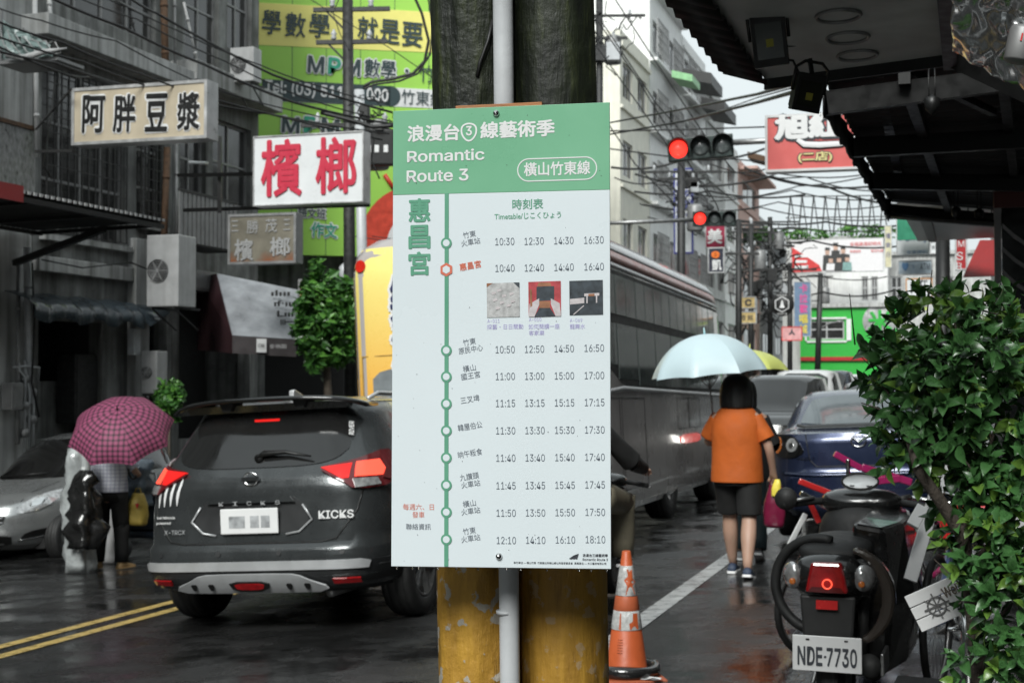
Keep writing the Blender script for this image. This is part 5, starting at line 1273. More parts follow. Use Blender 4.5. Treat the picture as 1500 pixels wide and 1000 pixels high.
# ---- right side of the street and the junction at its end
def right_house(label, u0, u1, H, m_wall, V=2.0, nc=3):
    W = u1 - u0 - .03; ops_ = [(.25, W - .25, -1.2, 2.3)]; z = 3.4
    while z + 1.5 < H:
        for c_ in range(nc): a = W * (c_ + .2) / nc; ops_.append((a, a + W * .6 / nc, z, z + 1.5))
        z += 3.2
    t = building(label, u0, u1 - .03, V, H, m_wall, ops=ops_, side='right', depth=7)
    for o in ops_[1:]: window(t, *o, m_alu, m_winglass, nv=2)
    return t
right_house('dark grey arcade house above the corrugated roof on the right', 4.5, 11, 9.5, m_conc)
right_house('grey arcade house behind the striped post on the right', 11, 17, 10.5, m_conc2)
right_house('dirty grey arcade house further along on the right', 17, 24, 9.0, m_conc)
right_house('pale arcade house further along on the right, behind the red hanging banner', 24, 34, 10, m_grey_w)
right_house('weathered arcade house at the far right of the street', 34, 48, 9, m_grey_w)
right_house('last arcade house on the right before the junction', 48, 70, 9, m_grey_w)
# houses behind and beside the photographer close the street
right_house('grey house on the right beside the photographer', -16, 4.3, 9.5, m_conc, V=2.6)
building('grey house on the left nearer than the frosted balcony', -14, U[0] - .05, 12.5, 11, m_conc, ops=[(1 + 3.2 * i, 3 + 3.2 * i, 3.6 + 3.2 * k, 5.2 + 3.2 * k) for i in range(6) for k in range(2)])
p = S(-20, -20); t = building('grey house closing the street behind the photographer', 0, 26, 0, 11, m_conc, ops=[(1.2 + 3.2 * i, 3.2 + 3.2 * i, 3.6 + 3.2 * k, 5.2 + 3.2 * k) for i in range(7) for k in range(2)])
t.location = (p.x, p.y, 0); t.rotation_euler = (0, 0, -YAW - R(90)); t.scale = (-1, 1, 1) if False else (1, 1, 1); t.rotation_euler = (0, 0, R(90) - YAW); p = S(-20, 8); t.location = (p.x, p.y, 0)
# ---- junction building facing us
DJ = 96.0
def frontal(label, x0, x1, ytop, D, m, ops_px=(), depth=6.0, ybot=600, name='building', yaw=-YAW):
    t = thing(name, label, 'building', P((x0 + x1) / 2, 555, D), yaw); t.location.z = 0
    def q(px, py): return px_local(t, px, py)
    a = q(x0, ytop); b = q(x1, ytop); zt = q((x0 + x1) / 2, ytop)[1]
    ops_ = []
    for o in ops_px: c = q(o[0], o[1]); d = q(o[2], o[3]); ops_.append((c[0] - a[0], d[0] - a[0], d[1], c[1]))
    mb = MB(); wall_cells(mb, 0, b[0] - a[0], -1.5, zt, ops_, depth=.3)
    for v in mb.v: v.x, v.y = v.y + a[0], -v.x
    for x in (a[0], b[0]): mb.add([(x, 0, -1.5), (x, depth, -1.5), (x, depth, zt), (x, 0, zt)], [(0, 1, 2, 3)])
    mb.build('wall', m, t); mb = MB(); mb.box(a[0] - .1, b[0] + .1, -.25, depth, zt + .002, zt + .25); mb.build('roof', m_grey_w, t)
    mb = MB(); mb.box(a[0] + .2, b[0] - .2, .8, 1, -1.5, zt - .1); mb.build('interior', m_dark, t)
    for o in ops_:
        mb = MB(); x0_, x1_ = a[0] + o[0], a[0] + o[1]; f = .1
        for xx in (x0_, (x0_ + x1_) / 2 - f / 2, x1_ - f): mb.box(xx + .003, xx + f - .003, .08, .14, o[2], o[3])
        for zz in (o[2], (o[2] + o[3]) / 2, o[3] - f): mb.box(x0_ + f, x1_ - f, .085, .135, zz, zz + f)
        w = mb.build('window', m_aluw, t); mb = MB(); mb.box(x0_ + .01, x1_ - .01, .15, .17, o[2] + .01, o[3] - .01); mb.build('pane', m_winglass, w)
    return t
frontal('weathered pale building at the junction under the group portrait billboard', 1146, 1300, 352, DJ + 1.5, m_white_w, [(1205, 405, 1214, 440), (1262, 405, 1272, 440), (1276, 405, 1286, 440)])
frontal('low grey building at the junction behind the shrub', 1301, 1500, 372, DJ + 1.5, m_grey_w, [(1305, 405, 1322, 440), (1350, 405, 1368, 440), (1380, 405, 1398, 440)])
m_lgreen = mat('vivid_green_cladding', (.03, .40, .05), .4, var=.06)
t = frontal('vivid green shop front with round white emblem at the junction', 1172, 1313, 450, DJ - 2, m_lgreen, [(1185, 470, 1237, 497)], depth=3)
mb = MB(); x, z = px_local(t, 1289, 470); r = 24 / FPX * DJ
mb.lathe([(.0001, -.06), (r, -.06)], (x, 0, z), 30, 'y'); mb.lathe([(r, -.06), (r, 0)], (x, 0, z), 30, 'y'); mb.build('emblem', m_white, t)
text_at('米', t, m_lgreen, x, z, r * 1.4, r * 1.3, y=-.12, bold=.03)
mb = MB(); x0, z0 = px_local(t, 1173, 526); x1, _ = px_local(t, 1312, 526); mb.box(x0, x1, -.2, .0, z0 - .1, z0 + .15); mb.build('red_sill', mat('red_sill', (.4, .02, .02), .5), t)
mb = MB(); mb.box(x0, x1, -.1, .0, z0 + .15 + 3.35, z0 + 3.6); mb.build('top_edge', m_aluw, t)
x0, z0 = px_local(t, 1182, 499); x1, z1 = px_local(t, 1240, 467); mb = MB()
for a in ((x0, x1, z0 - .12, z0), (x0, x1, z1, z1 + .12), (x0 - .12, x0, z0, z1), (x1, x1 + .3, z0, z1)): mb.box(a[0], a[1], -.1, -.003, a[2], a[3])
mb.build('window_surround', m_white, t)
# portrait billboard
m_bbw = mat('billboard_white', (.74, .72, .73), .4, var=.04); m_rp = mat('billboard_red_print', (.62, .05, .05), .4); m_skin2 = mat('printed_skin', (.55, .36, .28), .5); m_blk2 = mat('printed_black', .04, .5)
t = boxsign('billboard', 'white billboard with red corner and a printed group portrait above the green shop', 1158, 348, 1294, 400, DJ - 3, m_bbw, .4, frame=.04)
def bb_poly(pts, m, nm, y): mb = MB(); mb.prism([px_local(t, *q, y) for q in pts][::-1], y, y + .02); return mb.build(nm, m, t)
bb_poly([(1160, 362), (1200, 388), (1204, 397), (1160, 399)], m_rp, 'red_corner', -.04)
for i in range(3): bb_poly([(1164, 373 + i * 8), (1182, 373 + i * 8), (1182, 377 + i * 8), (1164, 377 + i * 8)], m_bbw, 'print', -.065)
for i, (px, py, m) in enumerate(((1212, 368, m_blk2), (1224, 361, m_blk2), (1235, 366, m_blk2), (1217, 380, m_bbw), (1229, 379, m_blk2), (1241, 378, mat('printed_teal', (.2, .35, .33), .5)))):
    y = -.05 - i * .012
    bb_poly([(px - 7, 396), (px - 6, py + 6), (px + 6, py + 6), (px + 7, 396)], m, 'print', y)
    bb_poly([(px - 3.2, py - 3), (px + 3.2, py - 3), (px + 3, py + 5), (px - 3, py + 5)], m_skin2, 'print', y - .004); bb_poly([(px - 3.6, py - 5.5), (px + 3.6, py - 5.5), (px + 3.6, py - 1), (px - 3.6, py - 1)], m_blk2, 'print', y - .008)
text_px('幸福美滿好時光', t, m_rp, 1268, 357, 46, 6, y=-.06); text_px('歡迎光臨', t, m_rp, 1285, 367, 18, 4, y=-.06); text_px('專業服務', t, m_rp, 1253, 368, 16, 4, y=-.06)
# thin roof frame on the junction roofs
t = thing('roof_frame', 'thin bare metal roof frame standing against the sky at the junction', 'roof frame', P(1225, 350, DJ + 2), -YAW)
mb = MB()
for i in range(9):
    a = px_local(t, 1152 + i * 17, 352); b = px_local(t, 1157 + i * 17, 285); c = px_local(t, 1164 + i * 17, 352)
    mb.bar((a[0], 0, a[1]), (b[0], .5, b[1]), .07); mb.bar((c[0], 2, c[1]), (b[0], .5, b[1]), .06)
for y in (287, 318): a = px_local(t, 1150, y); b = px_local(t, 1300, y - 2); mb.bar((a[0], .5, a[1]), (b[0], .5, b[1]), .07)
mb.build('frame_bars', m_iron, t)
# ---- generic street signs further on
def col_sign(label, rect, D, m, texts=(), depth=.15, yaw=-YAW, m_fr=None, frame=.03):
    return boxsign('street_sign', label, *rect, D, m, depth, texts, frame=frame, m_fr=m_fr, yaw=yaw)
m_navy = mat('navy_print', (.06, .07, .28), .4); m_pinkp = mat('pink_print', (.75, .10, .32), .4); m_bluef = mat('faded_blue_face', (.16, .24, .36), .4, var=.2); m_yel = mat('yellow_print', (.75, .6, .08), .4)
m_salmon = mat('salmon_red_sign', (.62, .12, .11), .4, var=.05)
t = boxsign('shop_sign', 'salmon red sign with large white script characters under the canopy edge', 1121, 163, 1262, 253, 17.0, m_salmon, .2, frame=.03, m_fr=mat('white_sign_rim', .62, .35, var=.05), yaw=-YAW + .03)
for ch, x, y, w, h in (('旭', 1160, 186, 52, 38), ('紅', 1207, 183, 46, 38)):
    text_px(ch, t, m_ink, x + 1, y + 1, w + 5, h + 5, y=-.008, bold=.11); text_px(ch, t, m_halo, x, y, w, h, y=-.02, bold=.055)
for m, y, o_ in ((m_ink, -.009, 3), (m_halo, -.021, 0)):
    mb = MB(); pts = [px_local(t, *q) for q in ((1168, 205), (1178, 212), (1200, 213), (1232, 211), (1248, 205), (1256, 196))]; k_ = 17 / FPX
    mb.tube([(a, y + .001, b) for a, b in pts], [(3 + o_ * .5) * k_, (4.5 + o_ * .5) * k_, (4.5 + o_ * .5) * k_, (4 + o_ * .5) * k_, (4 + o_ * .5) * k_, (3 + o_ * .5) * k_], 8); o = mb.build('lettering', m, t); 
    for v in o.data.vertices: v.co.y = y + (v.co.y - y) * .12
text_px('(二店)', t, m_ink, 1194, 230, 53, 19, y=-.008, bold=.08); text_px('(二店)', t, mat('cream_yellow_print', (.72, .62, .28), .4), 1194, 230, 50, 16, y=-.02, bold=.03)
col_sign('tall white sign with navy border and characters behind the nearer traffic light', (987, 246, 1015, 372), 44, m_wsheet, [(ch, m_navy, 1007, 262 + i * 19, 14, 16) for i, ch in enumerate('永安醫院')] + [('專科門診', m_navy, 993, 300, 5, 80)], m_fr=m_navy, frame=.05)
col_sign('dark red vertical sign with white characters behind the second traffic light', (1033, 327, 1063, 364), 40, mat('crimson_face', (.33, .02, .06), .4), [('美', m_halo, 1047, 346, 22, 22, dict(bold=.03))])
col_sign('narrow dark sign with orange letter and white character above the bus front', (1037, 362, 1061, 400), 38, mat('near_black_face', (.02, .022, .04), .4), [('e', mat('orange_print', (.8, .18, .02), .4), 1048, 373, 12, 10, dict(bold=.04)), ('凱', m_halo, 1050, 388, 14, 16, dict(bold=.02))])
col_sign('small cream sign with dark round logo beside the bus front', (1076, 434, 1107, 452), 45, mat('cream_face2', (.62, .46, .2), .4), [('C', m_ink, 1096, 443, 10, 10, dict(bold=.05)), ('食', m_ink, 1083, 443, 8, 8)])
col_sign('lower small cream sign under the one with the round logo', (1078, 456, 1108, 474), 47, MATS['cream_face2'], [('麵', m_ink, 1088, 465, 8, 8), ('館', m_ink, 1099, 465, 8, 8)])
t = thing('street_sign', 'round black sign with white hexagon and drop emblem', 'sign', P(1146, 446, 52), -YAW)
q = 52 / FPX; mb = MB(); mb.lathe([(.0001, -.06), (17 * q, -.06), (17 * q, .06), (.0001, .06)], n=28, axis='y'); mb.build('disc', mat('matt_black_face', .02, .5), t)
mb = MB(); mb.tube([(11 * q * math.sin(a), -.09, 11 * q * math.cos(a)) for a in [1.0472 * i for i in range(7)]], .022, 6, cap=False); mb.build('hexagon', m_halo, t)
mb = MB(); mb.prism([(-4 * q, -5 * q), (4 * q, -5 * q), (2 * q, 0), (0, 7 * q), (-2 * q, 0)], -.09, -.07); mb.build('drop', m_halo, t); text_at('COFFEE', t, m_halo, 0, 13.5 * q, 14 * q, 2.5 * q, y=-.08); text_at('ROASTER', t, m_halo, 0, -13.5 * q, 14 * q, 2.5 * q, y=-.08)
col_sign('tall faded blue sign with pink characters left of the green shop', (1163, 412, 1188, 493), 58, m_bluef, [(ch, m_pinkp if i < 3 else m_yel, 1177, 422 + i * 15, 12, 13, dict(bold=.02)) for i, ch in enumerate('卡拉歡唱城')])
col_sign('small pink framed portrait poster sign above the far umbrella', (1145, 478, 1175, 499), 50, mat('pink_face', (.70, .36, .36), .4), [('人', m_ink, 1160, 486, 9, 9, dict(bold=.08))], m_fr=m_rp)
col_sign('white sign with blue letters and green stripe partly hidden by the canopy pipe', (1313, 318, 1362, 374), 34, m_wsheet, [('FamilyMart', mat('blue_print', (.12, .24, .42), .4), 1354, 348, 72, 14, dict(bold=.01)), ('全家便利', mat('blue_print', (.1, .2, .4), .4), 1343, 369, 30, 5)])
col_sign('white and pale blue sign with a cup and fork under the convenience store sign', (1315, 380, 1366, 403), 35, mat('pale_blue_face', (.42, .50, .56), .4), [('♥ ψ', mat('blue_print', (.1, .2, .4), .4), 1331, 391, 20, 13), ('ATM', m_ink, 1355, 390, 14, 9)])
col_sign('black and white poster with sketched figure and orange edge', (1327, 407, 1366, 446), 38, m_wsheet, [('N', m_ink, 1342, 421, 16, 16), ('女', m_ink, 1352, 415, 13, 18), ('coffee & tea', m_ink, 1344, 438, 22, 4)], m_fr=mat('orange_edge', (.5, .22, .06), .5))
col_sign('narrow cream vertical sign left of the convenience store sign', (1296, 330, 1306, 392), 60, mat('cream_face3', (.66, .62, .42), .4), [(ch, m_navy, 1301, 345 + 14 * i, 6, 8) for i, ch in enumerate('鐘錶行')])
col_sign('small lime strip sign just above the shrub', (1341, 447, 1360, 456), 37, mat('lime_strip', (.55, .68, .18), .4), [('A S', m_ink, 1350, 451, 10, 5)])
col_sign('red vertical sign with white letters left of the red canvas', (1399, 348, 1417, 396), 25, mat('signal_red_face', (.42, .02, .025), .4), [('M', m_halo, 1408, 357, 9, 9), ('S', m_halo, 1406, 375, 9, 12), ('R', m_halo, 1405, 389, 8, 8)])
col_sign('tiny white noticeboard between the pole and convenience store sign', (1362, 352, 1383, 372), 32, m_wsheet, [('營業中', m_ink, 1372, 362, 14, 5)])
# green strip of the store fascia, red canvas blind
mb = MB(); a = P(1314, 326, 33.5); mb.box(0, .9, -.05, .05, -.42, .1); o = mb.build('fascia_strip', mat('store_green', (.02, .22, .12), .4)); o.location = a; o.rotation_euler = (0, 0, -YAW); tag(o, 'short dark green fascia strip beside the canopy corner', 'fascia')
t = thing('canvas_blind', 'dull red canvas shop blind sloping down at the right', 'blind', P(1435, 408, 20), -YAW)
mb = MB(); cs2 = [px_local(t, *q) for q in ((1410, 409), (1436, 349), (1461, 349), (1461, 407))]
mb.add([(cs2[0][0], -.4, cs2[0][1]), (cs2[3][0], -.4, cs2[3][1]), (cs2[2][0], .3, cs2[2][1]), (cs2[1][0], .3, cs2[1][1])], [(0, 1, 2, 3)]); mb.build('canvas', mat('red_canvas', (.30, .022, .022), .6, var=.12, scale=6, bump=.2), t, solid=.01)
# ---- poles, transformers, traffic lights
def pole(label, px, D, ytop, r, m=m_iron, cat='utility pole', name='utility_pole', lean=0, transformer=False, arms=()):
    b = P(px, 555, D); b = G(b.x, b.y); top = P(px + lean, ytop, D)
    t = thing(name, label, cat, b)
    mb = MB(); mb.tube([(0, 0, -.1), top - b], [r, r * .8], 12); mb.build('pole', m, t)
    for (py, w, n_) in arms:
        z = P(px, py, D).z - b.z; mb = MB(); mb.bar((-w / 2, -.12, z), (w / 2, -.2, z), .07)
        mb.bar((-w * .35, -.14, z), (0, -.1, z - w * .35), .03); mb.build('cross_arm', m, t)
        for i in range(n_):
            x = -w / 2 + w * (i + .5) / n_; mb = MB(); mb.lathe([(.025, 0), (.055, .03), (.03, .07), (.055, .10), (.03, .14), (.01, .18)], (x, -.16, z + .035), 10); mb.build('insulator', m_pipe, t)
    if transformer:
        z = P(px, transformer, D).z - b.z; mb = MB(); mb.lathe([(.22, -.4), (.24, -.36), (.24, .30), (.2, .38), (.0001, .42)], (r + .28, 0, z), 16); mb.build('transformer', m_alu, t)
    return t
pole('dark leaning wooden pole in front of the green billboard', 515, 24, -40, .11, m_iron, lean=-6, arms=((14, 1.3, 2), (62, 1.2, 2), (184, 1.7, 3)), transformer=212)
mb = MB(); a = P(526, 132, 23.8); b = P(531, 420, 23.8); mb.tube([(0, 0, 0), b - a, (b - a) * 1.9], .085, 12); o = mb.build('pole_sleeve', m_pipe); o.location = a; tag(o, 'pale grey pipe sleeve beside the dark leaning pole', 'pipe')
t = thing('control_box', 'black switch box with pale labels on the pole left of the timetable', 'electrical box', P(556, 216, 23.5), 0)
mb = MB(); mb.box(-.28, .25, -.12, .12, -.30, .28); mb.build('casing', m_black, t, bevel=.02)
for x in (-.2, -.07, .08): mb = MB(); mb.box(x, x + .07, -.128, -.12, -.1, .02); mb.build('label', m_halo, t)
t = thing('street_lantern', 'small grey cylindrical fixture above the green tree', 'lamp', P(504, 402, 25), 0)
mb = MB(); mb.lathe([(.05, -.16), (.085, -.15), (.085, .13), (.03, .19), (.0001, .2)], n=16); mb.build('body', m_pipe, t); mb = MB(); mb.tube([(0, 0, .18), (.1, 0, .25), (.18, .1, .2)], .012, 6); mb.build('stem', m_iron, t)
pole('pole with insulators and a transformer at the top right of the dark poles', 878, 40, -60, .12, m_iron, arms=((22, 2.6, 3), (55, 1.6, 2)), transformer=70)
pole('dark pole with transformer behind the nearer traffic light', 998, 42, 220, .14, m_iron, arms=((252, 2.4, 3), (262, 1.4, 2)), transformer=318)
pole('black pole right of the second traffic light', 1082, 43, 322, .11, m_iron, arms=((330, 1.5, 2), (372, 1.2, 2)))
pole('slim black pole before the pink house', 1100, 58, 326, .12, m_iron, arms=((340, 2.2, 3), (395, 1.6, 2)), transformer=380)
pole('pole with white insulators right of the pink house', 1128, 62, 318, .13, m_iron, arms=((325, 2.6, 3), (335, 3.0, 4), (360, 2.0, 3)), transformer=352)
pole('black pole left of the portrait billboard', 1157, 60, 385, .12, m_iron, arms=((395, 2.2, 3),))
pole('leaning pole with street lamp before the green shop', 1196, 70, 400, .16, m_iron, lean=6, transformer=432, arms=((405, 1.6, 2),))
pole('black pole in front of the convenience store signs', 1381, 26, 340, .16, m_black)
mb = MB(); a = P(1200, 482, 70); mb.tube([(0, 0, 0), (.5, -.1, .3), (.9, -.2, .35)], .04, 8); mb.tube([(.8, -.2, .36), (1.1, -.25, .36)], .08, 8); o = mb.build('street_lamp', m_alu); o.location = a; tag(o, 'curved street lamp arm in front of the green shop', 'street lamp')
def traffic_light(label, x0, y0, x1, y1, D, arm=None):
    w = (x1 - x0) / FPX * D; h = w * .345; t = thing('traffic_light', label, 'traffic light', P((x0 + x1) / 2, (y0 + y1) / 2, D), -.1)
    t.rotation_euler = (0, -R(4) if D < 35 else 0, -.15)
    mb = MB(); mb.box(-w / 2, w / 2, 0, .18, -h / 2, h / 2); mb.build('housing', mat('traffic_light_green', (.02, .035, .032), .4, var=.2), t, bevel=.02)
    for i in range(3):
        cx = -w / 2 + w * (i + .5) / 3; r = w * .135
        mb = MB(); mb.lathe([(.0001, -.035), (r * .6, -.03), (r, -.004), (r, .0)], (cx, 0, 0), 26, 'y')
        l = mb.build('lens', mat('lit_signal', (.6, .03, .02), .2, emit=(1, .03, .02), estr=1.0) if i == 0 else mat('dark_signal_lens', (.10, .115, .115), .12, var=.6, scale=40, coat=.7), t)
        mb = MB(); n = 16; V_ = []
        for yy, rr in ((0, r * 1.12), (-.22, r * 1.15)):
            for k in range(n + 1): a = -.6 + (math.pi + 1.2) * k / n; V_.append((cx + rr * math.cos(a), yy - (0 if yy == 0 else 0) + (.14 * max(0, -math.sin(a)) if yy else 0), rr * math.sin(a)))
        mb.sheet(V_, n + 1); mb.build('hood', m_black, t, solid=.01)
    if arm:
        Mi = wm(t).inverted(); a = Mi @ P(*arm[0]); b = Mi @ P(*arm[1]); mb = MB(); mb.tube([a, b], .055, 12); mb.build('mast_arm', m_steel, t)
    return t
traffic_light('nearer traffic light showing red, hanging left of the salmon sign', 978, 196, 1074, 236, 25.5, ((1070, 209, 25.7), (1190, 203, 25.7)))
traffic_light('further traffic light showing red, on an arm above the bus', 1015, 309, 1078, 331, 39, ((1016, 322, 39.2), (860, 328, 39.2)))
# small roof greenery at the junction
def leaf_cloud(name, label, cat, c, rad, n, size, m, seed=1, trunk=None, holes=1.6, parent=None, squash=1.0):
    rnd = random.Random(seed); t = thing(name, label, cat, c)
    mb = MB()
    for i in range(n):
        while True:
            p = Vector((rnd.uniform(-1, 1), rnd.uniform(-1, 1), rnd.uniform(-1, 1)))
            if p.length < .80 + .42 * noise.noise(p.normalized() * 2.4 + Vector((seed * 3.1, 0, 0))) and p.length > rnd.random() ** 1.2 * .75 and noise.noise(p * holes * 1.8 + Vector((seed, 0, 0))) > -.12: break
        p = Vector((p.x * rad[0], p.y * rad[1], p.z * rad[2]))
        s_ = size * rnd.uniform(.45, 1.5); a = Vector((rnd.gauss(0, 1), rnd.gauss(0, 1), rnd.gauss(0, .7))).normalized(); b = a.orthogonal().normalized(); b = (b + a.cross(b) * rnd.uniform(-1, 1)).normalized()
        cc = a.cross(b) * .15 * s_
        mb.add([p - a * s_, p + b * s_ * .4 + cc, p + a * s_, p - b * s_ * .4 + cc], [(0, 1, 2, 3)], rnd.choice((0, 0, 1)))
    stuff(mb.build('foliage', m, t))
    if trunk: mb = MB(); mb.tube(trunk[0], trunk[1], 8); mb.build('trunk', m_barkb, t)
    return t
m_lf1 = mat('leaf_green', (.045, .14, .025), .35, var=.4, scale=3, spec=.5); m_lf2 = mat('leaf_light_green', (.10, .26, .04), .35, var=.3, scale=3); m_barkb = mat('grey_brown_bark', (.10, .08, .06), .8, var=.4, scale=14, bump=.5, stretch=(1, 1, .3))
for i, (px, py, w, h, l) in enumerate(((1117, 345, 1.3, .7, 'small rooftop greenery left of the portrait billboard'), (1180, 344, 2.2, .55, 'rooftop greenery above the left half of the portrait billboard'), (1270, 340, 2.6, .6, 'rooftop greenery above the right half of the portrait billboard'))):
    leaf_cloud('rooftop_plant', l, 'plant', P(px, py, DJ), (w, .6, h), 500, .16, [m_lf1, m_lf2], seed=20 + i)
# dense tree by the billboard, small tree behind the plaid umbrella
D_ = 22.5
tp = P(478, 470, D_); gt = G(tp.x, tp.y)
leaf_cloud('street_tree', 'bushy dark green tree between the maroon canopy and the yellow bus', 'tree', tp, (.66, .62, 1.05), 4300, .085, [m_lf1, m_lf2], seed=4, trunk=([(0, 0, gt.z - tp.z), (.03, 0, -1.2), (-.02, 0, .2)], [.09, .07, .03]))
tp = P(248, 588, 19.5); gt = G(tp.x, tp.y)
leaf_cloud('potted_tree', 'small feathery green tree right of the plaid umbrella', 'plant', tp, (.24, .25, .36), 1300, .05, [m_lf1, m_lf2], seed=9, trunk=([(0, 0, gt.z - tp.z), (0, 0, 0)], [.03, .015]))
# ------------------------------------------------------------------ canopies, lamps and ducts over the right pavement
def PH(px, py, h): return P(px, py, h * FPX / (555 - py))
m_soff = mat('grey_soffit', (.52, .53, .52), .6, var=.18, scale=2.5, streak=.2)
m_corr = mat('dark_corrugated_sheet', .022, .45, metal=.4, var=.4, scale=4)
def quad_thing(name, label, cat, pts, m, th=.02, kind=None):
    c = sum((Vector(p) for p in pts), Vector()) / len(pts); mb = MB(); mb.add([Vector(p) - c for p in pts], [tuple(range(len(pts)))]); o = mb.build(name, m, solid=th); o.location = c
    if cat: tag(o, label, cat)
    return o
c0 = PH(1250, 60, 1.1)
t = thing('shop_canopy', 'flat grey canopy soffit with three oval lamp rims and dark corrugated rim, top right', 'canopy', c0)
def Lc(p): return Vector(p) - c0
sof = [PH(1120, 116, 1.1), PH(1388, 80, 1.1), PH(1372, 0, 1.1), PH(1330, -220, 1.1), PH(920, -220, 1.1), PH(1040, 0, 1.1)]
mb = MB(); n = len(sof); mb.add([Lc(p) for p in sof] + [Lc(p) + Vector((0, 0, .10)) for p in sof], [tuple(range(n)), tuple(range(2 * n - 1, n - 1, -1))] + [(i, (i + 1) % n, (i + 1) % n + n, i + n) for i in range(n)]); mb.build('soffit', m_soff, t)
# corrugated rim along the street edge and dark beam at the right
mb = MB(); a0, a1 = Lc(PH(1124, 116, 1.1)), Lc(PH(905, -220, 1.1)); d = (a1 - a0); out_ = Vector((-.17, -.05, .03)); pts = []; N = 90
for j in range(2):
    for i in range(N + 1): q = a0 + d * i / N + out_ * j; q.z += .012 * math.sin(i * 1.25) - .02; pts.append(q)
mb.sheet(pts, N + 1); mb.build('corrugated_rim', m_corr, t, solid=.006)
mb = MB(); a = Lc(PH(1126, 112, 1.1)); b = Lc(PH(912, -220, 1.1)); mb.bar(a + Vector((-.03, 0, .05)), b + Vector((-.03, 0, .05)), .07); mb.build('edge_beam', m_black, t)
mb = MB(); a = Lc(PH(1392, 84, 1.1)); b = Lc(PH(1372, -220, 1.1)); mb.bar(a, b, .045, .09); mb.bar(Lc(PH(1395, 82, 1.1)), Lc(P(1520, 140, 4.4)), .03, .07); mb.bar(Lc(PH(1120, 118, 1.1)), Lc(PH(1392, 82, 1.1)), .012, .07); mb.build('steel_beam', m_black, t)
for (px, py) in ((1228, 22), (1242, 54), (1256, 80)):
    q = Lc(PH(px, py, 1.1)); mb = MB(); r = .065
    mb.tube([(q.x + r * math.cos(6.283 * i / 24), q.y + r * 1.2 * math.sin(6.283 * i / 24), q.z - .004) for i in range(25)], .006, 5, cap=False); mb.build('lamp_rim', m_alu, t)
    mb = MB(); mb.lathe([(.0001, q.z - .003), (r * .8, q.z - .003)], (q.x, q.y, 0), 20); mb.build('lamp_glass', m_soff, t)
def floodlight(label, px, py, D, w, h, rx, ry, rz):
    t = thing('floodlight', label, 'floodlight', P(px, py, D), rot=(rx, ry, rz))
    mb = MB(); mb.box(-w / 2, w / 2, -.015, .035, -h / 2, h / 2)
    for i in range(7): x = -w / 2 + w * (i + .5) / 7; mb.box(x - .003, x + .003, .035, .06, -h * .42, h * .42)
    mb.build('housing', m_black, t, bevel=.004)
    mb = MB(); mb.box(-w * .38, w * .38, -.019, -.015, -h * .36, h * .30); mb.build('glass', mat('flood_glass', (.025, .028, .02), .1, var=.2, coat=.5), t)
    mb = MB(); mb.box(-.011, .011, -.022, -.019, -.024, .0); mb.build('led_chip', mat('led_chip', (.35, .33, .04), .5), t)
    mb = MB(); mb.tube([(-w / 2 - .006, .01, 0), (-w / 2 - .008, .01, h * .62), (-w * .3, .01, h * .80), (w * .3, .01, h * .80), (w / 2 + .008, .01, h * .62), (w / 2 + .006, .01, 0)], .006, 6); mb.build('yoke', m_black, t)
    mb = MB(); mb.tube([(-.02, .04, h * .3), (-.06, .05, h * .75), (-.14, .04, h * .72), (-.15, .04, h * .95), (-.05, .04, h * 1.2)], .005, 6); mb.build('lamp_cord', m_wire, t)
    return t
floodlight('larger black LED floodlight hanging from the canopy rim, left', 1127, 58, 4.35, .105, .165, R(10), R(-6), -.2)
floodlight('smaller black LED floodlight below the canopy against the sky, right', 1184, 136, 4.7, .095, .125, R(14), R(9), .1)
mb = MB(); mb.bar((0, 0, 0), P(1186, 86, 4.7) - P(1190, 112, 4.7), .012); o = mb.build('lamp_hanger', m_black); o.location = P(1190, 112, 4.7); tag(o, 'short black hanger above the smaller floodlight', 'bracket')
# long dark corrugated roof behind
NL, NR, FR, FL = P(1206, 112, 6.1), P(1680, 40, 6.1), P(1640, 318, 11.2), P(1302, 292, 10.6)
c1 = (NL + NR + FR + FL) / 4
t = thing('corrugated_roof', 'long dark corrugated roof with beams above the right pavement', 'roof', c1)
mb = MB(); pts = []; NX, NY = 26, 150
for j in range(NY + 1):
    for i in range(NX + 1):
        a = NL.lerp(NR, i / NX); b = FL.lerp(FR, i / NX); q = a.lerp(b, j / NY) - c1; q.z += .016 * math.sin(j * 1.5) ; pts.append(q)
mb.sheet(pts, NX + 1); mb.build('roof_sheet', mat('grimy_roof_sheet', (.05, .052, .052), .55, metal=.3, var=.5, scale=2), t, solid=.01)
mb = MB(); pts = []
for j in range(2):
    for i in range(61):
        q = NL.lerp(FL, i / 60) - c1 + Vector((0, 0, -.03 - j * (.13 + .008 * math.sin(i * 1.9)))); q += Vector((-.006, 0, 0)) * math.sin(i * 1.3); pts.append(q)
mb.sheet(pts, 61); mb.build('ragged_fascia', m_corr, t, solid=.008)
mb = MB()
for f in (.02, .3, .6, .98): mb.bar(NL.lerp(FL, f) - c1 - Vector((0, 0, .10)), NR.lerp(FR, f) - c1 - Vector((0, 0, .12)), .06, .10)
for f in (.25, .55): mb.bar(NL.lerp(NR, f) - c1 - Vector((0, 0, .06)), FL.lerp(FR, f) - c1 - Vector((0, 0, .06)), .05)
mb.bar(P(1330, 105, 6.2) - c1, P(1455, 165, 7.0) - c1, .035); mb.bar(P(1285, 100, 6.2) - c1, P(1320, 270, 9.5) - c1, .05); mb.build('beam', m_black, t)
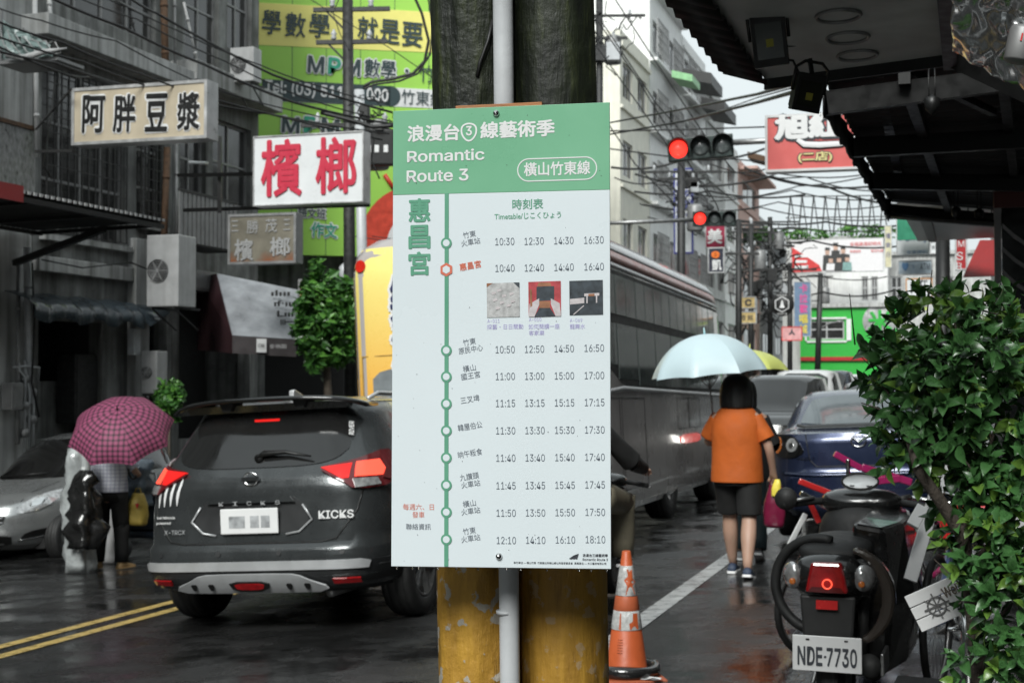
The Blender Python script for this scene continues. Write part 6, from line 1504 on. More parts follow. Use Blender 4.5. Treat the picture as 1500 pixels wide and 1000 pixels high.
for (px, py, D, l) in ((1365, 128, 6, 'left'), (1400, 295, 9.5, 'lower'), (1434, 298, 9.5, 'lowest right')):
    q = P(px, py, D); mb = MB(); mb.tube([(-.012, 0, .1), (-.014, 0, 0), (-.012, 0, -.04)], .003, 5); mb.tube([(.012, 0, .1), (.014, 0, 0), (.012, 0, -.04)], .003, 5); mb.lathe([(.0001, -.03), (.035, -.05), (.03, -.09), (.0001, -.12)], (0, 0, 0), 10); o = mb.build('pulley_hook', m_black); o.location = q; tag(o, f'small black hook hanging under the dark roof, {l} one', 'hook')
for (a, b, l) in (((1298, 195), (1313, 222), 'bright edged strip lamp under the dark roof, left half'), ((1312, 188), (1326, 212), 'dull plate hanging beside the bright strip lamp')):
    pa, pb = P(*a, 8), P(*b, 8); mb = MB(); mb.bar((0, 0, 0), pb - pa, .018 if 'strip' in l else .05, .02); o = mb.build('strip_lamp', m_pipe if 'strip' in l else m_alu); o.location = pa; tag(o, l, 'lamp')
t2 = thing('downpipe', 'black gutter pipe bending from the roof corner to the right post', 'pipe', P(1305, 310, 10.4))
mb = MB(); o_ = P(1305, 310, 10.4); mb.tube([P(1301, 292, 10.4) - o_, P(1302, 308, 10.4) - o_, P(1309, 316, 10.3) - o_, P(1330, 318, 10.2) - o_, P(1466, 327, 9.2) - o_], .021, 10); mb.build('pipe', m_black, t2)
# second pale canopy beyond
t = thing('shop_canopy', 'pale grey canopy beyond the black gutter pipe, seen from below', 'canopy', P(1385, 320, 12))
o_ = P(1385, 320, 12); mb = MB()
mb.add([P(1311, 272, 12.2) - o_, P(1470, 258, 11) - o_, P(1470, 296, 11) - o_, P(1318, 305, 12.2) - o_], [(0, 1, 2, 3)]); mb.build('fascia', mat('grey_fascia', .11, .5, var=.2), t, solid=.03)
mb = MB(); mb.add([P(1320, 306, 12.2) - o_, P(1470, 297, 11) - o_, P(1470, 346, 19) - o_, P(1345, 352, 20) - o_], [(0, 1, 2, 3)]); mb.build('underside', mat('pale_underside', .42, .4, var=.12), t, solid=.03)
mb = MB(); mb.bar(P(1352, 303, 12.1) - o_, P(1366, 349, 19) - o_, .10); mb.build('rib', m_alu, t)
t = thing('hanging_lamps', 'two small lamps hanging under the pale canopy', 'lamp', P(1418, 312, 11.5)); mb = MB()
mb.tube([(0, 0, .1), (0, 0, 0)], .006, 5); mb.lathe([(.0001, .02), (.03, 0), (.0001, -.02)], (0, 0, 0), 10); mb.box(.06, .16, -.02, .02, -.02, .0); mb.tube([(.19, 0, .1), (.19, 0, 0)], .006, 5); mb.build('lamp', m_black, t)
# foil wrapped duct and can lamp, top right
t = thing('foil_duct', 'crumpled silver foil wrapped duct in the top right corner', 'duct', P(1450, 40, 3.9))
o_ = P(1450, 40, 3.9); A = P(1393, -160, 3.6) - o_; Bv = P(1396, 74, 4.15) - o_; Cv = P(1600, 185, 3.9) - o_; Dv = P(1660, -160, 3.5) - o_
mb = MB(); pts = []; N = 56
for j in range(N + 1):
    for i in range(N + 1):
        q = A.lerp(Dv, i / N).lerp(Bv.lerp(Cv, i / N), j / N); s_ = i / N * math.pi
        w = abs(noise.noise(q * 9)) * .05 + abs(noise.noise(q * 22 + Vector((3, 1, 2)))) * .022 + noise.noise(q * 3) * .05
        pts.append(q + Vector((-.3, -.5, -.4)).normalized() * (w - .03 * math.sin(s_)))
mb.sheet(pts, N + 1, smooth=True); mb.build('foil', mat('crumpled_foil', .85, .24, metal=1, var=.1), t, solid=.004)
t = thing('can_lamp', 'small grey can shaped lamp with red mark at the top right edge', 'lamp', P(1494, 66, 3.6), rot=(0, R(14), 0))
mb = MB(); mb.lathe([(.026, -.045), (.032, -.04), (.034, .035), (.030, .045), (.0001, .05)], n=20); mb.build('can', m_alu, t); mb = MB(); mb.box(-.012, -.008, -.0345, -.033, 0, .02); mb.build('red_mark', m_rp, t)
# striped post and box at the right edge
b = P(1482, 555, 9.2); b = G(b.x, b.y); t = thing('striped_post', 'black post with grey diagonal stripes and pale edge at the right border', 'post', b, -YAW)
z1 = P(1480, 305, 9.2).z - b.z; mb = MB(); mb.box(-.055, .16, -.06, .10, 0, z1); mb.build('post', m_blackg, t); mb = MB(); mb.box(-.10, -.058, -.06, .02, .0, z1); mb.build('pale_edge', m_alu, t)
for k in range(7):
    z = z1 - .10 - k * .15; mb = MB(); mb.prism([(-.05, z), (-.05, z - .03), (.02, z - .10), (.10, z - .16), (.10, z - .13), (.02, z - .07)], -.066, -.0605); mb.build('stripe', m_alu, t)
mb = MB(); mb.box(-.10, .3, -.08, .2, z1, z1 + .13); mb.build('brown_box', mat('dark_red_box', (.07, .015, .012), .5), t)
mb = MB(); mb.box(0, 1.4, -.03, .03, 0, 1.75); o = mb.build('dark_panel', m_black); q = P(1478, 555, 9.8); o.location = G(q.x, q.y); o.rotation_euler = (0, 0, -YAW); tag(o, 'tall black panel behind the striped post', 'panel')

# ------------------------------------------------------------------ leafy shrub at the right
m_sl1 = mat('shrub_leaf', (.048, .13, .038), .3, var=.45, scale=7, spec=.5); m_sl2 = mat('shrub_leaf_young', (.11, .21, .035), .32, var=.4, scale=7, spec=.5); m_twig = mat('twig_bark', (.075, .06, .048), .8, var=.4, scale=30, bump=.5, stretch=(1, 1, .4))
def leaf_geo():
    V_ = []; F_ = []; n = 5
    for i in range(n + 1):
        f = i / n; w = .235 * math.sin(math.pi * min(1, f * .96 + .04) ** .85) ; y = f; z = .10 * math.sin(f * 2.6) - .14 * f * f
        V_ += [(-w, y, z + w * .35), (0, y, z), (w, y, z + w * .35)]
    for i in range(n):
        for k in (0, 1): a = i * 3 + k; F_.append((a, a + 1, a + 4, a + 3))
    return V_, F_
LV, LF_ = leaf_geo()
lm = []
for m in (m_sl1, m_sl2): q = MB(); q.add(LV, LF_, 0, True); lm.append(q.mesh('leaf', m))
blobs = [((1398, 545), 4.45, 125, 100, .30, 78), ((1440, 640), 4.5, 90, 105, .28, 60), ((1348, 585), 4.55, 66, 100, .24, 48), ((1316, 522), 4.6, 46, 62, .18, 22), ((1395, 458), 4.5, 75, 40, .2, 26),
         ((1345, 655), 4.5, 55, 45, .2, 18), ((1455, 770), 4.4, 62, 105, .22, 46), ((1420, 725), 4.55, 60, 50, .2, 16), ((1483, 900), 4.3, 62, 120, .22, 44), ((1480, 500), 4.6, 60, 80, .25, 26), ((1292, 548), 4.65, 24, 50, .1, 9), ((1445, 985), 4.35, 40, 50, .2, 14), ((1440, 840), 4.4, 48, 72, .2, 26), ((1450, 700), 4.45, 55, 50, .2, 18), ((1400, 620), 4.45, 90, 70, .25, 22)]
sc0 = P(1400, 640, 4.5); gs = G(P(1425, 555, 4.5).x, 4.5)
shrub = thing('leafy_shrub', 'large glossy leafed green shrub filling the right side of the view', 'shrub', (sc0.x, sc0.y, gs.z))
so = Vector(shrub.location); rnd = random.Random(11); leaves = []
for (cxy, D, rx, rz, ry, nt_) in blobs:
    c = P(*cxy, D); q = FPX / D
    for i in range(int(nt_ * 1.28)):
        while True:
            v = Vector((rnd.uniform(-1, 1), rnd.uniform(-1, 1), rnd.uniform(-1, 1)))
            if .25 < v.length < .86 + .3 * noise.noise(v.normalized() * 2.1 + Vector((cxy[0] * .1, 0, 0))): break
        base = c + Vector((v.x * rx / q, v.y * ry, v.z * rz / q)); ax = (v + Vector((rnd.gauss(0, .35), rnd.gauss(0, .35) - .25, rnd.gauss(.25, .3)))).normalized()
        nl = rnd.randint(5, 8); young = rnd.random() < .16
        s1 = ax.orthogonal().normalized(); s2 = ax.cross(s1)
        for k in range(nl):
            a = k * 2.4 + rnd.uniform(-.3, .3); f = k / nl
            dirv = ((s1 * math.cos(a) + s2 * math.sin(a)) * (1.05 - f * .75) + ax * (.35 + f)).normalized(); dirv.z -= .15; dirv.normalize()
            nrm = (ax - dirv * ax.dot(dirv)); nrm = nrm.normalized() if nrm.length > .05 else dirv.orthogonal().normalized()
            nrm = (nrm + Vector((0, -.2, .5)) * .5); nrm = (nrm - dirv * nrm.dot(dirv)).normalized(); X = dirv.cross(nrm)
            L_ = rnd.uniform(.034, .074) * (1 if not young else .85)
            M_ = Matrix((X, dirv, nrm)).transposed().to_4x4(); M_ = Matrix.Translation(base + ax * .045 * f - so) @ M_ @ Matrix.Diagonal((L_ * rnd.uniform(.95, 1.25), L_, L_, 1))
            leaves.append((M_, 1 if young or rnd.random() < .06 else 0, base.y))
def front_key(l):
    w = l[0].translation + so; v = (l[0].to_3x3() @ Vector((0, 0, 1))).normalized(); cd = (w - CM.translation); p_ = abs(v.dot(cd.normalized())); inside = cd.x / cd.y * FPX + 750 < 1500 and (EYE - w.z) / cd.y * FPX + 555 < 1000
    return (0 if inside else 5) + w.y - p_ * .35
leaves.sort(key=front_key)
for M_, k, _ in leaves[:300]:
    o = bpy.data.objects.new('leaf', lm[k]); COL.objects.link(o); o.parent = shrub; o.matrix_local = M_
mb = MB()
for M_, k, _ in leaves[300:]: mb.add([M_ @ Vector(v) for v in LV], LF_, k, True)
stuff(mb.build('foliage', [m_sl1, m_sl2], shrub))
mb = MB(); T_ = [P(1440, 1090, 4.45), P(1432, 960, 4.45), P(1418, 830, 4.45), P(1408, 780, 4.42), P(1375, 730, 4.38), P(1345, 688, 4.36), P(1330, 640, 4.4)]
mb.tube([p - so for p in T_], [.03, .026, .022, .022, .019, .016, .01], 12); mb.tube([p - so for p in (P(1408, 780, 4.42), P(1430, 740, 4.45), P(1440, 690, 4.5), P(1420, 600, 4.5))], [.018, .014, .011, .006], 10); mb.build('trunk', m_twig, shrub)
for (a, b, r) in (((1345, 690), (1290, 560), .007), ((1345, 690), (1400, 560), .008), ((1438, 690), (1460, 560), .007), ((1400, 600), (1390, 440), .006), ((1418, 830), (1470, 760), .008), ((1430, 930), (1485, 880), .008), ((1330, 640), (1262, 590), .005)):
    mb = MB(); pa, pb = P(*a, 4.42) - so, P(*b, 4.5) - so; mid = pa.lerp(pb, .5) + Vector((.02, -.02, .02)); mb.tube([pa, mid, pb], [r, r * .7, r * .35], 7); mb.build('branch', m_twig, shrub)
for i in range(26):
    c, D = blobs[rnd.randrange(len(blobs))][:2]; pa = P(c[0] + rnd.uniform(-40, 40), c[1] + rnd.uniform(-50, 50), D); pb = pa + Vector((rnd.uniform(-.15, .15), rnd.uniform(-.1, .1), rnd.uniform(.02, .2)))
    mb = MB(); mb.tube([pa - so, pb - so], [.003, .0015], 5); mb.build('twig', m_twig, shrub)
# ------------------------------------------------------------------ people
def skinned(name, verts, edges, rad, m, parent, sub=2):
    me = bpy.data.meshes.new(name); me.from_pydata([tuple(v) for v in verts], edges, [])
    o = bpy.data.objects.new(name, me); COL.objects.link(o); o.parent = parent
    o.modifiers.new('skin', 'SKIN').use_smooth_shade = True
    if not me.skin_vertices: bpy.context.view_layer.update()
    for i, r in enumerate(rad):
        d = me.skin_vertices[0].data[i]; d.radius = (r, r) if not hasattr(r, '__len__') else r; d.use_root = (i == 0)
    s_ = o.modifiers.new('sub', 'SUBSURF'); s_.levels = sub; s_.render_levels = sub
    me.materials.append(m); return o
def ell(c, rx, ry, n=28, rot=0., amp=0., ph=0.):
    out_ = []
    for k in range(n):
        a = 6.2831853 * k / n; q = 1 + amp * (math.sin(a * 5 + ph) * .5 + math.sin(a * 9 + ph * 1.7) * .3)
        x, y = rx * math.cos(a) * q, ry * math.sin(a) * q
        out_.append(Vector((c[0] + x * math.cos(rot) - y * math.sin(rot), c[1] + x * math.sin(rot) + y * math.cos(rot), c[2])))
    return out_
def sleeve_rings(a, b, r0, r1, n=18, k=5, amp=.04):
    a, b = Vector(a), Vector(b); d = (b - a).normalized(); x = d.orthogonal().normalized(); y = d.cross(x); out_ = []
    for i in range(k):
        f = i / (k - 1); c = a.lerp(b, f); r = r0 + (r1 - r0) * f
        out_.append([c + (x * math.cos(t_) + y * math.sin(t_)) * r * (1 + amp * math.sin(t_ * 4 + f * 7)) for t_ in [6.2831853 * j / n for j in range(n)]])
    return out_
def hand_verts(V_, E_, Rr, wrist_i, w, d, side, curl=.6, s=1.0):
    """palm and five separate bent fingers grown from the wrist"""
    d = d.normalized(); x = Vector((side, 0, 0)) - d * d.x * side; x = x.normalized(); n = d.cross(x).normalized()
    pi = len(V_); V_.append(w + d * .045 * s); E_.append((wrist_i, pi)); Rr.append((.030 * s, .018 * s))
    for k, (o_, L_) in enumerate(((-.028, .060), (-.010, .070), (.010, .068), (.028, .054))):
        b = w + d * .085 * s + x * o_ * s; i0 = len(V_); V_.append(b); E_.append((pi, i0)); Rr.append(.0095 * s)
        c = b + (d * (1 - curl * .4) + n * curl * .5) * L_ * .5 * s; V_.append(c); E_.append((i0, i0 + 1)); Rr.append(.0088 * s)
        V_.append(c + (d * (1 - curl) + n * curl) * L_ * .5 * s); E_.append((i0 + 1, i0 + 2)); Rr.append(.0075 * s)
    i0 = len(V_); b = w + d * .035 * s - x * .035 * s; V_.append(b); E_.append((wrist_i, i0)); Rr.append(.011 * s)
    V_.append(b + (d * .8 - x * .5 + n * .4).normalized() * .035 * s); E_.append((i0, i0 + 1)); Rr.append(.010 * s)
m_skin = mat('skin', (.42, .26, .19), .5, var=.08, sub=.1); m_hair = mat('black_hair', .012, .4, var=.4, scale=50, stretch=(1, 1, .1))
def person(label, loc, yaw, H=1.6, arms=None, legs=None, bare_legs=True, group=None):
    t = thing('person', label, 'person', loc, yaw, group); s = H / 1.62
    V_ = [Vector((0, 0, .90)), Vector((0, .0, 1.05)), Vector((0, .0, 1.22)), Vector((0, .0, 1.34)), Vector((0, .01, 1.40)), Vector((0, .015, 1.455)), Vector((0, .02, 1.52)), Vector((0, .02, 1.565))]
    Rr = [(.145, .11), (.125, .10), (.145, .105), (.13, .09), (.055, .055), (.055, .058), (.078, .09), (.062, .075)]; E_ = [(i, i + 1) for i in range(7)]
    for sd in (-1, 1):
        L_ = (legs or {}).get(sd) or [(.09 * sd, 0, .82), (.095 * sd, .01, .48), (.10 * sd, -.02, .10), (.10 * sd, .10, .03)]
        i0 = len(V_); V_ += [Vector(q) for q in L_]; Rr += [.088, .062, .038, .030]; E_ += [(0, i0), (i0, i0 + 1), (i0 + 1, i0 + 2), (i0 + 2, i0 + 3)]
        mid = Vector(L_[1]).lerp(Vector(L_[2]), .32) + Vector((0, -.02, 0)); im = len(V_); V_.append(mid); Rr.append(.072); E_.remove((i0 + 1, i0 + 2)); E_ += [(i0 + 1, im), (im, i0 + 2)]
        A_ = arms[sd]; i0 = len(V_); V_ += [Vector(q) for q in A_]; Rr += [.044, .040, .027]; E_ += [(3, i0), (i0, i0 + 1), (i0 + 1, i0 + 2)]
        dd = Vector(A_[2]) - Vector(A_[1]); hand_verts(V_, E_, Rr, i0 + 2, Vector(A_[2]), dd, sd, .75)
    V_ = [v * s for v in V_]; b = skinned('body', V_, E_, [(r * s if not hasattr(r, '__len__') else (r[0] * s, r[1] * s)) for r in Rr], m_skin, t)
    # face: nose, eyes, mouth, ears on the head
    mb = MB(); mb.lathe([(.0001, .028), (.010, .012), (.014, 0)], (0, .095 * s, 1.50 * s), 8, 'y')
    for sd in (-1, 1): mb.lathe([(.0001, .012), (.014, .006), (.02, -.004)], (sd * .078 * s, .015 * s, 1.51 * s), 8, 'x')
    mb.build('nose_and_ears', m_skin, t); mb = MB()
    for sd in (-1, 1): mb.lathe([(.0001, .004), (.009, 0)], (sd * .03 * s, .103 * s, 1.525 * s), 8, 'y')
    mb.box(-.02, .02, .098 * s, .103 * s, 1.462 * s, 1.468 * s); mb.build('eyes_and_mouth', m_black, t)
    return t, s
def shoe(parent, p, m, L_=.25, yaw=0., pitch=0., sole=None):
    mb = MB(); rg = []
    for f, w, h in ((0, .030, .05), (.08, .036, .075), (.3, .036, .085), (.5, .04, .065), (.75, .046, .045), (.93, .038, .032), (1, .02, .022)):
        rg.append([Vector((w * math.cos(a), -.07 + f * L_, max(.012, h * .5 + h * .5 * math.sin(a)))) for a in [6.283 * k / 12 for k in range(12)]])
    mb.rings(rg); o = mb.build('shoe', m, parent); o.location = p; o.rotation_euler = (pitch, 0, yaw)
    mb = MB(); mb.prism([(w * .038 * 1.12 * sx, -.075 + f * (L_ + .008)) for f, w in ((0, .7), (.1, .95), (.4, .9), (.75, 1.2), (.95, .9), (1, .4)) for sx in (1,)] + [(-w * .038 * 1.12, -.075 + f * (L_ + .008)) for f, w in ((1, .4), (.95, .9), (.75, 1.2), (.4, .9), (.1, .95), (0, .7))], -.004, .018, plane='xy'); q = mb.build('sole', sole or m_white, o, bevel=.004)
    return o
def tee(parent, s, m, arms, hem=.74, w=.215, d=.135, sw=.19, neck=1.40, name='t_shirt', long=False):
    mb = MB(); mb.rings([ell((0, 0, z * s), a * s, b * s, 32, amp=am, ph=z * 9) for z, a, b, am in ((hem, w, d + .01, .022), (hem + .012, w, d + .01, .02), (hem + .12, w - .004, d, .025), (.98, w - .012, d - .002, .028), (1.10, w - .012, d, .02), (1.17, w - .006, d + .002, .014), (1.24, sw + .012, d - .006, .008), (1.285, sw + .0, d - .02, .003), (1.33, sw - .035, d - .035, 0), (1.372, .125, .075, 0), (neck + .005, .075, .062, 0))], cap=False)
    for sd in (-1, 1):
        a = Vector(arms[sd][0]) * s; b = Vector(arms[sd][1]) * s; d_ = (b - a)
        mb.rings(sleeve_rings(a - d_ * .10 - Vector((sd * .03, 0, 0)), a + d_ * (.70 if not long else 1), .062 * s, .074 * s, amp=.06), cap=False)
        if long: c = Vector(arms[sd][2]) * s; mb.rings(sleeve_rings(b - (c - b) * .1, c, .062 * s, .045 * s), cap=False)
    return mb.build(name, m, parent, solid=.004, sub=1)
def hair(parent, s, lo=1.36, m=None, w=.105):
    mb = MB(); rg = []
    for z, a, b, cy in ((lo, w * .92, .085, -.015), (lo + .01, w * 1.0, .095, -.012), (1.45, w * 1.04, .105, -.008), (1.53, w, .112, 0.0), (1.60, w * .84, .10, .01), (1.635, w * .52, .065, .01), (1.645, w * .12, .015, .01)):
        rg.append([Vector((q.x, min(q.y, .055) if z < 1.55 else q.y, q.z)) * s for q in ell((0, cy, z), a, b, 30, amp=.018, ph=z * 20)])
    mb.rings(rg); return mb.build('hair', m or m_hair, parent, sub=1)
def umbrella(name, label, top, axis, Rr, depth, m, ribs=8, scallop=.12, shaft=.8, mh=None, handle=True, spin=0.):
    """canopy with gores; the empty sits at the top, local -z runs down the shaft"""
    q = (-Vector(axis)).to_track_quat('-Z', 'Y'); t = thing(name, label, 'umbrella', top, rot=q.to_euler())
    ng, nr = ribs, 12; sub_ = 8; V_ = []; uv = []
    for j in range(nr + 1):
        f = j / nr; th = f * 1.18; rr = Rr * math.sin(th) / math.sin(1.18); zz = -depth * (1 - math.cos(th)) / (1 - math.cos(1.18))
        for i in range(ng * sub_ + 1):
            a = spin + 6.2831853 * i / (ng * sub_); lf = (i % sub_) / sub_; tri = math.cos(math.pi / ng) / math.cos(((lf) - .5) * 2 * math.pi / ng)
            r2 = rr * (1 + (tri - 1) * f * 1.0) ; sag = -scallop * Rr * f ** 3 * (1 - (2 * lf - 1) ** 2) * .35
            r2 *= 1 - scallop * .5 * f ** 6 * (1 - (2 * lf - 1) ** 2)
            V_.append((r2 * math.cos(a), r2 * math.sin(a), zz - sag * .6)); uv.append(((lf - .5) * 2 * rr * math.tan(math.pi / ng), f * Rr * 1.15))
    mb = MB(); mb.sheet(V_, ng * sub_ + 1); o = mb.build('canopy', m, t)
    lay_ = o.data.uv_layers.new(name='UVMap')
    for p in o.data.polygons:
        ii = [o.data.loops[l].vertex_index % (ng * sub_ + 1) for l in p.loop_indices]; hi = max(ii)
        for l in p.loop_indices:
            vi = o.data.loops[l].vertex_index; u, v = uv[vi]
            if vi % (ng * sub_ + 1) == hi and hi % sub_ == 0: u = abs(u)
            lay_.data[l].uv = (u, v)
    mb = MB()
    for k in range(ng):
        a = spin + 6.2831853 * k / ng; pts = []
        for j in range(9):
            f = j / 8; th = f * 1.18; rr = Rr * math.sin(th) / math.sin(1.18); pts.append((rr * math.cos(a), rr * math.sin(a), -depth * (1 - math.cos(th)) / (1 - math.cos(1.18)) - .006))
        mb.tube(pts, .003, 5); mb.tube([(0, 0, -depth - .12), pts[4]], .0025, 5)
    mb.build('ribs', m_steel, t); mb = MB(); mb.tube([(0, 0, .0), (0, 0, -shaft)], .006, 8); mb.build('shaft', m_steel, t)
    mb = MB(); mb.lathe([(.010, -.005), (.008, .02), (.004, .05), (.0001, .055)], n=10); mb.build('tip', mh or m, t)
    if handle:
        mb = MB(); mb.tube([(0, 0, -shaft + .02), (0, 0, -shaft - .06), (.01, 0, -shaft - .10), (.035, 0, -shaft - .12), (.06, 0, -shaft - .10), (.065, 0, -shaft - .07)], .012, 8); mb.build('handle', mh or m_black, t)
    return t
m_orange = mat('orange_cotton', (.46, .095, .009), .75, var=.12, scale=5, bump=.7, bscale=6); m_bshort = mat('black_cotton', .012, .8, var=.3, bump=.2, bscale=12)
# woman in orange
g = P(1080, 842, 11.4); g = G(g.x, g.y)
arms = {1: [(.185, -.01, 1.275), (.265, -.02, 1.04), (.285, .10, .83)], -1: [(-.185, -.01, 1.275), (-.255, .10, 1.07), (-.14, .30, 1.13)]}
legs = {1: [(.085, -.01, .82), (.100, .0, .46), (.105, -.16, .11), (.105, -.06, .03)], -1: [(-.085, 0, .82), (-.080, .16, .48), (-.075, .26, .10), (-.075, .37, .03)]}
t, s = person('woman in an orange t-shirt and black shorts walking away under a pale umbrella', g, -YAW, 1.60, arms, legs)
tee(t, s, m_orange, arms, hem=.77, w=.212, d=.15, sw=.20); hair(t, s, 1.36, w=.135)
mb = MB(); mb.rings([ell((0, 0, z * s), a * s, b * s, 28, amp=.02, ph=z * 5) for z, a, b in ((.74, .185, .13), (.80, .188, .135), (.90, .18, .13))], cap=False)
for sd in (-1, 1): a = Vector(legs[sd][0]) * s; b = Vector(legs[sd][1]) * s; mb.rings(sleeve_rings(a + Vector((sd * .01, 0, .06)), a.lerp(b, .88), .108 * s, .096 * s, amp=.035), cap=False)
mb.build('shorts', m_bshort, t, solid=.004, sub=1)
m_shoe = mat('navy_trainers', (.03, .045, .08), .6, var=.3)
shoe(t, (.105, -.16, .02), m_shoe, pitch=R(-12)); shoe(t, (-.075, .26, .0), m_shoe)
hx = g + Vector((.285 * s * CS + .13 * s * SN, -.285 * s * SN + .13 * s * CS, .80 * s))
def bag(name, label, c, w, h, d, m, handle=None, cat='bag', amp=.25, seed=0, yaw=-YAW, hm=None):
    t = thing(name, label, cat, c, yaw); mb = MB(); pts = []; n = 22; k = 14; rg = []
    for j in range(k + 1):
        f = j / k; z = -h * f; ww = w * (.55 + .45 * math.sin(min(1, f * 1.6) * 1.57)) * (1 if f < .93 else .85); dd = d * (.35 + .65 * math.sin(min(1, f * 1.3) * 1.57)) * (1 if f < .95 else .7)
        ring = []
        for i in range(n):
            a = 6.2832 * i / n; p = Vector((ww / 2 * math.copysign(abs(math.cos(a)) ** .7, math.cos(a)), dd / 2 * math.copysign(abs(math.sin(a)) ** .8, math.sin(a)), z))
            q = noise.noise(Vector((p.x * 9 + seed, p.y * 9, p.z * 7))) * amp * min(w, d) * .8 + abs(noise.noise(Vector((p.x * 24 + seed, p.y * 24, p.z * 11)))) * amp * min(w, d) * .5
            ring.append(p + Vector((p.x, p.y, 0)).normalized() * q)
        rg.append(ring)
    mb.rings(rg); mb.build('bag_body', m, t)
    if handle:
        mb = MB(); mb.tube([(-w * .25, 0, -.02), (-w * .12, 0, handle), (w * .12, 0, handle), (w * .25, 0, -.02)], .006, 6); mb.build('handles', hm or m, t)
    return t
m_maroonbag = mat('glossy_maroon_bag', (.16, .012, .04), .22, var=.3, coat=.5, bump=.3, bscale=6)
bag('shopping_bag', 'glossy maroon carrier bag held by the woman in orange', hx + Vector((.0, 0, -.06)), .17, .34, .10, m_maroonbag, .07)
bag('snack_bag', 'small yellow packet sticking out of the maroon bag', hx + Vector((.01, -.05, -.01)), .06, .14, .05, mat('yellow_packet', (.75, .62, .08), .35, var=.2), None, amp=.4, seed=3)
m_umb = mat('pale_blue_umbrella', (.50, .62, .66), .45, var=.03, trans=0.0, scale=3)
tweak('pale_blue_umbrella', lambda t_, N, L: None)
top = P(1031, 486, 11.45)
umbrella('umbrella', 'pale blue white umbrella held above the woman in orange', P(1032, 489, 11.5), Vector((-.10, -.02, 1)), .48, .33, m_umb, 8, .10, .86, mh=mat('pale_blue_plastic', (.45, .70, .74), .3), spin=.2)
# person behind her with the yellow green umbrella
g2_ = P(1093, 826, 12.6); g2_ = G(g2_.x, g2_.y)
arms2 = {1: [(.185, 0, 1.275), (.24, .05, 1.05), (.16, .25, 1.12)], -1: [(-.185, 0, 1.275), (-.25, -.02, 1.04), (-.26, .08, .82)]}
legs2 = {1: [(.085, -.01, .82), (.11, -.05, .46), (.13, -.16, .12), (.13, -.06, .05)], -1: [(-.085, 0, .82), (-.07, .09, .47), (-.06, .05, .10), (-.06, .15, .03)]}
t, s = person('dark clothed person mostly hidden behind the woman in orange', g2_, -YAW, 1.58, arms2, legs2); tee(t, s, m_bshort, arms2, name='jacket', long=True); hair(t, s)
mb = MB()
for sd in (-1, 1):
    a, b, c = [Vector(legs2[sd][i]) * s for i in range(3)]; mb.rings(sleeve_rings(a + Vector((0, 0, .08)), b, .10 * s, .08 * s), cap=False); mb.rings(sleeve_rings(b + Vector((0, 0, .03)), c, .082 * s, .075 * s), cap=False)
mb.build('trousers', mat('dark_teal_trousers', (.015, .028, .032), .7, var=.3), t, solid=.004)
shoe(t, (.13, -.14, .05), mat('grey_trainers', (.22, .23, .24), .6), pitch=R(-25)); shoe(t, (-.06, .05, .005), MATS['grey_trainers'])
umbrella('umbrella', 'yellow green umbrella half hidden behind the pale blue one', P(1098, 512, 12.6), Vector((.05, 0, 1)), .36, .17, mat('yellow_green_umbrella', (.52, .56, .16), .45, var=.05), 8, .1, .75, spin=.35)
# person with the plaid umbrella at the left
g3_ = P(160, 831, 15.0); g3_ = G(g3_.x, g3_.y)
arms3 = {1: [(.18, 0, 1.26), (.27, .12, 1.06), (.20, .32, 1.02)], -1: [(-.18, 0, 1.26), (-.27, .12, 1.06), (-.20, .32, 1.04)]}
legs3 = {1: [(.10, 0, .80), (.135, .02, .46), (.155, .0, .10), (.155, .08, .03)], -1: [(-.09, 0, .80), (-.125, .03, .46), (-.14, -.01, .10), (-.14, .08, .03)]}
t, s = person('person in black trousers and pale checked shirt standing behind the plaid umbrella', g3_, -YAW + .05, 1.52, arms3, legs3)
m_chk = mat('pale_checked_shirt', (.55, .56, .60), .7)
def _chk(t_, N, Lk, sc=26, c1=(.60, .61, .66, 1), c2=(.30, .31, .42, 1), uvm=False, wid=.3):
    b = N['Principled BSDF']; tc = [n for n in N if n.type == 'TEX_COORD'][0]; sp_ = N.new('ShaderNodeSeparateXYZ'); Lk.new(tc.outputs['UV' if uvm else 'Object'], sp_.inputs[0]); prev = None
    for ax in ((0, 1) if uvm else (0, 2)):
        m1 = N.new('ShaderNodeMath'); m1.operation = 'MULTIPLY'; m1.inputs[1].default_value = sc; Lk.new(sp_.outputs[ax], m1.inputs[0])
        m2 = N.new('ShaderNodeMath'); m2.operation = 'FRACT'; Lk.new(m1.outputs[0], m2.inputs[0]); m3 = N.new('ShaderNodeMath'); m3.operation = 'LESS_THAN'; m3.inputs[1].default_value = wid; Lk.new(m2.outputs[0], m3.inputs[0])
        if prev: m4 = N.new('ShaderNodeMath'); m4.operation = 'ADD'; Lk.new(prev.outputs[0], m4.inputs[0]); Lk.new(m3.outputs[0], m4.inputs[1]); prev = m4
        else: prev = m3
    m5 = N.new('ShaderNodeMath'); m5.operation = 'MULTIPLY'; m5.inputs[1].default_value = .5; Lk.new(prev.outputs[0], m5.inputs[0])
    r = N.new('ShaderNodeValToRGB'); r.color_ramp.elements[0].color = c1; r.color_ramp.elements[1].color = c2; e = r.color_ramp.elements.new(.5); e.color = [(a + b_ * 1.6) / 2.6 for a, b_ in zip(c1, c2)]; r.color_ramp.interpolation = 'LINEAR'
    Lk.new(m5.outputs[0], r.inputs[0]); Lk.new(r.outputs[0], b.inputs['Base Color'])
tweak('pale_checked_shirt', lambda a, b, c: _chk(a, b, c))
tee(t, s, m_chk, arms3, hem=.86, w=.215, d=.15, name='shirt'); hair(t, s)
mb = MB(); mb.rings([ell((0, 0, z * s), a * s, b * s, 28) for z, a, b in ((.76, .20, .14), (.90, .195, .14), (.95, .19, .13))], cap=False)
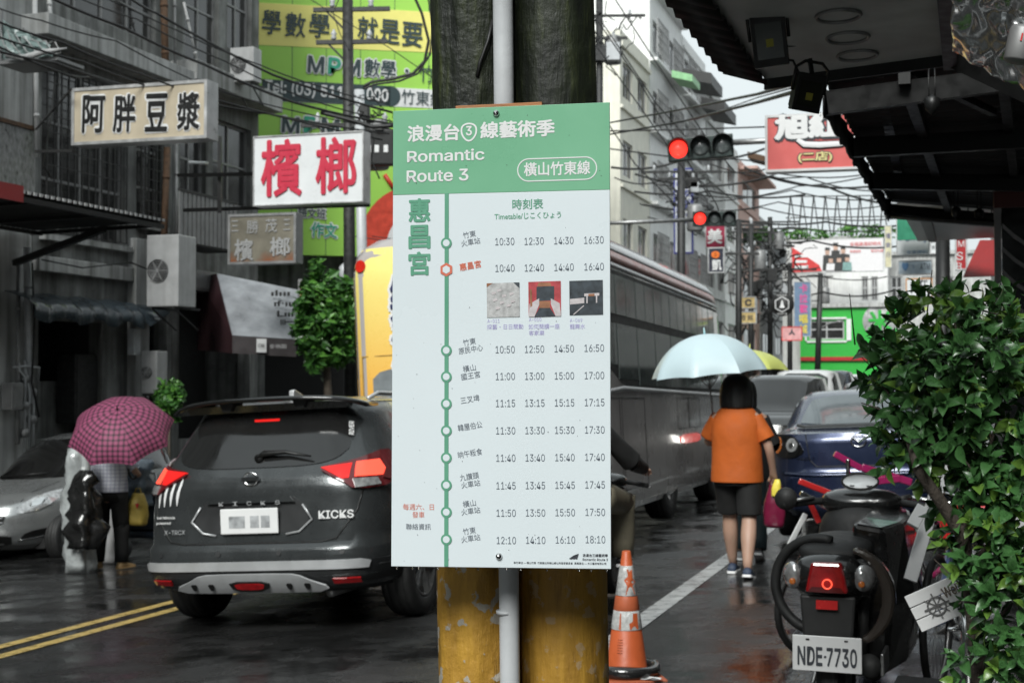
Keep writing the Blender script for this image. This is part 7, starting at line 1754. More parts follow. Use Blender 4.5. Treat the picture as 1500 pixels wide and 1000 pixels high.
for sd in (-1, 1):
    a, b, c = [Vector(legs3[sd][i]) * s for i in range(3)]; mb.rings(sleeve_rings(a + Vector((0, 0, .08)), b, .108 * s, .085 * s), cap=False); mb.rings(sleeve_rings(b + Vector((0, 0, .03)), c - Vector((0, 0, .02)), .086 * s, .07 * s), cap=False)
mb.build('trousers', m_bshort, t, solid=.004)
m_tan = mat('tan_shoes', (.50, .33, .16), .5, var=.15)
shoe(t, (.155, .0, .005), m_tan, sole=m_tan, yaw=-.2); shoe(t, (-.14, -.01, .005), m_tan, sole=m_tan, yaw=1.1)
m_plaid = mat('plum_plaid', (.30, .05, .15), .72)
tweak('plum_plaid', lambda a, b, c: _chk(a, b, c, sc=17.5, c1=(.27, .055, .125, 1), c2=(.03, .007, .018, 1), uvm=True, wid=.42))
umbrella('umbrella', 'plum and pink checked umbrella tilted towards the camera at the left', P(172, 600, 14.2), Vector((.02, -.62, .80)), .535, .30, m_plaid, 8, .08, .8, mh=m_black, spin=math.pi / 8)
# plastic covered bundles around that person
m_clear = mat('crumpled_clear_plastic', (.34, .36, .36), .16, var=.5, scale=5, bump=.9, bscale=11, coat=.6); m_bbag = mat('glossy_black_bag', .012, .2, var=.3, bump=.8, bscale=8, coat=.6)
def at_g(px, py, D): return P(px, py, D)
bag('plastic_cover', 'crumpled clear plastic sheet hanging left of the plaid umbrella person', at_g(117, 656, 14.7), .30, 1.28, .22, m_clear, None, cat='plastic sheet', amp=.6, seed=1)
bag('bin_bag', 'glossy black plastic bag hanging left of the black trousers', at_g(124, 688, 14.5), .30, .80, .22, m_bbag, None, amp=.7, seed=2)
bag('plastic_bag', 'white plastic bag standing between the black trouser legs', at_g(160, 745, 15.6), .22, .60, .2, mat('white_plastic_bag', .42, .35, var=.15, bump=.5, bscale=7), None, amp=.25, seed=4)
bag('plastic_cover', 'grey blue plastic bundle right of the pale checked shirt', at_g(205, 672, 15.3), .27, .50, .25, mat('blue_grey_plastic', (.13, .17, .21), .25, var=.5, scale=6, bump=.7, bscale=9, coat=.4), None, cat='plastic sheet', amp=.35, seed=5)
yb_ = bag('cloth_bag', 'yellow bag with a red mark hanging beside the dark crossover', at_g(202, 722, 15.1), .19, .34, .18, mat('yellow_cloth_bag', (.52, .38, .08), .5, var=.25), .05, amp=.15, seed=6)
mb = MB(); mb.prism([(.03, -.10), (.08, -.10), (.055, -.16)], -.105, -.10); mb.build('red_mark', m_rp, yb_)
t = thing('hand_cart', 'dark loaded hand cart with small wheels beyond the black trousers', 'cart', G(g3_.x + .15, g3_.y + .75), -YAW)
mb = MB(); mb.box(-.42, .42, -.3, .3, .28, .36); mb.box(-.40, .42, -.28, .28, .37, .85); mb.build('load', mat('dark_blue_load', (.02, .03, .045), .5, var=.5), t, bevel=.05)
mb = MB(); 
for sx in (-1, 1): mb.tube([(sx * .38, -.28, .3), (sx * .38, -.36, 1.0)], .014, 8)
mb.tube([(-.38, -.36, 1.0), (.38, -.36, 1.0)], .014, 8); mb.build('handle', m_steel, t)
for sx in (-1, 1):
    for y in (-.25, .25): mb = MB(); mb.lathe([(.0001, -.02), (.10, -.02), (.10, .02), (.0001, .02)], (sx * .36, y, .10), 18, 'x'); mb.build('wheel', m_rubber, t)

# ------------------------------------------------------------------ scooter
m_scb = mat('black_scooter_plastic', .012, .22, var=.3, scale=12, coat=.5); m_scm = mat('matt_black_plastic', .02, .6, var=.3, scale=25)
def scooter(label, loc, yaw, name='scooter', plate=True):
    t = thing(name, label, 'scooter', loc, yaw)
    for y, nm, w in ((0, 'rear_wheel', .11), (1.24, 'front_wheel', .10)): wheel(t, 0, y, .23, w, 1, m_alu, 5, name=nm)
    def loft(nm, secs, m, parent=t, n=20, p=.75):     # (y, z centre, half width, half height)
        mb = MB(); mb.rings([[Vector((w * math.copysign(abs(math.cos(a)) ** p, math.cos(a)), y, z + h * math.copysign(abs(math.sin(a)) ** p, math.sin(a)))) for a in [6.2832 * k / n for k in range(n)]] for y, z, w, h in secs]); return mb.build(nm, m, parent, sub=1)
    loft('tail_cowl', [(-.30, .655, .10, .045), (-.26, .655, .145, .085), (-.10, .64, .165, .12), (.15, .60, .17, .15), (.42, .55, .15, .17), (.52, .50, .12, .14)], m_scb)
    loft('seat', [(-.22, .725, .10, .03), (-.16, .735, .14, .045), (.02, .745, .15, .05), (.25, .735, .14, .05), (.45, .725, .12, .045), (.56, .71, .07, .03)], m_scm)
    loft('engine_cover', [(-.10, .30, .06, .06), (0, .30, .09, .09), (.25, .30, .10, .10), (.5, .30, .08, .08)], m_scm)
    loft('footboard', [(.48, .30, .16, .06), (.7, .29, .17, .045), (.95, .30, .15, .05)], m_scm)
    mb = MB(); mb.rings([[Vector((x * w, y + c * (1 - x * x), z)) for x, c in ((-1, -.10), (-.6, -.02), (0, .03), (.6, -.02), (1, -.10), (.9, -.06), (.6, .03), (0, .09), (-.6, .03), (-.9, -.06))] for z, w, y in ((.30, .17, .98), (.50, .20, 1.0), (.68, .20, .99), (.82, .15, .97), (.88, .09, .96))]); mb.build('leg_shield', m_scb, t, sub=1)
    loft('front_cowl', [(1.0, .70, .14, .14), (1.10, .66, .13, .13), (1.2, .60, .09, .09)], m_scb)
    mb = MB(); rg = []
    for k in range(9): a = .5 + 2.2 * k / 8; rg.append([Vector((x, 1.24 - math.cos(a) * .26, .23 + math.sin(a) * .26 + z)) for x, z in ((-.07, -.05), (-.05, .0), (.05, 0), (.07, -.05), (.05, -.01), (-.05, -.01))])
    mb.rings(rg); mb.build('front_mudguard', m_scb, t)
    mb = MB(); mb.tube([(-.05, 1.24, .23), (-.05, 1.08, .70)], .02, 8); mb.tube([(.05, 1.24, .23), (.05, 1.08, .70)], .02, 8); mb.tube([(0, 1.06, .7), (0, 1.0, .84)], .025, 8); mb.build('fork', m_steel, t)
    loft('handlebar_cowl', [(.84, .845, .12, .03), (.90, .855, .19, .06), (1.0, .85, .20, .075), (1.08, .83, .15, .06), (1.13, .81, .07, .04)], m_scb)
    mb = MB(); mb.rings([[Vector((.085 * math.cos(a) + 0, .90 + .038 * math.sin(a) + dz * .3, 0.945 + .036 * math.sin(a) + dz)) for a in [6.2832 * k / 20 for k in range(20)]] for dz in (0, .008)]); g_ = mb.build('gauge', mat('gauge_face', (.80, .82, .83), .15, var=.15, coat=.8), t)
    mb = MB(); mb.tube([(.085 * math.cos(a), .90 + .038 * math.sin(a), 0.956 + .036 * math.sin(a)) for a in [6.2832 * k / 20 for k in range(21)]], .005, 5, cap=False)
    mb.lathe([(.0001, .0), (.016, 0)], (.045, .885, 0.937), 12); mb.lathe([(.0001, .0), (.013, 0)], (-.035, .885, 0.937), 12); mb.build('gauge_rim', m_black, g_)
    for sx in (-1, 1):
        mb = MB(); mb.tube([(sx * .14, .97, .855), (sx * .24, .93, .85), (sx * .36, .86, .835)], [.018, .018, .017], 10); mb.build('grip', m_scm, t)
        mb = MB(); mb.tube([(sx * .20, .99, .84), (sx * .30, .97, .83), (sx * .37, .92, .82)], .006, 6); mb.build('brake_lever', m_steel, t)
        pass
    loft('front_body', [(.78, .62, .12, .20), (.88, .64, .20, .22), (1.0, .66, .22, .20), (1.10, .66, .17, .15)], m_scm)
    for sx in (-1, 1):
        loftm = MB(); sdx = sx
        q = [[Vector((sx * (.125 + .035 * f) + .032 * math.cos(a), -.27 - .02 + .07 * f, .655 + .062 * math.sin(a) * (1 - .2 * f))) for a in [6.2832 * k / 14 for k in range(14)]] for f in (0, .6, 1.2)]
        loftm.rings(q); loftm.build('indicator', m_lens_w, t, sub=1)
        mb = MB(); mb.lathe([(.0001, -.0), (.012, -.004), (.014, .006)], (sx * .135, -.30, .635), 10, 'y'); mb.build('indicator_bulb', m_lens_o, t)
    mb = MB(); mb.prism([(-.085, .595), (.085, .595), (.060, .715), (-.060, .715)], -.315, -.26); lp = mb.build('tail_lamp', m_lens_r, t, bevel=.012)
    mb = MB(); mb.prism([(-.072, .60), (.072, .60), (.055, .62), (-.055, .62)], -.319, -.312); mb.build('lamp_base', m_lampd, lp)
    mb = MB(); mb.tube([(.018 * math.cos(a) + .005, -.322, .633 + .018 * math.sin(a)) for a in [6.2832 * k / 18 for k in range(19)]], .0035, 6, cap=False); mb.build('lit_ring', m_lit2, lp)
    mb = MB(); mb.box(-.042, .042, -.30, -.29, .53, .565); mb.build('reflector', mat('bright_red_reflector', (.55, .02, .02), .25), t)
    mb = MB(); mb.prism([(-.11, .58), (.11, .58), (.09, .30), (-.09, .30)], -.275, -.255); mb.build('rear_mudguard', m_scm, t, bevel=.01)
    if plate:
        pl = MB(); pl.box(-.135, .135, -.305, -.298, .285, .425); pl = pl.build('licence_plate', m_plate, t, bevel=.003)
        text_at('NDE', pl, m_ink, -.066, .345, .098, .075, y=-.307, bold=.03); text_at('7730', pl, m_ink, .058, .345, .118, .075, y=-.307, bold=.03)
        mb = MB(); mb.box(-.0105, -.0025, -.3085, -.305, .341, .349); mb.build('plate_dot', m_ink, pl)
        for x in (-.075, .075): mb = MB(); mb.box(x - .007, x + .007, -.308, -.304, .407, .413); mb.build('bolt', m_black, pl)
    mb = MB(); mb.tube([(.13, .35, .26), (.14, .05, .24), (.15, -.18, .30)], [.03, .05, .045], 12); mb.build('exhaust', m_iron, t); mb = MB(); mb.box(.19, .205, -.15, .2, .25, .34); mb.build('heat_shield', m_steel, t, bevel=.004)
    for sx in (-1, 1): mb = MB(); mb.tube([(sx * .10, 0, .23), (sx * .12, -.05, .58)], .022, 10); mb.build('shock_absorber', m_iron, t)
    mb = MB(); mb.tube([(-.12, .35, .2), (-.17, .30, .02)], .012, 6); mb.build('side_stand', m_steel, t)
    return t
sc_p = P(1226, 1000, 5.9); sc_p = G(sc_p.x, sc_p.y)
sc = scooter('black scooter with plate NDE·7730 parked in front on the right, seen from behind', sc_p, -R(20))
# hoop, side cowl and low mirror of that scooter
mb = MB(); mb.tube([(-.03 + .185 * math.cos(a) - .02, -.20 + .10 * math.sin(a * .5), .60 + .19 * math.sin(a)) for a in [1.3 + 3.2 * k / 26 for k in range(27)]], .021, 10); mb.build('grab_hoop', m_rubber, sc)
th_ = [math.radians(82 - 150 * k / 12) for k in range(13)]
poly_ = [(.075 + .185 * math.cos(a), .575 + .20 * math.sin(a)) for a in th_] + [(.07 + .135 * math.cos(a), .575 + .175 * math.sin(a)) for a in th_[::-1]]
mb = MB(); mb.prism(poly_, -.25, -.19); mb.build('side_cowl', mat('brown_gloss_cowl', (.045, .036, .03), .25, var=.2, coat=.5), sc, bevel=.02)
mb = MB(); mb.rings([[Vector((.06 + w, y, z)) for w, y, z in ((.0, yy, .2), (.17 * f, yy, .22), (.20 * f, yy, .5), (.16 * f, yy, .82), (0, yy, .84))] for yy, f in ((.05, .8), (.35, 1.15), (.7, 1.2), (1.0, 1.0))], smooth=False); mb.build('side_fairing', m_scb, sc, bevel=.02)
mb = MB(); mb.lathe([(.0001, -.012), (.053, -.01), (.055, .012), (.0001, .025)], (0, 0, 0), 24, 'y'); mm = mb.build('mirror', m_scm, sc); mm.location = (-.345, .86, .865); mb = MB(); mb.tube([(-.30, .86, .86), (-.22, .92, .87)], .009, 8); mb.build('mirror_stem', m_steel, sc)
# rider on a second scooter behind the timetable
r_p = P(832, 860, 9.4); r_p = G(r_p.x, r_p.y); sc2 = scooter('dark scooter ridden past the timetable board, almost hidden', r_p, -YAW, plate=False)
armsr = {1: [(.19, .02, 1.24), (.31, .22, 1.04), (.33, .50, .98)], -1: [(-.19, .02, 1.24), (-.31, .22, 1.04), (-.33, .50, .98)]}
legsr = {1: [(.12, .05, .82), (.20, .42, .74), (.19, .46, .36), (.19, .58, .30)], -1: [(-.12, .05, .82), (-.20, .42, .74), (-.19, .46, .36), (-.19, .58, .30)]}
t, s = person('rider in black jacket and khaki trousers half hidden by the timetable board', r_p + Vector((SN * .35, CS * .35, -.02)), -YAW, 1.62, armsr, legsr); tee(t, s, m_bshort, armsr, name='jacket', long=True, hem=.80)
mb = MB()
for sd in (-1, 1): a, b, c = [Vector(legsr[sd][i]) for i in range(3)]; mb.rings(sleeve_rings(a - Vector((0, .08, 0)), b, .11, .085), cap=False); mb.rings(sleeve_rings(b + Vector((0, 0, .05)), c, .088, .075), cap=False)
mb.build('trousers', mat('khaki_trousers', (.13, .115, .08), .7, var=.3), t, solid=.004)
mb = MB(); mb.lathe([(.12, -.12), (.135, -.04), (.13, .06), (.09, .125), (.0001, .145)], (0, .01, 1.53), 22); mb.build('helmet', m_scb, t)
for sd in (-1, 1): shoe(t, (.19 * sd, .46, .29), m_black)

# ------------------------------------------------------------------ bicycles behind the scooter
def bicycle(label, loc, yaw, m_fr, r=.30, basket=None, lean=.0):
    t = thing('bicycle', label, 'bicycle', loc, rot=(0, lean, yaw)); wb = r * 3.2
    for y in (0, wb):
        mb = MB(); mb.tube([(0, y + r * math.cos(a), r + r * math.sin(a)) for a in [6.2832 * k / 32 for k in range(33)]], .018, 8, cap=False); w = mb.build('wheel', m_rubber, t)
        mb = MB(); mb.tube([(0, y + r * .93 * math.cos(a), r + r * .93 * math.sin(a)) for a in [6.2832 * k / 32 for k in range(33)]], .008, 6, cap=False)
        for k in range(16): a = 6.2832 * k / 16; mb.tube([(0, y, r), (0, y + r * .93 * math.cos(a), r + r * .93 * math.sin(a))], .0012, 4)
        mb.build('rim', m_steel, w)
    mb = MB(); bb_ = (0, wb * .42, r * .9); st = (0, wb * .33, r * 2.1); hd = (0, wb * .80, r * 2.3); hd2 = (0, wb * .84, r * 1.9)
    for a, b in ((bb_, st), (st, hd), (bb_, hd2), (hd, hd2), (st, (0, 0, r)), (bb_, (0, 0, r))): mb.tube([a, b], .016, 8)
    mb.build('frame', m_fr, t); mb = MB(); mb.tube([hd2, (0, wb, r)], .013, 8); mb.tube([hd, (0, wb * .78, r * 2.65)], .012, 8); mb.tube([(-.26, wb * .66, r * 2.75), (-.12, wb * .76, r * 2.66), (.12, wb * .76, r * 2.66), (.26, wb * .66, r * 2.75)], .011, 8); mb.build('handlebar', m_chrome, t)
    for sx in (-1, 1): mb = MB(); mb.tube([(sx * .26, wb * .66, r * 2.75), (sx * .28, wb * .56, r * 2.74)], .017, 8); mb.build('grip', m_scm, t)
    mb = MB(); mb.rings([ell((0, y, r * 2.35), w, .02, 14) for y, w in ((wb * .15, .08),)] * 1 + [ell((0, wb * .18 + k * .03, r * 2.35 + .01), .08 - k * .012, .03, 14) for k in range(5)]); mb.build('saddle', m_scm, t)
    mb = MB(); mb.lathe([(.0001, -.008), (.07, -.006), (.07, .006), (.0001, .008)], (.04, bb_[1], bb_[2]), 18, 'x'); mb.tube([(.06, bb_[1], bb_[2]), (.07, bb_[1] + .1, bb_[2] - .12)], .009, 6); mb.build('crank', m_steel, t)
    if basket: mb = MB(); mb.box(-.15, .15, wb * .86, wb * 1.1, r * 2.0, r * 2.6); mb.build('basket', basket, t, bevel=.01)
    return t
m_pink = mat('hot_pink_paint', (.34, .02, .11), .22, var=.08, coat=.8); m_redp = mat('bright_red_paint', (.62, .03, .03), .25, coat=.7, var=.1); m_blup = mat('slate_blue_paint', (.10, .14, .28), .3, coat=.6, var=.1)
q = P(1262, 700, 8.3); pb_ = bicycle('hot pink bicycle with chrome handlebar between the black scooter and blue car', G(q.x, q.y), R(-75), m_pink, .29)
def along(nm, a, b, D, w, m, parent_t, h=None):
    o_ = Vector(parent_t.location); M_ = wm(parent_t).inverted(); mb = MB(); mb.bar(M_ @ P(*a, D), M_ @ P(*b, D), w, h); return mb.build(nm, m, parent_t, bevel=.006)
along('pink_panel', (1222, 664), (1262, 686), 7.6, .025, m_pink, pb_, .035); along('pink_panel', (1262, 684), (1335, 706), 7.6, .03, m_pink, pb_, .04); along('pink_panel', (1262, 706), (1318, 700), 7.6, .045, m_pink, pb_, .04)
q = P(1190, 760, 7.7); rb_ = bicycle('red bicycle parked in front of the blue car, left of the pink one', G(q.x, q.y), R(-60), m_redp, .27, lean=.1)
along('red_bar', (1170, 704), (1232, 728), 7.2, .022, m_redp, rb_, .03); along('chrome_bar', (1172, 722), (1212, 742), 7.2, .022, m_chrome, rb_, .03); along('red_bar', (1186, 735), (1200, 765), 7.3, .03, m_redp, rb_, .03)
along('chrome_bar', (1242, 672), (1243, 716), 7.5, .022, m_chrome, rb_, .02); along('white_panel', (1156, 798), (1180, 752), 7.3, .012, m_white, rb_, .03)
q = P(1372, 900, 6.6); bicycle('slate blue bicycle with red basket behind the white sign', G(q.x, q.y), R(-28), m_blup, .30, basket=m_redp)
# white trestle boards and the small white welcome sign
def plank_px(name, label, a, b, D0, D1, w, m, cat='board', th=.02):
    p0, p1 = P(*a, D0), P(*b, D1); o_ = (p0 + p1) / 2; d = (p1 - p0); z = d.normalized(); x = Vector((1, 0, 0)); x = (x - z * x.dot(z)).normalized(); y = z.cross(x)
    mb = MB(); mb.obox((0, 0, 0), (w, th, d.length), Matrix((x, y, z)).transposed()); o = mb.build(name, m, bevel=.003); o.location = o_; return tag(o, label, cat)
plank_px('white_board', 'long white board leaning behind the shrub trunk', (1333, 850), (1392, 650), 5.9, 6.1, .055, m_white)
plank_px('white_board', 'second white board leaning right behind the shrub leaves', (1336, 770), (1352, 742), 5.8, 5.85, .05, m_white)
plank_px('white_board', 'white board showing at the right edge between leaves', (1492, 740), (1497, 805), 6.0, 6.0, .10, m_white)
c = P(1398, 873, 4.75); t = thing('welcome_sign', 'small tilted white plank sign with ship wheel, anchor and Welcome lettering', 'sign', c, rot=(0, R(-26), R(-12)))
pw = 130 / FPX * 4.75; ph_ = 58 / FPX * 4.75
for k in range(3): mb = MB(); z0 = -ph_ / 2 + ph_ / 3 * k; mb.box(-pw / 2, pw / 2, 0, .010, z0 + .002, z0 + ph_ / 3 - .002); mb.build('plank', m_white, t, bevel=.0015)
text_at('Welcome', t, mat('brown_letters', (.12, .09, .06), .5), .035, .024, .13, .036, y=-.004, bold=.02)
mb = MB(); cx, cz = -pw * .22, -.004; mb.tube([(cx + .030 * math.cos(a), -.006, cz + .030 * math.sin(a)) for a in [6.2832 * k / 24 for k in range(25)]], .003, 6, cap=False)
mb.build('ship_wheel', mat('grey_metal_ring', .16, .5, metal=.3), t); mb = MB()
for k in range(8): a = 6.2832 * k / 8; mb.bar((cx, -.005, cz), (cx + .044 * math.cos(a), -.005, cz + .044 * math.sin(a)), .003 if k % 2 else .005)
mb.build('wheel_spokes', mat('grey_metal_ring', .16), t)
mb = MB(); mb.tube([(-.01, -.006, -.042), (.02, -.006, -.045), (.05, -.006, -.035), (.07, -.006, -.012), (.09, -.006, -.004)], .0035, 6); mb.tube([(.088 + .012 * math.cos(a), -.006, -.010 + .012 * math.sin(a)) for a in [6.2832 * k / 14 for k in range(15)]], .0035, 6, cap=False); mb.build('anchor', m_ink, t)
t = thing('metal_stand', 'chrome stand and bent pole under the welcome sign', 'stand', G(P(1412, 980, 4.9).x, 4.9)); o_ = Vector(t.location); mb = MB()
mb.tube([P(1416, 890, 4.9) - o_, P(1418, 960, 4.9) - o_, P(1420, 1080, 4.9) - o_], .022, 12); mb.tube([P(1388, 922, 4.9) - o_, P(1414, 920, 4.9) - o_], .008, 8); mb.tube([P(1398, 905, 4.9) - o_, P(1404, 918, 4.9) - o_, P(1412, 905, 4.9) - o_], .006, 8); mb.build('tube', m_chrome, t)
t = thing('crate', 'dark grey plastic crate at the foot of the shrub', 'crate', G(P(1372, 1000, 5.2).x, 5.2), R(-20)); mb = MB(); mb.box(-.16, .16, -.12, .12, 0, .30); mb.build('crate_body', m_scm, t, bevel=.01)
for k in range(3): mb = MB(); mb.box(-.12, .12, -.128, -.12, .08 + k * .07, .11 + k * .07); mb.build('slot', m_alu, t)

# ------------------------------------------------------------------ traffic cone
q = P(918, 985, 7.25); t = thing('traffic_cone', 'orange traffic cone with torn white reflective bands and black base weight', 'traffic cone', G(q.x, q.y), R(8))
m_cone = mat('faded_orange_plastic', (.50, .10, .03), .45, var=.15, scale=9, bump=.06, bscale=40); m_refl = mat('scuffed_reflective_band', (.50, .50, .49), .3, var=.45, scale=22, bump=.5, bscale=30, coat=.5); m_cone2 = mat('dull_orange_plastic', (.42, .10, .04), .5, var=.2, scale=9)
Hc = .64; rad = lambda z: .112 + (.022 - .112) * (z / Hc)
mb = MB(); mb.lathe([(rad(0) + .01, 0), (rad(.03), .03), (rad(Hc), Hc), (rad(Hc) - .004, Hc + .004), (rad(Hc) - .006, Hc - .05)], n=36); mb.build('cone_body', m_cone, t)
for z0, z1, m in ((.25, .345, m_refl), (.345, .415, m_cone2), (.42, .57, m_refl)):
    mb = MB(); mb.lathe([(rad(z0) + .0025, z0), (rad(z0) + .0035, z0 + .002), (rad(z1) + .0035, z1 - .002), (rad(z1) + .0025, z1)], n=36); mb.build('band', m, t)
def cone_patch(a0, zc, pts, m):
    mb = MB(); V_ = []
    for a, z in pts: r = rad(zc + z) + .0055; V_.append((r * math.sin(a0 + a), -r * math.cos(a0 + a), zc + z))
    r = rad(zc) + .006; mb.add([(r * math.sin(a0), -r * math.cos(a0), zc)] + V_, [(0, i + 1, (i + 1) % len(V_) + 1) for i in range(len(V_))]); mb.build('arrow_patch', m, t)
cone_patch(.15, .49, [(-.45, -.065), (.5, -.06), (.25, -.02), (.75, .0), (.35, .02), (.4, .06), (-.35, .065), (-.2, .03), (-.65, .01), (-.3, -.02)], m_cone)
cone_patch(.35, .295, [(-.35, -.04), (.25, -.04), (.3, .04), (-.1, .04), (-.15, .0), (-.4, -.01)], m_cone); cone_patch(-.6, .295, [(-.12, -.04), (.02, -.04), (-.02, .04), (-.1, .04)], m_cone)
mb = MB()
for k in range(6): z = .14 + k * .013; r = rad(z) + .001; mb.tube([(r * math.sin(a), -r * math.cos(a), z) for a in (-.75, -.6, -.45)], .0025, 5)
mb.build('moulded_ridges', m_cone2, t)
mb = MB(); rr_ = .148; V2 = [[Vector(((rr_ + (.032 + .006 * math.sin(a * 5)) * math.cos(b)) * math.cos(a), (rr_ + .032 * math.cos(b)) * math.sin(a), .050 + (.030 + .005 * math.sin(a * 3 + 1)) * math.sin(b))) for b in [6.2832 * j / 12 for j in range(12)]] for a in [6.2832 * i / 36 for i in range(37)]]
mb.rings(V2, cap=False); mb.build('base_weight', m_bbag, t); mb = MB(); mb.box(-.175, .175, -.175, .175, 0, .02); mb.build('base', m_cone2, t, bevel=.01)
# ------------------------------------------------------------------ overhead cables
def cable(label, pts, D, r=None, group=None, sag=0.0):
    """pts in photograph pixels at depth D (one number, or one per point)"""
    Ds = D if hasattr(D, '__len__') else [D] * len(pts)
    w = [P(p[0], p[1], d) for p, d in zip(pts, Ds)]; fin = []
    for i in range(len(w) - 1):
        n = 6 if len(w) > 3 else 10
        for k in range(n): fin.append(w[i].lerp(w[i + 1], k / n) - Vector((0, 0, sag * 4 * (k / n) * (1 - k / n))))
    fin.append(w[-1]); c = fin[0].copy(); mb = MB(); mb.tube([p - c for p in fin], r or .0011 * sum(Ds) / len(Ds), 6)
    o = mb.build('cable', m_wire); o.location = c; return tag(o, label, 'cable', group)
g1 = 'black cables crossing the left house fronts'
left = [((-20, 5), (60, 30), (170, 60), (300, 125), (420, 160), (575, 190)), ((-20, 25), (90, 62), (210, 110), (330, 150), (560, 205)), ((60, -10), (180, 40), (300, 95), (430, 150), (575, 182)),
        ((100, -10), (200, 28), (330, 90), (450, 145), (575, 178)), ((-20, 48), (120, 90), (260, 140), (400, 168), (570, 196)), ((-20, 70), (80, 92), (200, 130), (300, 150)),
        ((150, -10), (260, 45), (380, 95), (480, 130), (560, 150)), ((-20, 60), (100, 110), (140, 112), (300, 160)), ((180, -10), (230, 20), (400, 110), (575, 165))]
names = ['highest', 'second', 'third', 'fourth', 'fifth', 'sixth', 'seventh', 'eighth', 'ninth']
for i, pts in enumerate(left):
    cable(names[i] + ' of the black cables sloping down across the left grey house fronts', pts, [15.5 + .25 * i + j * .9 for j in range(len(pts))], .009 + .004 * (i % 3), g1, .02)
cable('thick looping black cable from the leaning pole to the mossy pole', [(532, 127), (545, 120), (575, 116), (605, 108), (622, 90), (628, 60), (618, 20), (600, -20)], 20, .022)
cable('second looping black cable just below the thick loop', [(532, 131), (548, 124), (585, 119), (612, 108), (630, 80), (634, 40), (625, -20)], 20, .016)
cable('tangled black cable bundle at the pole behind the red character sign', [(470, 165), (520, 178), (545, 186), (576, 184)], 19, .03)
cable('thin cable hanging below the cable bundle by the switch box', [(540, 190), (548, 205), (544, 235), (556, 262)], 19.5, .012)
cable('thin wire drooping over the yellow band of the billboard', [(500, -10), (488, 20), (498, 50), (512, 75)], 23, .008)
cable('thin wire crossing the billboard diagonally to the mossy pole', [(440, -10), (500, 28), (570, 70), (640, 118)], 23, .008)
cable('long thin wire crossing below the lime lettering', [(545, 346), (590, 352), (560, 352), (505, 344)], 28, .01)
g2 = 'black cables fanning across the white houses'
for i, pts in enumerate([((868, 20), (930, 110), (985, 200), (1040, 290)), ((880, 30), (960, 150), (1030, 230)), ((895, -10), (960, 90), (1040, 210), (1075, 250)), ((868, 60), (940, 160), (1010, 260)), ((870, 150), (930, 240), (990, 300))]):
    cable(names[i] + ' of the thin black cables fanning down across the white house fronts', pts, 38, .018, g2)
cable('upper long cable running from the poles to the canopy above the nearer traffic light', [(893, 180), (1000, 160), (1110, 138), (1215, 108)], [30, 24, 16, 8], .018)
cable('second long cable just below the upper one over the white awnings', [(893, 197), (1000, 178), (1110, 150), (1215, 120)], [32, 26, 17, 9], .02)
cable('thin pale looking cable between the two long upper ones', [(1020, 175), (1110, 143), (1200, 118)], [26, 18, 10], .008)
cable('cable passing right behind the nearer traffic light', [(893, 192), (1000, 190), (1125, 186)], 34, .02)
cable('cable meeting the salmon sign at mid height', [(893, 218), (1000, 232), (1060, 232), (1130, 238)], 34, .018)
g3 = 'cables strung across the street above the portrait billboard'
ordn = ['topmost', 'second', 'third', 'fourth', 'fifth', 'sixth', 'seventh', 'eighth', 'ninth', 'tenth', 'eleventh', 'twelfth', 'thirteenth', 'fourteenth', 'fifteenth', 'sixteenth', 'seventeenth', 'eighteenth', 'nineteenth', 'lowest']
for i, (a, b, s_) in enumerate(sorted([((930, 255), (1330, 262), 1.0), ((950, 268), (1330, 240), .8), ((980, 275), (1340, 282), .9), ((940, 300), (1340, 292), .9), ((1040, 240), (1320, 278), .6), ((1060, 252), (1250, 222), .4), ((900, 290), (1330, 318), .8),
                                ((1080, 322), (1340, 328), .4), ((1090, 245), (1330, 300), .5), ((930, 312), (1160, 340), .5), ((1060, 345), (1320, 360), .5), ((1040, 295), (1300, 250), .3), ((900, 260), (1040, 268), .5), ((895, 245), (1120, 218), .5),
                                ((1085, 385), (1200, 392), .3), ((1085, 400), (1300, 405), .5), ((1100, 430), (1310, 425), .6), ((1090, 415), (1200, 440), .4), ((900, 275), (1180, 285), .5), ((1000, 330), (1320, 335), .4)], key=lambda q: q[0][1] + q[1][1])):
    cable(ordn[i] + ' of the twenty thin cables strung across the far street under the salmon sign', [a, ((a[0] + b[0]) / 2, (a[1] + b[1]) / 2), b], 52 + i * .8, .028 if i % 3 else .045, g3, s_ * .4)
cable('short cable loops beside the tall navy bordered sign', [(1005, 250), (1030, 268), (1050, 300), (1060, 330)], 44, .02)

# tangles of service cables around the far poles
def tangle(label, px, py, D, w, h, n, seed):
    rnd = random.Random(seed); t = thing('cable_tangle', label, 'cables', P(px, py, D)); mb = MB()
    for i in range(n):
        p = Vector((rnd.uniform(-w, w), rnd.uniform(-.3, .3), rnd.uniform(-h, h))); pts = [p]
        for k in range(6): p = p + Vector((rnd.uniform(-.35, .35) * w, rnd.uniform(-.1, .1), rnd.uniform(-.3, .3) * h)); pts.append(p)
        mb.tube(pts, D * .0004 * rnd.uniform(.6, 1.6), 5)
    stuff(mb.build('loose_cables', m_wire, t))
    for i in range(max(2, n // 8)):
        q = MB(); x, z = rnd.uniform(-w, w) * .7, rnd.uniform(-h, h) * .8; b_ = D * .0035 * rnd.uniform(.6, 1.4); q.box(x - b_, x + b_, -.2, .1, z - b_ * 1.3, z + b_ * 1.3); q.build('junction_box', rnd.choice((m_iron, m_alu, m_pipe)), t, bevel=.02)
tangle('dark tangle of cables and boxes between the two poles before the pink house', 1112, 420, 60, 1.0, 1.6, 46, 1)
tangle('dark tangle of cables and boxes left of the round black sign', 1135, 395, 63, 1.0, 1.2, 34, 2)
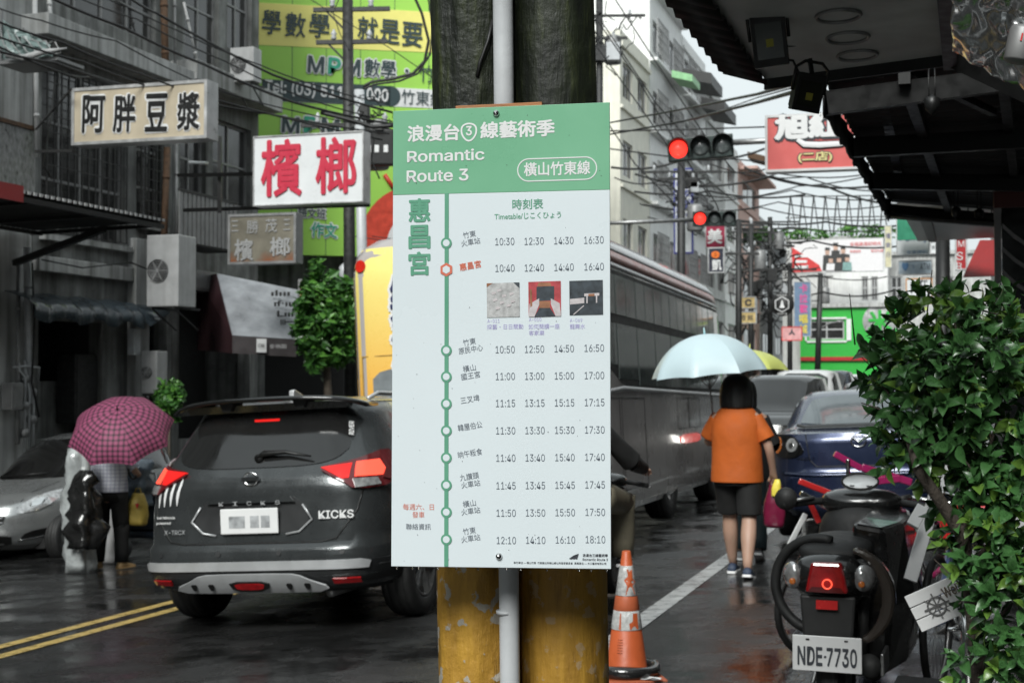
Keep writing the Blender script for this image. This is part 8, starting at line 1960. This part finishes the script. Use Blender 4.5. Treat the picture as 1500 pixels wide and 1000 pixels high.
tangle('tangle of cables around the transformer behind the nearer traffic light', 1006, 290, 43, .55, .75, 20, 3)
tangle('tangle of cables and insulators at the top right of the dark poles', 890, 55, 40, .5, .7, 20, 4)
tangle('small tangle of cables on the leaning pole beside the billboard', 548, 170, 23.5, .3, .3, 16, 5)
for i, (x0, x1, y0, y1) in enumerate(((100, 205, 100, 430), (60, 150, 240, 470))): pass
# clutter on the left house fronts
def fcable(label, pts, V, r=.012):
    w = []
    for x, y in pts: u, z = fac(x, y, V); w.append(S(u, -V, z))
    c = w[0].copy(); mb = MB(); mb.tube([p - c for p in w], r, 6); o = mb.build('cable', m_wire); o.location = c; tag(o, label, 'cable')
fcable('pale stained cable dangling beside the electric meters', [(46, 385), (50, 470), (47, 560), (58, 610)], 12.3, .014)
fcable('black cable hanging across the barred windows', [(78, 110), (70, 180), (60, 240), (74, 262)], 12.2, .012)
fcable('curved cable running under the barred windows to the air conditioner', [(60, 380), (120, 392), (190, 384), (225, 398), (240, 396)], 12.2, .012)
fcable('looping cable beside the air conditioner and the balcony box', [(268, 330), (285, 350), (276, 375), (266, 388)], 12.0, .014)
def fbox(label, x0, y0, x1, y1, V, d, m, name, cat):
    u0, z0 = fac(x0, y1, V); u1, z1 = fac(x1, y0, V); c = S(u0, -V, z0); t = thing(name, label, cat, c, -YAW); mb = MB(); mb.box(-.02, d, 0, u1 - u0, 0, z1 - z0); mb.build('box', m, t, bevel=.01)
    mb = MB(); mb.box(d + .001, d + .012, .04, u1 - u0 - .04, .04, z1 - z0 - .04); mb.build('door', m, t, bevel=.004); return t
fbox('grey steel switch box low on the wall left of the meters', 4, 560, 20, 600, 12.45, .16, m_alu, 'switch_box', 'electrical box')
fbox('small pale meter box on the pillar behind the plaid umbrella', 188, 482, 198, 520, 12.3, .10, m_pipe, 'meter_box', 'electrical box')
fbox('dark shop shelf inside the opening behind the silver hatchback', 85, 520, 135, 620, 12.9, .3, m_iron, 'shelf', 'shelf')
fbox('wide roller shutter box over the dark ground floor of the third house', 264, 400, 300, 425, 12.3, .25, m_alu, 'shutter_box', 'shutter box')
